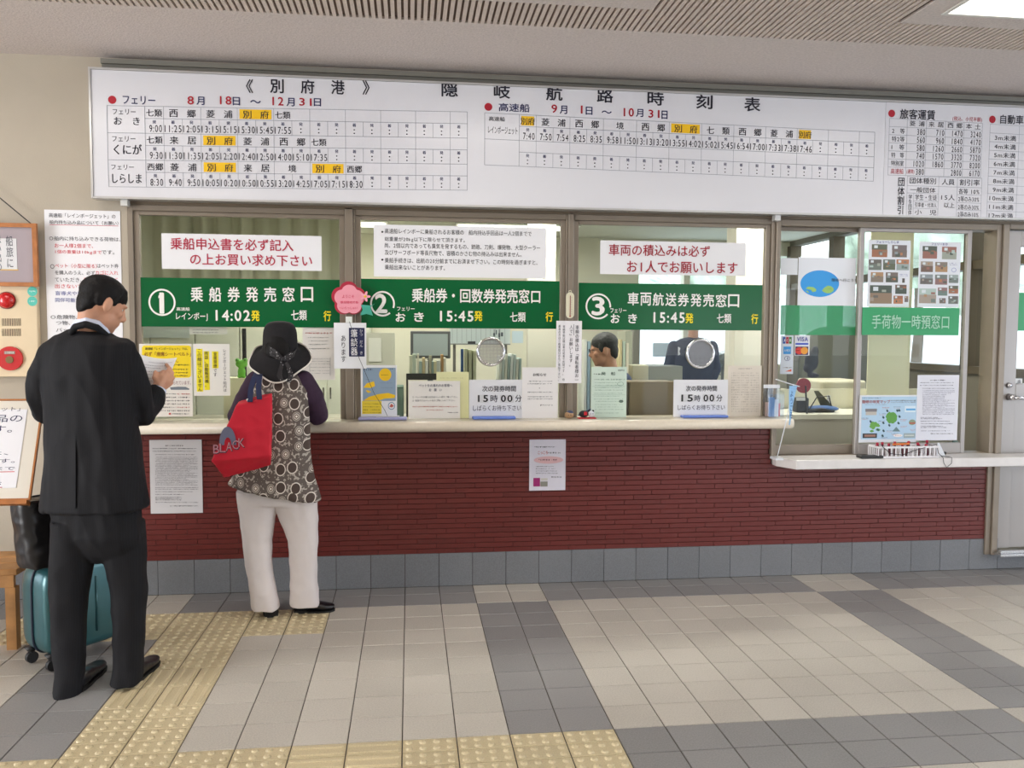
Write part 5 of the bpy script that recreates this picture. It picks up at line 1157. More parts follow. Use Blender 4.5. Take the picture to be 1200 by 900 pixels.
mb = MB(); mb.prism([(xx + .13, IZ + .14), (xx + .16, IZ + .14), (xx + .27, IZ + .03), (xx + .19, IZ + .02)], .55, .56); tag(mb.build('dark_paddle', mat('olive', (84, 82, 62), .5)), 'dark olive fan leaning behind the blue pouch', 'fan')
# red hatted dark figure hanging at the window (plain dark bird ornament)
c = P(949, 427, .35); t = empty('hanging_ornament', c, 'dark animal shaped ornament on a red disc behind the left sliding pane', 'ornament')
mb = MB(); mb.ball(P(951, 423, .35), (.05, .03, .07), 14).ball(P(955, 412, .35), (.028, .02, .04), 12).ball(P(947, 431, .35), (.035, .03, .035), 12).ball(P(953, 440, .35), (.045, .02, .018), 12); organic(mb, 'body', mat('orn_dark', (44, 44, 56), .6), t, voxel=.008, smooth=3)
q = P(942, 452, .36); MB().tube([q + [0, .0, 0], q + [0, .012, 0]], .05, 24).build('disc', mat('orn_red', (150, 36, 48), .5), t)
MB().tube([P(944, 452, .362), P(946, 470, .36) * [1, 1, 0] + [0, 0, IZ + .002]], .006, 8).build('stalk', MATS['black_plastic'], t)
# office chair with a broad grey back, and a spray bottle
t = empty('office_chair', P(985, 470, 1.6) * [1, 1, 0], 'broad backed dark grey office chair behind the left sliding pane', 'chair')
c = P(985, 428, 1.6); mb = MB(); hw, hh = .34, .32
pl = [(c[0] + hw * math.copysign(abs(math.cos(a)) ** .6, math.cos(a)) * (1 - .08 * math.sin(a)), c[2] + hh * math.copysign(abs(math.sin(a)) ** .6, math.sin(a))) for a in np.linspace(0, 2 * math.pi, 41)[:-1]]
mb.prism(pl, 1.6, 1.68); CHM = mat('chair_grey', (92, 94, 86), .7); bevel(mb.build('backrest', CHM, t), .02, 3)
MB().box(c[0] - .3, c[0] + .3, 1.69, 2.2, .5, .58).build('seat', CHM, t); MB().tube([(c[0], 1.95, .05), (c[0], 1.95, .5)], .03, 10).build('post', CHR, t)
for k in range(5): a = k * 2 * math.pi / 5; MB().tube([(c[0], 1.95, .08), (c[0] + .3 * math.cos(a), 1.95 + .3 * math.sin(a), .04)], .018, 8).build('leg', MATS['black_plastic'], t)
for sgn in (-1, 1): MB().tube([(c[0] + sgn * .3, 1.72, .55), (c[0] + sgn * .34, 1.75, .75), (c[0] + sgn * .34, 2.1, .75)], .018, 8).build('armrest', MATS['black_plastic'], t)
z0 = P(978, 460, 1.2)[2]
lb = MB().box(P(962, 447, 1.15)[0], P(1016, 447, 1.15)[0], 1.15, 1.55, .001, P(985, 446, 1.15)[2]).build('side_board', mat('sideb', (208, 202, 178), .6)); tag(lb, 'cream side board before the grey office chair', 'cabinet'); bevel(lb, .02, 3)
x = P(971, 470, .6)[0]; t = empty('spray_bottle', (x, .6, IZ), 'small pale spray bottle on the inner counter', 'bottle')
MB().tube([(x, .6, IZ), (x, .6, IZ + .06), (x, .6, IZ + .085)], [.018, .018, .008], 12).build('body', mat('bottle_pale', (206, 204, 208), .3), t, smooth=True); MB().box(x - .012, x + .01, .593, .607, IZ + .0852, IZ + .105).build('nozzle', WP, t)

# ================================================================ PEOPLE
SKIN = mat('skin', (202, 150, 122), .5, noise_amt=.05, noise_scale=30)
HAIR = mat('hair_black', (14, 12, 13), .55, noise_amt=.3, noise_scale=200, bump=.4, bump_scale=320, spec=.2)
def seg(mb, pts, n=14):
    """limb through (point, radius) pairs"""
    mb.tube([p for p, r in pts], [r for p, r in pts], n)
    for p, r in pts: mb.ball(p, r * .99, 12)
def ringpx(pyl, pyr, xl, xr, dep, Y, yaw=0.0, e=2.4, n=28):
    A, B = at(xl, pyl, Y), at(xr, pyr, Y); c = (A + B) / 2; hw = np.linalg.norm((B - A)[:1]) / 2
    a2 = max(hw * hw - (dep * math.sin(yaw)) ** 2, 1e-4); a = math.sqrt(a2) / max(math.cos(yaw), .3)
    ax = np.array([math.cos(yaw) * a, -math.sin(yaw) * a, (B - A)[2] / 2]); ay = np.array([math.sin(yaw) * dep, math.cos(yaw) * dep, 0])
    return ell(c, ax, ay, n, e)
def basis(theta, pitch, roll=0.0):
    t = math.radians(theta); p = math.radians(pitch)
    f = np.array([math.sin(t) * math.cos(p), math.cos(t) * math.cos(p), -math.sin(p)]); r = np.array([math.cos(t), -math.sin(t), 0]); u = np.cross(r, f)
    q = math.radians(roll); r, u = r * math.cos(q) + u * math.sin(q), u * math.cos(q) - r * math.sin(q)
    return r, f, u
def head(mb, hc, B, k=1.0):
    r, f, u = B; A = [r, f, u]; O = lambda a, b, c: np.array(hc) + (r * a + f * b + u * c) * k
    mb.ball(O(0, -.008, .02), (.074 * k, .094 * k, .095 * k), 22, A); mb.ball(O(0, .03, -.045), (.056 * k, .062 * k, .068 * k), 18, A)
    mb.ball(O(0, .062, -.088), (.024 * k, .022 * k, .02 * k), 12, A)
    mb.ball(O(0, .098, -.022), (.012 * k, .016 * k, .017 * k), 10, A); mb.tube([O(0, .085, .02), O(0, .1, -.018)], [.007 * k, .010 * k], 8)
    mb.ball(O(0, .084, -.054), (.022 * k, .010 * k, .009 * k), 10, A)
    for s_ in (-1, 1):
        mb.ball(O(.080 * s_, -.004, -.012), (.010 * k, .019 * k, .033 * k), 12, A); mb.ball(O(.03 * s_, .078, .022), (.02 * k, .012 * k, .007 * k), 8, A); mb.ball(O(.042 * s_, .06, -.02), (.022 * k, .02 * k, .02 * k), 10, A)
    return O
def eyes(O, par, k=1.0):
    for s_ in (-1, 1):
        MB().ball(O(.029 * s_, .066, .006), .0100 * k, 12).build('eye', mat('eye_white', (230, 228, 224), .3), par, smooth=True)
        MB().ball(O(.029 * s_, .0725, .006), .0050 * k, 10).build('iris', mat('iris', (40, 26, 20), .2), par, smooth=True)
def hand(mb, wrist, pdir, side, normal, spec, k=1.0):
    """palm plus five fingers: spec = list of four curl angles, thumb handled apart"""
    d = np.array(pdir, float); d /= np.linalg.norm(d); nrm = np.array(normal, float); nrm -= d * (nrm @ d); nrm /= np.linalg.norm(nrm); sd = np.cross(d, nrm) * side
    w = np.array(wrist, float); pl = .088 * k
    mb.obox(w + d * pl * .52, d * pl * .5, sd * .036 * k, nrm * .012 * k); mb.ball(w + d * .01, (.026 * k,) * 3, 10)
    for i, (L_, off) in enumerate(((.072, .030), (.080, .010), (.074, -.010), (.058, -.029))):
        c0 = w + d * pl * .95 + sd * off * k; a = spec[i]; p = c0; pts = [(c0 - d * .02, .0095 * k), (c0, .0092 * k)]; ang = 0
        for q, fr_ in enumerate((.42, .33, .25)):
            ang += a * (1, 1.1, .8)[q]; dd = d * math.cos(ang) + nrm * math.sin(ang); p = p + dd * L_ * k * fr_; pts.append((p, (.0088, .008, .0068)[q] * k))
        seg(mb, pts, 8)
    t0 = w + d * pl * .25 + sd * .028 * k; t1 = t0 + (d * .5 + sd * .7 + nrm * .45) * .036 * k; t2 = t1 + (d * .75 + sd * .15 + nrm * .55) * .03 * k
    seg(mb, [(t0, .014 * k), (t1, .011 * k), (t2, .0095 * k)], 8)

# ---------------- man in the dark suit
YM = -1.2
man = empty('person', (at(110, 600, YM)[0], YM, 0), 'person in a dark pinstriped suit seen from behind, reading a white sheet beside the suitcase', 'person')
q = lambda px, py, Y=YM: at(px, py, Y)
SUIT = bpy.data.materials.new('suit'); SUIT.use_nodes = True; nt = SUIT.node_tree; b_ = nt.nodes['Principled BSDF']; b_.inputs['Roughness'].default_value = .75; b_.inputs['Specular IOR Level'].default_value = .25
tx = nt.nodes.new('ShaderNodeTexCoord'); sx_ = nt.nodes.new('ShaderNodeSeparateXYZ'); mm1 = nt.nodes.new('ShaderNodeMath'); mm1.operation = 'MULTIPLY'; mm1.inputs[1].default_value = 115; fr1 = nt.nodes.new('ShaderNodeMath'); fr1.operation = 'FRACT'; g1_ = nt.nodes.new('ShaderNodeMath'); g1_.operation = 'LESS_THAN'; g1_.inputs[1].default_value = .16; mx = nt.nodes.new('ShaderNodeMix'); mx.data_type = 'RGBA'
nt.links.new(tx.outputs['Object'], sx_.inputs[0]); nt.links.new(sx_.outputs['X'], mm1.inputs[0]); nt.links.new(mm1.outputs[0], fr1.inputs[0]); nt.links.new(fr1.outputs[0], g1_.inputs[0]); nt.links.new(g1_.outputs[0], mx.inputs[0]); mx.inputs[6].default_value = srgb((19, 19, 23)); mx.inputs[7].default_value = srgb((27, 27, 32)); nt.links.new(mx.outputs[2], b_.inputs['Base Color'])
HB = basis(52, 24, 4); hc = q(120, 357)
bd = MB(); O = head(bd, hc, HB)
seg(bd, [(O(0, -.03, -.04), .052), (q(106, 388), .055), (q(104, 402), .06)])
bd.loft([ringpx(p_, p_, a, b, d, YM, .3) for p_, a, b, d in ((400, 72, 138, .07), (420, 62, 142, .09), (470, 66, 142, .09), (540, 66, 150, .09), (590, 62, 160, .1))])
WR = q(184, 458, -1.0)
seg(bd, [(q(64, 414), .045), (q(52, 445, -1.18), .038), (q(52, 478, -1.12), .034), (q(82, 474, -.93), .028)])
seg(bd, [(q(146, 414), .05), (q(156, 450, -1.18), .042), (q(165, 482, -1.14), .038), (WR, .027)])
# right hand closes on the sheet
pc = q(190, 444, -.975); seg(bd, [(WR, .026), (q(187, 451, -.99), .028), (pc, .03)]); bd.ball(q(192, 441, -.972), (.026, .018, .03), 12)
for (a, b, c) in (((194, 438), (199, 432), (195, 427)), ((197, 442), (202, 437), (198, 432)), ((198, 447), (203, 443), (199, 438)), ((197, 452), (201, 449), (198, 445))):
    seg(bd, [(q(a[0] - 3, a[1] + 2, -.975), .0105), (q(*a, -.968), .0105), (q(*b, -.945), .0098), (q(*c, -.925), .0086)], 8)
seg(bd, [(q(187, 450, -1.005), .013), (q(181, 443, -1.0), .012), (q(182, 436, -.975), .0095)], 8)
hand(bd, q(82, 474, -.93), (.8, .5, .2), -1, (0, .2, 1), (.5, .55, .6, .65))
LY, RY = -1.3, -1.26
seg(bd, [(q(88, 600), .07), (q(84, 690, -1.22), .045), (q(82, 795, LY), .036), (fl(80, 808) + [0, 0, .05], .036)]); seg(bd, [(q(138, 600), .07), (q(150, 690, -1.2), .045), (q(149, 785, RY), .036), (fl(148, 800) + [0, 0, .05], .036)])
body = organic(bd, 'body', SKIN, man, voxel=.0055, smooth=3, fac=.4)
eyes(O, man)
hb = MB(); r_, f_, u_ = HB; A_ = [r_, f_, u_]
hb.ball(O(0, -.012, .044), (.080, .098, .078), 24, A_).ball(O(0, -.054, .0), (.066, .046, .066), 18, A_).ball(O(0, -.068, -.036), (.048, .022, .034), 14, A_)
for s_ in (-1, 1): hb.ball(O(.0715 * s_, .020, .024), (.009, .015, .032), 10, A_).ball(O(.068 * s_, -.034, .008), (.012, .024, .038), 10, A_)
hb.ball(O(0, .050, .076), (.056, .022, .022), 14, A_)
organic(hb, 'hair', HAIR, man, voxel=.005, smooth=7, wrinkle=.0015, wscale=.014)
jk = MB()
jk.loft([ringpx(a, b, c, d, e_, YM, .32, 2.5) for a, b, c, d, e_ in ((386, 391, 84, 129, .065), (390, 395, 76, 137, .08), (396, 398, 62, 148, .1), (404, 403, 50, 157, .112), (416, 414, 46, 159, .12), (440, 440, 49, 158, .128), (470, 470, 53, 158, .128), (500, 500, 54, 161, .125), (530, 530, 53, 166, .13), (565, 565, 50, 171, .138), (598, 593, 48, 174, .142))])
seg(jk, [(q(60, 418), .056), (q(49, 440, -1.19), .056), (q(47, 465, -1.16), .052), (q(53, 482, -1.12), .052), (q(74, 477, -.97), .042)])
seg(jk, [(q(146, 419), .056), (q(153, 437, -1.19), .060), (q(160, 462, -1.16), .060), (q(166, 484, -1.13), .057), (q(176, 473, -1.06), .050), (q(182, 463, -1.015), .043)])
jk_o = organic(jk, 'jacket', SUIT, man, voxel=.007, smooth=4, wrinkle=.011, wscale=.13, stretch=(1.5, 1, .5))
# hem flap left of the back vent, laid on the jacket's own surface
from mathutils.bvhtree import BVHTree
bvh = BVHTree.FromPolygons([v.co + Vector(man['_o']) for v in jk_o.data.vertices], [tuple(p.vertices) for p in jk_o.data.polygons])
V = []; Fq = []; NR, NC = 16, 10; ok = True
for k in range(NR):
    py = 506 + (596 - 506) * k / (NR - 1)
    for j in range(NC):
        px_ = 62 + (88.5 - 62) * j / (NC - 1); d_ = CF + (px_ - 600) / F * CR - (py - 450) / F * CU; d_ /= np.linalg.norm(d_)
        hit = bvh.ray_cast(Vector(CP), Vector(d_))[0]
        hit = np.array(hit) if hit is not None else q(px_, py, -1.33)
        V.append(hit - d_ * (-.0015 + .010 * (j / (NC - 1)) ** .7 * min(1, k / 4)))
for k in range(NR - 1):
    for j in range(NC - 1): Fq.append((k * NC + j, k * NC + j + 1, (k + 1) * NC + j + 1, (k + 1) * NC + j))
fo = mesh_obj('vent_flap', V, Fq, SUIT, man, smooth=True)
cl = MB(); cl.tube([q(83, 391, -1.26), q(88, 383, -1.275), q(100, 380, -1.285), q(114, 384, -1.275), q(125, 393, -1.25), q(130, 399, -1.22)], [.013, .015, .016, .015, .013, .01], 10); organic(cl, 'jacket_collar', SUIT, man, voxel=.005, smooth=3)
sc_ = MB(); SH = mat('shirt', (214, 220, 240), .6)
sc_.tube([q(84, 386, -1.2), q(90, 378, -1.245), q(102, 375, -1.265), q(114, 379, -1.258), q(123, 387, -1.235), q(128, 394, -1.19), q(124, 397, -1.13)], [.010, .014, .015, .015, .014, .012, .01], 10)
organic(sc_, 'shirt_collar', SH, man, voxel=.0045, smooth=2)
MB().tube([q(182.5, 463, -1.012), q(186, 455.5, -.995)], [.036, .035], 16).build('shirt_cuff', SH, man, smooth=True)
tr = MB()
tr.loft([ringpx(p_, p_, a, b, d, Y_, .3) for p_, a, b, d, Y_ in ((575, 60, 162, .11, -1.2), (600, 60, 165, .115, -1.2), (625, 61, 168, .11, -1.2), (636, 66, 166, .095, -1.2), (646, 76, 158, .08, -1.2), (656, 96, 138, .05, -1.2))])
tr.loft([ringpx(p_, p_, a, b, d, Y_, 0, 2.2) for p_, a, b, d, Y_ in ((610, 61, 114, .09, -1.2), (640, 61, 111, .088, -1.205), (680, 60, 105, .078, -1.215), (720, 60, 100, .068, -1.235), (760, 63, 99, .064, -1.26), (790, 66, 98, .064, -1.29), (813, 66, 95, .078, -1.31))])
tr.loft([ringpx(p_, p_, a, b, d, Y_, 0, 2.2) for p_, a, b, d, Y_ in ((610, 110, 168, .09, -1.2), (640, 118, 170, .088, -1.2), (680, 129, 171, .078, -1.205), (720, 133, 171, .068, -1.22), (760, 134, 167, .064, -1.24), (780, 133, 167, .064, -1.25), (799, 131, 165, .078, -1.27))])
organic(tr, 'trousers', SUIT, man, voxel=.0065, smooth=5, wrinkle=.009, wscale=.11, stretch=(1.3, 1, .6))
LEATHER = mat('leather_black', (16, 16, 22), .3, coat=.2)
def shoe(heel, toe, w, m, par, hh=.075, nm='shoe', heelh=.02):
    heel, toe = np.array(heel, float), np.array(toe, float); d = toe - heel; L_ = np.linalg.norm(d); d /= L_; sd = np.array([d[1], -d[0], 0]); up = np.array([0, 0, 1.])
    mb = MB(); rings = []
    for t_, ww, h_, z_ in ((0, .55, hh * .75, .006), (.06, .8, hh, .004), (.25, .92, hh * 1.05, .004), (.45, .92, hh * .9, .006), (.62, 1.0, hh * .68, .005), (.8, .95, hh * .55, .004), (.93, .7, hh * .45, .006), (1.0, .35, hh * .3, .01)):
        c = heel + d * L_ * t_ + up * (z_ + h_ / 2 + .006); rings.append(ell(c, sd * w / 2 * ww, up * h_ / 2, 18, 2.6))
    mb.loft(rings); o = organic(mb, nm, m, par, voxel=.005, smooth=2)
    sb = MB(); pl = [heel + d * L_ * t_ + sd * w / 2 * ww * s__ for s__, seq in ((1, ((0, .5), (.06, .84), (.25, .94), (.45, .9), (.62, 1.03), (.8, .98), (.93, .74), (1.01, .3))), (-1, ((1.01, .3), (.93, .74), (.8, .98), (.62, 1.03), (.45, .9), (.25, .94), (.06, .84), (0, .5)))) for t_, ww in seq]
    sb.prism([(p[0], p[1]) for p in pl], .001, .011, axis=2); sb.build('sole', mat('sole', (14, 14, 14), .6), o)
    if heelh:
        hbx = MB(); hbx.obox(heel + d * .035 + up * (heelh / 2 + .001), d * .032, sd * w * .38, up * heelh / 2); hbx.build('heel', MATS['sole'], o)
    return o
shoe(fl(87, 812), fl(119, 781), .09, LEATHER, man, .056); shoe(fl(148, 805), fl(182, 775), .09, LEATHER, man, .056)
# white sheet in his hand
sv = []; n = 10
TLc, TRc, BRc, BLc = q(163, 415, -.955), q(207.5, 419, -.90), q(188, 466, -.97), q(166, 478, -1.03)
for j in range(n + 1):
    for i in range(n + 1):
        u1, v1 = i / n, j / n; p = (TLc * (1 - u1) + TRc * u1) * (1 - v1) + (BLc * (1 - u1) + BRc * u1) * v1; p = p + np.array([0, .012 * math.sin(u1 * math.pi), -.012 * math.sin(u1 * math.pi) * (1 - v1)]); sv.append(p)
so = mesh_obj('paper_sheet', sv, [(j * (n + 1) + i, j * (n + 1) + i + 1, (j + 1) * (n + 1) + i + 1, (j + 1) * (n + 1) + i) for j in range(n) for i in range(n)], mat('paper_held', (236, 236, 238), .6), smooth=True)
md = so.modifiers.new('s', 'SOLIDIFY'); md.thickness = .0006; tag(so, 'white printed sheet of paper held up by the man in the suit', 'paper')
pv = MB(); RR = random.Random(4)
def onp(u1, v1):
    p = (TLc * (1 - u1) + TRc * u1) * (1 - v1) + (BLc * (1 - u1) + BRc * u1) * v1; return p + np.array([0, .012 * math.sin(u1 * math.pi) - .0035, -.012 * math.sin(u1 * math.pi) * (1 - v1)])
for v1, a, b in ((.1, .25, .9), (.17, .12, .8), (.22, .12, .6), (.3, .15, .85), (.36, .15, .5), (.44, .15, .8), (.5, .15, .7), (.58, .15, .6), (.65, .15, .5)):
    x_ = a
    while x_ < b:
        w_ = RR.uniform(.02, .05); pv.add([onp(x_, v1 + .012), onp(x_ + w_, v1 + .012), onp(x_ + w_, v1), onp(x_, v1)], [(0, 1, 2, 3)]); x_ += w_ + .02
mesh_obj('lettering', pv.V, pv.F, mat('ink_#9a96a0', '#9a96a0'), so)

# ---------------- woman with the black hat
YW = -.42
wom = empty('person', (at(330, 600, YW)[0], YW, 0), 'person in a wide black hat, patterned tunic and white trousers leaning on the ticket counter', 'person')
q = lambda px, py, Y=YW: at(px, py, Y)
HB = basis(4, 22); hc = q(328.5, 408, -.38)
bd = MB(); O = head(bd, hc, HB, .95)
seg(bd, [(O(0, -.03, -.05), .048), (q(329, 436, -.43), .05)])
bd.loft([ringpx(p_, p_, a, b, d, YW) for p_, a, b, d in ((442, 304, 354, .06), (470, 302, 358, .08), (520, 302, 358, .08), (575, 298, 362, .1))])
for s_, pts in ((-1, ((300, 448, -.42), (284, 476, -.36), (275, 494, -.3))), (1, ((356, 448, -.42), (369, 472, -.36), (374, 489, -.3)))):
    w_ = np.array([q(300 if s_ < 0 else 352, 480)[0], -.13, 1.045]); seg(bd, [(q(*pts[0]), .045), (q(*pts[1]), .038), (q(*pts[2]), .036), (w_, .024)])
    hand(bd, w_, (-s_ * .8, .5, -.12), s_, (0, 0, -1), (.18, .2, .22, .24), .92)
seg(bd, [(q(300, 580), .075), (q(301, 632), .05), (q(308, 705, -.44), .034), (fl(314, 716) + [0, 0, .05], .032)]); seg(bd, [(q(346, 585), .075), (q(355, 632), .05), (q(357, 703, -.43), .034), (fl(357, 714) + [0, 0, .05], .032)])
organic(bd, 'body', SKIN, wom, voxel=.0055, smooth=3, fac=.4)
eyes(O, wom, .95)
hb = MB(); A_ = list(HB); hb.ball(O(0, -.02, .03), (.082, .09, .09), 20, A_).ball(O(0, -.06, -.03), (.07, .045, .07), 16, A_); organic(hb, 'hair', HAIR, wom, voxel=.006, smooth=4)
PURPLE = mat('purple_knit', (50, 26, 52), .8, noise_amt=.15, noise_scale=60)
top = MB()
top.loft([ringpx(p_, p_, a, b, d, YW) for p_, a, b, d in ((436, 312, 346, .055), (440, 302, 355, .07), (455, 297, 361, .085), (490, 300, 360, .085))])
seg(top, [(q(301, 447), .058), (q(288, 470, -.38), .058), (q(279, 488, -.32), .056), (np.array([q(288, 490)[0], -.22, 1.052]), .047), (np.array([q(299, 480)[0], -.14, 1.046]), .038)])
seg(top, [(q(355, 447), .058), (q(366, 466, -.38), .060), (q(372, 486, -.31), .058), (np.array([q(366, 490)[0], -.22, 1.052]), .047), (np.array([q(353, 480)[0], -.14, 1.046]), .038)])
organic(top, 'sweater', PURPLE, wom, voxel=.007, smooth=4, wrinkle=.004, wscale=.07)
# tunic: patterned cloth
TUN = bpy.data.materials.new('tunic_cloth'); TUN.use_nodes = True; nt = TUN.node_tree; L = nt.links; b_ = nt.nodes['Principled BSDF']; b_.inputs['Roughness'].default_value = .85
tx = nt.nodes.new('ShaderNodeTexCoord'); sxx = nt.nodes.new('ShaderNodeSeparateXYZ'); cbb = nt.nodes.new('ShaderNodeCombineXYZ'); L.new(tx.outputs['Object'], sxx.inputs[0]); L.new(sxx.outputs[0], cbb.inputs[0]); L.new(sxx.outputs[2], cbb.inputs[1]); mp = nt.nodes.new('ShaderNodeMapping'); mp.inputs['Scale'].default_value = (1.05, .85, 1); L.new(cbb.outputs[0], mp.inputs[0])
def vor(scale, rnd):
    v = nt.nodes.new('ShaderNodeTexVoronoi'); v.voronoi_dimensions = '2D'; v.inputs['Scale'].default_value = scale; v.inputs['Randomness'].default_value = rnd; L.new(mp.outputs[0], v.inputs['Vector']); return v
def ramp(src, stops):
    r = nt.nodes.new('ShaderNodeValToRGB'); r.color_ramp.interpolation = 'CONSTANT'; el = r.color_ramp.elements
    while len(el) < len(stops): el.new(.5)
    for e_, (p, c) in zip(el, stops): e_.position = p; e_.color = srgb(c)
    L.new(src, r.inputs[0]); return r
v1 = vor(13.5, .6)
base_n = nt.nodes.new('ShaderNodeTexNoise'); base_n.inputs['Scale'].default_value = 60; L.new(mp.outputs[0], base_n.inputs[0])
ra = ramp(v1.outputs['Distance'], ((0, (74, 60, 54)), (.30, (222, 214, 204)), (.36, (96, 86, 80))))
rb_ = ramp(v1.outputs['Distance'], ((0, (230, 224, 214)), (.07, (110, 92, 80)), (.13, (214, 206, 196)), (.18, (92, 80, 74)), (.23, (170, 162, 152)), (.28, (96, 86, 80))))
sel = nt.nodes.new('ShaderNodeMath'); sel.operation = 'GREATER_THAN'; sel.inputs[1].default_value = .5; sc3 = nt.nodes.new('ShaderNodeSeparateColor'); L.new(v1.outputs['Color'], sc3.inputs[0]); L.new(sc3.outputs[0], sel.inputs[0])
m1 = nt.nodes.new('ShaderNodeMix'); m1.data_type = 'RGBA'; L.new(sel.outputs[0], m1.inputs[0]); L.new(ra.outputs[0], m1.inputs[6]); L.new(rb_.outputs[0], m1.inputs[7])
r3 = ramp(base_n.outputs['Fac'], ((0, (0, 0, 0)), (.56, (255, 255, 255)))); far = nt.nodes.new('ShaderNodeMath'); far.operation = 'GREATER_THAN'; far.inputs[1].default_value = .38; L.new(v1.outputs['Distance'], far.inputs[0])
fm = nt.nodes.new('ShaderNodeMath'); fm.operation = 'MULTIPLY'; sc4 = nt.nodes.new('ShaderNodeSeparateColor'); L.new(r3.outputs[0], sc4.inputs[0]); L.new(sc4.outputs[0], fm.inputs[0]); L.new(far.outputs[0], fm.inputs[1])
m2 = nt.nodes.new('ShaderNodeMix'); m2.data_type = 'RGBA'; L.new(fm.outputs[0], m2.inputs[0]); L.new(m1.outputs[2], m2.inputs[6]); m2.inputs[7].default_value = srgb((176, 168, 158)); L.new(m2.outputs[2], b_.inputs['Base Color'])
tu = MB()
tu.loft([ringpx(a, b, c, d, e_, Y_, 0, 2.3) for a, b, c, d, e_, Y_ in ((438, 438, 306, 351, .062, YW), (444, 444, 299, 357, .085, YW), (456, 456, 297, 361, .105, YW), (480, 480, 297, 362, .115, YW), (510, 510, 294, 363, .118, YW), (535, 540, 288, 365, .125, YW), (552, 562, 278, 369, .14, YW), (566, 587, 268, 376, .15, YW))])
tun = organic(tu, 'tunic', TUN, wom, voxel=.007, smooth=4, wrinkle=.009, wscale=.12, stretch=(1.3, 1, .35))
PANT = mat('white_cotton', (222, 214, 212), .8, noise_amt=.02, noise_scale=20)
tr = MB()
tr.loft([ringpx(p_, p_, a, b, d, YW) for p_, a, b, d in ((545, 284, 362, .09), (565, 279, 368, .1), (590, 279, 371, .1))])
tr.loft([ringpx(p_, p_, a, b, d, Y_) for p_, a, b, d, Y_ in ((575, 277, 327, .09, YW), (600, 280, 323, .085, YW), (632, 285, 318, .075, YW), (670, 289.5, 319, .07, -.43), (700, 294, 325, .07, -.435), (713, 296, 327.5, .07, -.435))])
tr.loft([ringpx(p_, p_, a, b, d, Y_) for p_, a, b, d, Y_ in ((575, 318, 372, .09, YW), (600, 325, 372, .085, YW), (632, 338, 372, .075, YW), (670, 341, 371, .07, YW), (698, 340, 373, .07, YW), (709, 340, 374.5, .07, YW))])
organic(tr, 'trousers', PANT, wom, voxel=.0065, smooth=4, wrinkle=.007, wscale=.09, stretch=(1, 1, .7))
shoe(fl(318, 724), fl(316, 707), .085, LEATHER, wom, .06, heelh=.03); shoe(fl(345, 717), fl(392, 715.5), .085, LEATHER, wom, .062, heelh=.015)
# hat: crown, drooping wavy brim with white piping, ribbon bow
BLKC = mat('hat_black', (20, 18, 22), .9, noise_amt=.2, noise_scale=60); sW = np.linalg.norm(q(329, 410) - q(328, 410))
HC = q(328.3, 400, -.39)
ht = MB(); rings = []
prof = ((.02, 20.5), (.035, 22.5), (.06, 21.8), (.080, 18.5), (.088, 12), (.090, 1))
def hring(rad, dz, tilt=0.0, wave=0.0, n=60, drop=0.0):
    out = []
    for k in range(n):
        a = 2 * math.pi * k / n; rr = rad * (1 + wave * math.cos(5 * a + .9)); sn = math.sin(a)
        z_ = dz + tilt * sn - drop * max(0, -sn) ** 2 + wave * .10 * math.sin(5 * a)
        out.append(HC + np.array([rr * math.cos(a), rr * sn * .92, z_]))
    return out
rings = [hring(.01, .107), hring(.045, .104), hring(.070, .092), hring(.084, .065), hring(.088, .03), hring(.089, -.015, .004), hring(.092, -.045, .015), hring(.112, -.055, .035, .01, drop=.012), hring(.135, -.068, .060, .03, drop=.025), hring(.156, -.080, .085, .05, drop=.04)]
ht.loft(rings, False); ht.F.append(tuple(range(60)))
hat = ht.build('hat', BLKC, wom, smooth=True); md = hat.modifiers.new('s', 'SOLIDIFY'); md.thickness = .004; sd_ = hat.modifiers.new('u', 'SUBSURF'); sd_.levels = sd_.render_levels = 1
pp = MB(); rim = rings[-1]; pp.tube(rim + [rim[0]], .0042, 8); pp.build('brim_piping', mat('piping_white', (232, 226, 218), .7), hat, smooth=True)
RBN = bpy.data.materials.new('ribbon'); RBN.use_nodes = True; nt = RBN.node_tree; b_ = nt.nodes['Principled BSDF']; vv = nt.nodes.new('ShaderNodeTexVoronoi'); vv.inputs['Scale'].default_value = 95; tx = nt.nodes.new('ShaderNodeTexCoord'); rr_ = nt.nodes.new('ShaderNodeValToRGB'); rr_.color_ramp.interpolation = 'CONSTANT'; rr_.color_ramp.elements[0].color = srgb((190, 188, 190)); rr_.color_ramp.elements[1].position = .2; rr_.color_ramp.elements[1].color = srgb((26, 24, 30)); nt.links.new(tx.outputs['Object'], vv.inputs[0]); nt.links.new(vv.outputs['Distance'], rr_.inputs[0]); nt.links.new(rr_.outputs[0], b_.inputs['Base Color'])
rb2 = MB(); YB_ = -.515
def strip2(pts, w):
    pts = [q(*p) for p in pts]
    V = []; Fc = []
    for k, p in enumerate(pts):
        t_ = pts[min(k + 1, len(pts) - 1)] - pts[max(k - 1, 0)]; nn = np.cross(t_, [0, 1, 0]); nn /= np.linalg.norm(nn) + 1e-9; ww = w[k] if hasattr(w, '__len__') else w
        V += [p + nn * ww / 2, p - nn * ww / 2]
        if k: Fc.append((2 * k - 2, 2 * k - 1, 2 * k + 1, 2 * k))
    rb2.add(V, Fc)
strip2([(332, 421, -.56), (324, 414, -.555), (316, 408.5, -.53), (318, 415, -.55), (328, 421, -.562)], [.012, .022, .024, .018, .01]); strip2([(332, 421, -.56), (340, 415, -.55), (347, 409, -.52), (343, 417, -.55), (335, 423, -.562)], [.012, .018, .02, .016, .01])
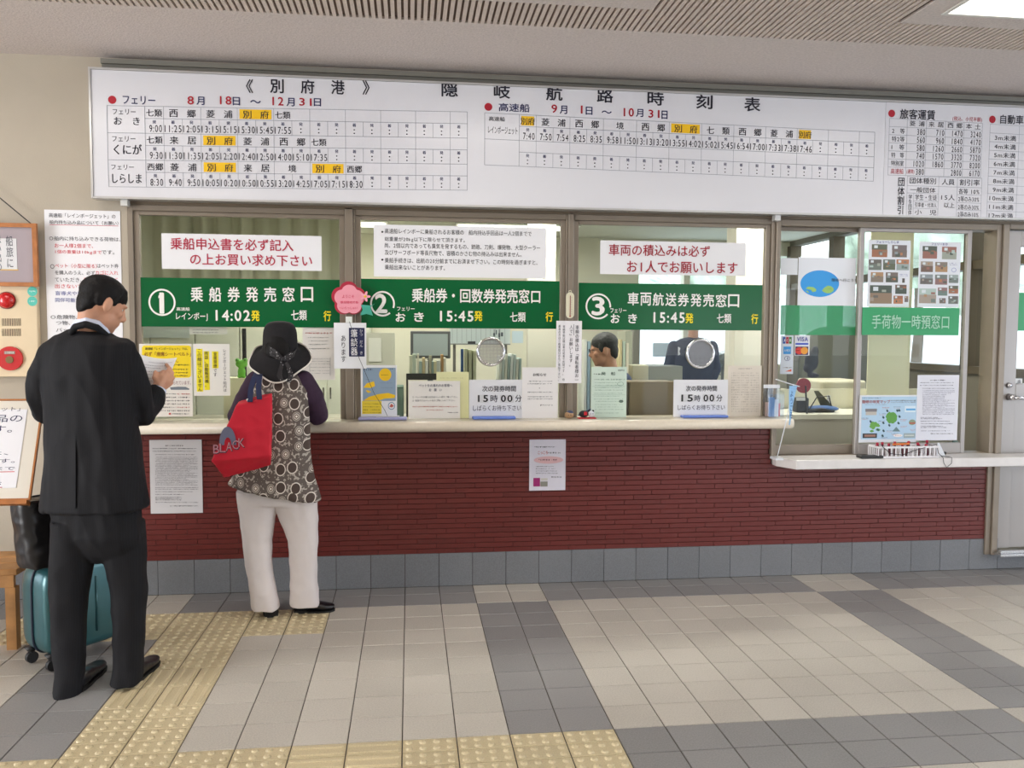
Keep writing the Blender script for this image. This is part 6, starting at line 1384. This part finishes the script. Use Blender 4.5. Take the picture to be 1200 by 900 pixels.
strip2([(331, 422, -.566), (329, 432, -.582), (327, 440, -.592), (330, 446, -.60)], [.014, .02, .024, .022]); strip2([(334, 422, -.566), (338, 430, -.582), (341, 440, -.592), (338, 448, -.60)], [.012, .018, .024, .02])
ro = rb2.build('ribbon', RBN, hat, fix=False); md = ro.modifiers.new('s', 'SOLIDIFY'); md.thickness = .003; MB().ball(q(332.5, 421.5, -.568), .014, 10).build('knot', RBN, hat, smooth=True)
# red tote bag on her shoulder
YBG = -.64
REDB = mat('tote_red', (206, 22, 50), .55, noise_amt=.04, noise_scale=12)
bag = empty('tote_bag', at(285, 560, -.58), 'bright red tote bag with navy straps on the shoulder of the person in the hat', 'bag')
fr_ = [at(x_, y_, YBG) for x_, y_ in ((277, 475), (319, 463), (317, 534), (247, 541))]; bk = [at(x_, y_, -.555) for x_, y_ in ((281, 470), (319, 460), (317.5, 546), (262, 560))]
bb = MB(); bb.add(fr_ + bk, [(0, 1, 2, 3), (7, 6, 5, 4), (0, 4, 5, 1), (1, 5, 6, 2), (2, 6, 7, 3), (3, 7, 4, 0)])
organic(bb, 'bag_body', REDB, bag, voxel=.006, smooth=4, wrinkle=.005, wscale=.1)
NV = mat('strap_navy', (24, 36, 74), .7)
for pts in (((293, 471, -.655), (294, 455, -.6), (298, 442, -.56), (301, 437, -.47), (301, 436, -.40)), ((304, 468, -.655), (303, 454, -.6), (304, 442, -.56), (305, 437, -.47), (305, 436, -.40))):
    sb_ = MB(); P_ = [at(*p) for p in pts]; V = []; Fc = []
    for k, p in enumerate(P_):
        V += [p - [.013, 0, 0], p + [.013, 0, 0]]
        if k: Fc.append((2 * k - 2, 2 * k - 1, 2 * k + 1, 2 * k))
    sb_.add(V, Fc); o = sb_.build('strap', NV, bag, fix=False); md = o.modifiers.new('s', 'SOLIDIFY'); md.thickness = .004; md.offset = 0
s = Sign('x', None, YBG - .006, None, obj=bag)
s.ellipse(267, 521, 10, 21, '#6a6c84', inner=.40, a0=-2, a1=182)
for c, x_, y_ in zip('BLACK', (254, 261.5, 269, 276.5, 283.5), (527, 525.5, 524, 522, 519.5)): s.text(c, x_ - 3.7, y_ - 5.6, x_ + 3.7, y_ + 5, '#4a2c3c', .02, lift=.003); s.text(c, x_ - 3.9, y_ - 6, x_ + 3.0, y_ + 4.2, '#b8808c', 0, lift=.0042)
s.ellipse(290, 468.5, 1.3, 1.3, '#e8e4e4'); s.done()

# ---------------- clerks behind the glass
NAVY_ = mat('uniform_navy', (34, 50, 84), .8); 
YC = .86
c1_ = empty('person', (at(712, 500, YC)[0], YC, 0), 'seated person with glasses and grey black hair in a navy shirt, behind the third window', 'person'); q = lambda px, py, Y=YC: at(px, py, Y)
HB = basis(-82, 10); hc = q(707.5, 410); bd = MB(); O = head(bd, hc, HB)
seg(bd, [(O(0, -.02, -.05), .05), (q(716, 436), .055)]); bd.loft([ell(q(720, 450) * [1, 1, 0] + [0, 0, z_], (.1 * k_, 0, 0), (0, .18 * k_, 0)) for z_, k_ in ((1.2, .6), (1.12, .95), (.8, .9), (.5, .9))])
xw = q(690, 470)[0]
seg(bd, [(q(716, 452, .62), .045), (np.array([q(700, 470)[0], .6, .93]), .036), (np.array([xw - .12, .62, .86]), .025)]); hand(bd, (xw - .12, .62, .86), (-1, 0, -.1), 1, (0, 0, -1), (.2, .2, .25, .3)); seg(bd, [(q(716, 452, .98), .045), (np.array([q(705, 470)[0], 1.0, .93]), .036), (np.array([xw - .1, .95, .86]), .025)]); hand(bd, (xw - .1, .95, .86), (-1, 0, -.1), -1, (0, 0, -1), (.2, .2, .25, .3))
for yy in (.7, .9): seg(bd, [(np.array([q(722, 450)[0], yy, .52]), .07), (np.array([q(722, 450)[0] - .42, yy, .52]), .055), (np.array([q(722, 450)[0] - .44, yy, .09]), .04), (np.array([q(722, 450)[0] - .55, yy, .05]), .035)])
organic(bd, 'body', SKIN, c1_, voxel=.007, smooth=3, fac=.4); eyes(O, c1_)
hb = MB(); A_ = list(HB); hb.ball(O(0, -.014, .046), (.083, .096, .078), 20, A_).ball(O(0, -.055, .0), (.07, .048, .07), 16, A_).ball(O(0, -.068, -.04), (.052, .026, .036), 12, A_)
for s_ in (-1, 1): hb.ball(O(.072 * s_, .02, .02), (.010, .02, .034), 8, A_)
organic(hb, 'hair', mat('hair_grey', (44, 46, 46), .6, noise_amt=.3, noise_scale=150), c1_, voxel=.006, smooth=3, wrinkle=.003, wscale=.016)
sh_ = MB(); sh_.loft([ell(q(720, 450) * [1, 1, 0] + [0, 0, z_], (.125 * k_, 0, 0), (0, .225 * k_, 0), 24, 2.4) for z_, k_ in ((1.255, .35), (1.235, .62), (1.2, .85), (1.12, 1.0), (.8, .98), (.48, .98))])
for yy, px_ in ((.6, 702), (1.0, 706)): seg(sh_, [(q(716, 454, yy), .062), (np.array([q(px_, 470)[0], yy, .94]), .052), (np.array([xw - .06, yy + (.02 if yy < .8 else -.03), .87]), .042)])
organic(sh_, 'shirt', NAVY_, c1_, voxel=.008, smooth=4, wrinkle=.005, wscale=.09)
gl_ = MB(); 
for s_ in (-1, 1): gl_.tube([O(.03 * s_ + .021 * math.cos(a), .099, .008 + .016 * math.sin(a)) for a in np.linspace(0, 2 * math.pi, 17)], .0016, 6); gl_.tube([O(.051 * s_, .098, .012), O(.076 * s_, .06, .012), O(.079 * s_, -.005, .004)], .0016, 6)
gl_.build('glasses', MATS['black_plastic'], c1_)
pn = MB(); 
for yy in (.7, .9): pn.tube([np.array([q(722, 450)[0] + .05, yy, .53]), np.array([q(722, 450)[0] - .42, yy, .53]), np.array([q(722, 450)[0] - .44, yy, .12])], [.105, .085, .065], 14)
organic(pn, 'trousers', mat('trouser_dark', (40, 42, 50), .8), c1_, voxel=.009, smooth=4)
for yy in (.7, .9): shoe((q(722, 450)[0] - .4, yy, 0), (q(722, 450)[0] - .66, yy, 0), .095, LEATHER, c1_)
t = empty('office_chair', (q(726, 450)[0], YC, 0), 'office chair under the seated clerk', 'chair'); cx_ = q(724, 450)[0]
MB().box(cx_ - .2, cx_ + .2, YC - .24, YC + .24, .38, .43).build('seat', CHM, t); MB().box(cx_ + .19, cx_ + .23, YC - .2, YC + .2, .5, .95).build('backrest', CHM, t); MB().tube([(cx_, YC, .05), (cx_, YC, .38)], .03, 10).build('post', CHR, t)
for k in range(5): a = k * 2 * math.pi / 5; MB().tube([(cx_, YC, .07), (cx_ + .28 * math.cos(a), YC + .28 * math.sin(a), .035)], .018, 8).build('leg', MATS['black_plastic'], t)
YC = 3.35
c2_ = empty('person', (at(812, 450, YC)[0], YC, 0), 'standing person in a dark navy uniform, back turned, seen behind the third window', 'person'); q = lambda px, py, Y=YC: at(px, py, Y); X0 = q(812, 410)[0]
bd = MB(); HB = basis(10, 8); hc = np.array([X0, YC, 1.62]); O = head(bd, hc, HB); seg(bd, [(O(0, -.02, -.05), .05), (np.array([X0, YC, 1.46]), .055)])
bd.loft([ell((X0, YC, z_), (.17 * k_, 0, 0), (0, .1 * k_, 0)) for z_, k_ in ((1.45, .6), (1.38, 1), (1.15, .85), (.95, .95), (.85, .9))])
hx = q(831, 438)[0]
seg(bd, [(np.array([X0 + .18, YC, 1.38]), .045), (np.array([X0 + .24, YC, 1.12]), .036), (np.array([hx, YC - .06, .98]), .025)]); hand(bd, (hx, YC - .06, .98), (0, -.1, -1), 1, (-1, 0, 0), (.25, .3, .35, .4))
seg(bd, [(np.array([X0 - .18, YC, 1.38]), .045), (np.array([X0 - .25, YC, 1.14]), .036), (np.array([X0 - .1, YC + .2, 1.1]), .025)]); hand(bd, (X0 - .1, YC + .2, 1.1), (.8, .5, 0), -1, (0, 0, 1), (.4, .4, .45, .5))
for s_ in (-1, 1): seg(bd, [(np.array([X0 + .09 * s_, YC, .9]), .08), (np.array([X0 + .1 * s_, YC, .48]), .05), (np.array([X0 + .1 * s_, YC, .08]), .035)])
organic(bd, 'body', SKIN, c2_, voxel=.008, smooth=3, fac=.4); eyes(O, c2_)
hb = MB(); A_ = list(HB); hb.ball(O(0, -.014, .046), (.083, .096, .078), 18, A_).ball(O(0, -.055, .0), (.07, .048, .07), 14, A_); organic(hb, 'hair', HAIR, c2_, voxel=.008, smooth=3)
un = MB(); un.loft([ell((X0, YC, z_), (.215 * k_, 0, 0), (0, .125 * k_, 0), 24, 2.4) for z_, k_ in ((1.475, .35), (1.45, .7), (1.4, .95), (1.25, 1), (1.1, .92), (.95, .93), (.82, 1))])
seg(un, [(np.array([X0 + .2, YC, 1.38]), .062), (np.array([X0 + .245, YC, 1.14]), .055), (np.array([hx, YC - .055, 1.01]), .04)]); seg(un, [(np.array([X0 - .2, YC, 1.38]), .062), (np.array([X0 - .255, YC, 1.16]), .055), (np.array([X0 - .12, YC + .18, 1.11]), .04)])
organic(un, 'jacket', mat('uniform_dark', (28, 38, 64), .8), c2_, voxel=.01, smooth=4, wrinkle=.006, wscale=.1)
s = Sign('x', None, YC - .145, None, obj=c2_); s.poly([(794.5, 406), (797.5, 408), (796, 412), (797.5, 415), (794.5, 417)], '#d8dce4', name='badge'); s.done()
pn = MB(); 
for s_ in (-1, 1): seg(pn, [(np.array([X0 + .09 * s_, YC, .86]), .11), (np.array([X0 + .1 * s_, YC, .48]), .08), (np.array([X0 + .1 * s_, YC, .1]), .06)])
organic(pn, 'trousers', MATS['trouser_dark'], c2_, voxel=.01, smooth=4)
for s_ in (-1, 1): shoe((X0 + .1 * s_, YC - .08, 0), (X0 + .12 * s_, YC + .2, 0), .095, LEATHER, c2_)
# electric fan beside him
fc = at(848.5, 426, 3.7); t = empty('electric_fan', (fc[0], 3.7, 0), 'grey caged electric fan standing right of the standing clerk', 'fan'); fr2 = abs(at(862.5, 426, 3.7)[0] - fc[0])
GW = mat('fan_grey', (120, 124, 118), .5); cg = MB()
for k in range(5): rr3 = fr2 * (1 - k * .19); cg.tube([(fc[0] + rr3 * math.cos(a), 3.64 - .02 * k, fc[2] + rr3 * math.sin(a)) for a in np.linspace(0, 2 * math.pi, 33)], .004, 6)
for k in range(24): a = 2 * math.pi * k / 24; cg.tube([(fc[0] + fr2 * math.cos(a), 3.64, fc[2] + fr2 * math.sin(a)), (fc[0], 3.56, fc[2])], .002, 4)
cg.build('cage', GW, t)
for k in range(4):
    a = k * math.pi / 2 + .4; MB().add([(fc[0] + .02 * math.cos(a), 3.66, fc[2] + .02 * math.sin(a)), (fc[0] + fr2 * .85 * math.cos(a - .35), 3.65, fc[2] + fr2 * .85 * math.sin(a - .35)), (fc[0] + fr2 * .9 * math.cos(a + .1), 3.67, fc[2] + fr2 * .9 * math.sin(a + .1)), (fc[0] + fr2 * .8 * math.cos(a + .5), 3.69, fc[2] + fr2 * .8 * math.sin(a + .5))], [(0, 1, 2, 3)]).build('blade', mat('fan_blade', (150, 160, 158), .3), t)
MB().tube([(fc[0], 3.7, fc[2]), (fc[0], 3.78, fc[2])], .07, 14).build('motor', GW, t); MB().tube([(fc[0], 3.74, .03), (fc[0], 3.74, fc[2] - .05)], .016, 8).build('pole', GW, t); MB().tube([(fc[0], 3.74, 0), (fc[0], 3.74, .03)], [.2, .17], 20).build('base', GW, t)

# ================================================================ LEFT WALL AND LUGGAGE
# alarm panel
def wrect(px0, py0, px1, py1, Y):
    return at(px0, (py0 + py1) / 2, Y)[0], at(px1, (py0 + py1) / 2, Y)[0], at((px0 + px1) / 2, py1, Y)[2], at((px0 + px1) / 2, py0, Y)[2]
x1_ = at(44.5, 400, -.04)[0]; z0_, z1_ = at(20, 441.5, -.04)[2], at(20, 333, -.04)[2]
t = empty('fire_alarm_panel', (x1_ - .15, -.001, z0_), 'cream fire alarm panel with red lamp and red call point under the framed calligraphy', 'alarm')
PCM = mat('panel_cream', (226, 206, 172), .45, noise_amt=.03, noise_scale=9)
o = MB().box(x1_ - .34, x1_, -.04, -.001, z0_, z1_).build('panel', PCM, t); bevel(o, .004, 2)
def dsk(px, py, r, y0, y1, m, nm, r2=None, smooth=False, n=28):
    c = at(px, py, -.04); return MB().tube([(c[0], y0, c[2]), (c[0], y1, c[2])], [r, r2 or r], n).build(nm, m, t, smooth=smooth)
RD = mat('alarm_red', (200, 26, 30), .25, coat=.5)
c = at(8, 352, -.04); ps = at(9, 352, -.04)[0] - c[0]
dsk(8, 352, ps * 10.8, -.046, -.0405, mat('alarm_dark', (120, 20, 24), .4), 'lamp_ring'); MB().ball((c[0], -.046, c[2]), (ps * 10, .03, ps * 10), 20).build('lamp_dome', RD, t, smooth=True)
mb = MB()
for row, py in enumerate((377.5, 389.5)):
    for k in range(12):
        a = at(3 + k * 1.9, py, -.04); mb.box(a[0] - .0015, a[0] + .0015, -.0415, -.0402, a[2] - .02, a[2] + .02)
mb.build('speaker_slot', mat('slot_dark', (70, 56, 44), .7), t)['kind'] = 'stuff'
c = at(12.5, 420, -.04); dsk(12.5, 420, ps * 15, -.052, -.0405, RD, 'call_point', ps * 15.2); dsk(12.5, 421.5, ps * 4.6, -.056, -.0525, mat('brass_dark', (120, 96, 60), .4, .5), 'push_button')
s = Sign('x', None, -.0535, None, obj=t); s.rect(5, 411.5, 17.5, 415, '#9c8c84'); s.text('火災報知機', 6, 412, 16.5, 414.4, '#f0e8e0'); s.done()
for py in (341.5, 353): 
    s = Sign('x', None, -.0412, None, obj=t); s.ellipse(38, py, 5.8, 5.6, '#58c4b4', name='sticker'); s.dashes(34.5, py - 1, 41.5, py + 1, '#e0f4f0', 3, cell=2); s.done()
# framed calligraphy leaning forward from the wall on its cord
BRp = at(46.5, 336, -.045); Yt = -.05
for _ in range(60):
    if at(27, 262, Yt)[0] > BRp[0]: Yt -= .01
    else: break
TRp = at(27, 262, Yt); TRp[0] = BRp[0]
Vv = TRp - BRp; Hh = np.linalg.norm(Vv); Vu = Vv / Hh; Ux = np.array([1., 0, 0]); Nn = np.cross(Ux, Vu); WF = .62
t = empty('picture_frame', BRp - Ux * WF / 2, 'wooden framed calligraphy tilting forward on its cord, at the left edge', 'picture')
cP = lambda u, v, n=0: BRp + Ux * (u - WF) + Vu * v + Nn * n
def fbox(u0, u1, v0, v1, n0, n1): return MB().obox(cP((u0 + u1) / 2, (v0 + v1) / 2, (n0 + n1) / 2), Ux * (u1 - u0) / 2, Vu * (v1 - v0) / 2, Nn * (n1 - n0) / 2)
WOOD = mat('wood_orange', (178, 112, 58), .4, noise_amt=.15, noise_scale=22); fw = .022; fsg = 1 if Nn[1] < 0 else -1
for nm, a in (('frame_side', (0, fw, 0, Hh)), ('frame_side', (WF - fw, WF, 0, Hh)), ('frame_rail', (fw, WF - fw, 0, fw)), ('frame_rail', (fw, WF - fw, Hh - fw, Hh))): fbox(*a, 0, fsg * .022).build(nm, WOOD, t)
fbox(fw, WF - fw, fw, Hh - fw, 0, fsg * .008).build('mount', mat('mount_mauve', (170, 158, 164), .8), t)
fbox(fw + .065, WF - fw - .085, fw + .07, Hh - fw - .06, fsg * .0085, fsg * .010).build('art_paper', mat('art_paper', (222, 222, 224), .7), t)
fbox(fw + .06, WF - fw - .08, fw + .064, fw + .0695, fsg * .0085, fsg * .0105).build('gold_edge', mat('gold', (220, 180, 90), .5), t)
cm = MB()
for col_, (st, u0) in enumerate((('船旅に', .46), ('思い出の', .40), ('心をこめて', .33), ('ありがとう', .26), ('隠岐の島', .19))):
    V, Fc = layout(st, 0, True); m_ = V.max(0); hh_ = .07 * len(st) * .8 if col_ else .17
    hh_ = min(hh_, Hh * .55); ww_ = .036
    cm.add([cP(u0 + a / m_[0] * ww_, Hh * .80 - hh_ + b / m_[1] * hh_, fsg * .0112) for a, b in V], Fc)
mesh_obj('lettering', cm.V, cm.F, mat('ink_#50525e', '#50525e'), t)
top_c = cP(WF - .03, Hh, fsg * .01); hook = at(0, 228, -.01) + np.array([-.12, 0, .12])
cd = MB(); cd.tube([top_c, at(0, 232, -.05), hook], .003, 6).tube([cP(.03, Hh, fsg * .01), hook], .003, 6); cd.build('cord', MATS['black_plastic'], t)
MB().tube([hook + [0, .01, 0], hook + [0, -.02, .01]], .006, 8).build('hook', CHR, t)
# wooden bench against the wall
zb = .39; xr = at(22, 665, -.78)[0]
t = empty('bench', (xr - .5, -.55, 0), 'low wooden bench behind the suitcase at the left wall', 'bench'); WD2 = mat('wood_bench', (176, 128, 76), .5, noise_amt=.2, noise_scale=14)
for k in range(3): o = MB().box(xr - 1.2, xr, -.8 + k * .12, -.69 + k * .12, zb - .03, zb).build('seat_plank', WD2, t); bevel(o, .003, 1)
MB().box(xr - 1.18, xr - .02, -.79, -.77, zb - .09, zb - .031).build('apron', WD2, t)
for a in (xr - .06, xr - 1.15):
    for b_ in (-.79, -.50): MB().box(a, a + .045, b_, b_ + .045, 0, zb - .091 if b_ < -.7 else zb - .031).build('leg', WD2, t)
# standing notice on a wooden easel
Ye = -1.0
e1, e2 = at(50, 470, Ye), at(41.5, 584, Ye - .16); e2[0] = e1[0]; Vv = e1 - e2; He = np.linalg.norm(Vv); Vu = Vv / He; Nn = np.cross(Ux, Vu); fs = 1 if Nn[1] < 0 else -1; WE = .62
t = empty('notice_easel', (e2[0] - WE / 2, Ye - .1, 0), 'white notice board on a wooden easel at the left edge', 'sign')
cE = lambda u, v, n=0: e2 + Ux * (u - WE) + Vu * v + Nn * n
def ebox(u0, u1, v0, v1, n0, n1): return MB().obox(cE((u0 + u1) / 2, (v0 + v1) / 2, (n0 + n1) / 2), Ux * (u1 - u0) / 2, Vu * (v1 - v0) / 2, Nn * (n1 - n0) / 2)
ebox(0, WE, 0, He, 0, fs * .006).build('board', mat('board_cream', (226, 220, 208), .6), t)
for nm, a in (('edge_side', (WE + .0005, WE + .008, 0, He)), ('edge_side', (-.008, -.0005, 0, He)), ('edge_rail', (-.008, WE + .008, He + .0005, He + .008)), ('edge_rail', (-.008, WE + .008, -.008, -.0005))): ebox(*a, -fs * .004, fs * .009).build(nm, WOOD, t)
ebox(.05, WE - .055, .045, He - .04, fs * .0065, fs * .008).build('notice_sheet', mat('sheet_white', (236, 236, 242), .6), t)
em = MB(); er = MB()
def etext(st, u0, u1, v, h, mb=em):
    V, Fc = layout(st, 0); m_ = V.max(0)
    mb.add([cE(u0 + a / m_[0] * (u1 - u0), v + b / m_[1] * h, fs * .0088) for a, b in V], Fc)
W_ = WE
for st, u0, u1, fy, h in (('高速船「レインボージェット」', .07, W_ - .085, .89, .020), ('船内持ち込み品の', .07, W_ - .07, .775, .034), ('お願いです。', .18, W_ - .105, .665, .032), ('お荷物は、', .22, W_ - .105, .435, .019), ('2個までとなります。', .1, W_ - .075, .355, .019), ('重さは10kgまで', .2, W_ - .07, .275, .019), ('手荷物が', .3, W_ - .115, .12, .019)): etext(st, u0, u1, He * fy, h)
mesh_obj('lettering', em.V, em.F, mat('ink_navy', '#1c2250'), t)
for u0, u1, fy in ((.3, W_ - .07, .262), (.3, W_ - .11, .107)): er.add([cE(u0, He * fy, fs * .0088), cE(u1, He * fy, fs * .0088), cE(u1, He * fy + .003, fs * .0088), cE(u0, He * fy + .003, fs * .0088)], [(0, 1, 2, 3)])
mesh_obj('underline', er.V, er.F, mat('ink_red', '#d04050'), t)
apex = cE(WE / 2, He + .12, -fs * .02)
for u0 in (.1, WE - .30):
    f0 = cE(u0, 0, -fs * .0); MB().tube([apex + [(-.03 if u0 < .3 else .03), .03, 0], cE(u0, .3, -fs * .022), np.array([f0[0] + (.0 if u0 > .3 else 0), Ye - .26, .01])], .014, 8).build('leg', WOOD, t)
MB().tube([apex + [0, .05, 0], np.array([apex[0], Ye + .14, .01])], .014, 8).build('leg', WOOD, t)
MB().obox(cE(WE / 2, -.018, fs * .0), Ux * WE / 2, Nn * .02, Vu * .008).build('ledge', WOOD, t)
# beige cabinet low on the wall behind the easel
xx1 = at(44, 610, -.35)[0]
# teal hard shell suitcase
A0 = fl(56, 791); B0 = fl(22, 779); C0 = fl(130, 766)
du = (C0 - A0); du[2] = 0; Wd = np.linalg.norm(du); du /= Wd; dv = np.array([-du[1], du[0], 0]); 
if (B0 - A0) @ dv < 0: dv = -dv
Dp = .225; Wd = .38; H0, H1 = .06, .465
cc = A0 + du * Wd / 2 + dv * Dp / 2
TEAL = mat('suitcase_teal', (50, 98, 104), .3, coat=.4, noise_amt=.05, noise_scale=5); TEAL.node_tree.nodes['Principled BSDF'].inputs['Metallic'].default_value = .35
t = empty('suitcase', (cc[0], cc[1], 0), 'teal hard shell suitcase on four black wheels behind the person in the suit', 'suitcase')
for sgn, nm in ((-1, 'shell'), (1, 'shell')):
    mb = MB(); rings = []; n = 40
    for k, (off, ins) in enumerate(((.006, 0), (.03, 0), (.075, .002), (.098, .008), (.108, .02), (.112, .04))):
        rr = []
        for j in range(n):
            a = 2 * math.pi * j / n; hw, hh = Wd / 2 - ins, (H1 - H0) / 2 - ins; ex = .35
            u_ = hw * math.copysign(abs(math.cos(a)) ** ex, math.cos(a)); v_ = hh * math.copysign(abs(math.sin(a)) ** ex, math.sin(a))
            rr.append(cc + du * u_ + dv * off * sgn + np.array([0, 0, (H0 + H1) / 2 + v_]))
        rings.append(rr)
    mb.loft(rings); sh2 = mb.build(nm, TEAL, t, smooth=True); md = sh2.modifiers.new('e', 'EDGE_SPLIT'); md.split_angle = math.radians(50)
    for k in range(4):
        uu = (-.12 + .08 * k); rbm = MB(); rbm.tube([cc + du * uu + dv * sgn * .1125 + np.array([0, 0, z_]) for z_ in (H0 + .07, H1 - .08)], .006, 8); rbm.build('rib', TEAL, sh2, smooth=True)
mb = MB(); mb.tube([cc + du * (Wd / 2 + .001) * math.copysign(abs(math.cos(a)) ** .35, math.cos(a)) + np.array([0, 0, (H0 + H1) / 2 + ((H1 - H0) / 2 + .001) * math.copysign(abs(math.sin(a)) ** .35, math.sin(a))]) for a in np.linspace(0, 2 * math.pi, 49)], .007, 8); mb.build('zip_band', mat('zip_navy', (26, 40, 60), .5), t, smooth=True)
for a in (-1, 1):
    for b_ in (-1, 1):
        w0 = cc + du * a * (Wd / 2 - .035) + dv * b_ * .085; BP = MATS['black_plastic']
        wh_ = MB().tube([w0 + [0, 0, .055], w0 + [0, 0, .075]], [.016, .03], 12).build('wheel_housing', BP, t, smooth=True)
        ax = dv * .011; tw = MB().tube([w0 - ax * .9 + [0, 0, .027], w0 + ax * .9 + [0, 0, .027]], .026, 20); tw.tube([w0 - ax * 1.1 + [0, 0, .052], w0 + ax * 1.1 + [0, 0, .052]], .008, 8); tw.build('wheel', BP, wh_)
for k in (-1, 1): MB().tube([cc + du * (.115 + .045 * k) + [0, 0, H1 + .002], cc + du * (.115 + .045 * k) + [0, 0, H1 + .14]], .007, 8).build('handle_tube', mat('alu_tube', (150, 156, 166), .3, .8), t, smooth=True)
o = MB().obox(cc + du * .115 + [0, 0, H1 + .15], du * .06, dv * .014, (0, 0, .012)).build('handle_grip', MATS['black_plastic'], t); bevel(o, .006, 2)
mb = MB(); mb.tube([cc + du * (Wd / 2 + .002) + [0, 0, .3], cc + du * (Wd / 2 + .02) + [0, 0, .28], cc + du * (Wd / 2 + .02) + [0, 0, .2], cc + du * (Wd / 2 + .002) + [0, 0, .18]], .008, 8).build('side_handle', MATS['black_plastic'], t, smooth=True)
# black leather tote standing on it
BLEA = mat('bag_leather', (28, 27, 30), .35, noise_amt=.15, noise_scale=20)
c0 = cc - du * .105 - dv * .01; t = empty('leather_bag', (c0[0], c0[1], H1 + .003), 'black leather shoulder bag standing on top of the teal suitcase', 'bag')
c0 = c0 - dv * .02; mb = MB(); rings = []
for z_, hw_, hd_ in ((.004, .13, .085), (.03, .14, .09), (.12, .145, .085), (.22, .15, .08), (.285, .15, .075), (.30, .15, .072)): rings.append(ell(c0 - du * .015 * z_ * 3 + [0, 0, H1 + z_], du * hw_, dv * hd_, 28, 3.4))
mb.loft(rings); organic(mb, 'bag_body', BLEA, t, voxel=.007, smooth=3, wrinkle=.006, wscale=.07)
MB().tube(ell(c0 + [0, 0, H1 + .303], du * .145, dv * .068, 28, 3.4) + [ell(c0 + [0, 0, H1 + .303], du * .145, dv * .068, 28, 3.4)[0]], .004, 6).build('rim_piping', BLEA, t, smooth=True)
for b_ in (-1, 1): MB().tube([c0 + du * -.07 + dv * b_ * .035 + [0, 0, H1 + .25], c0 + du * -.05 + dv * b_ * .05 + [0, 0, H1 + .2], c0 + du * .06 + dv * b_ * .06 + [0, 0, H1 + .18], c0 + du * .07 + dv * b_ * .038 + [0, 0, H1 + .25]], .006, 8).build('strap', BLEA, t, smooth=True)
# remove the helper scene used for lettering
bpy.data.objects.remove(_to); bpy.data.scenes.remove(_ts)
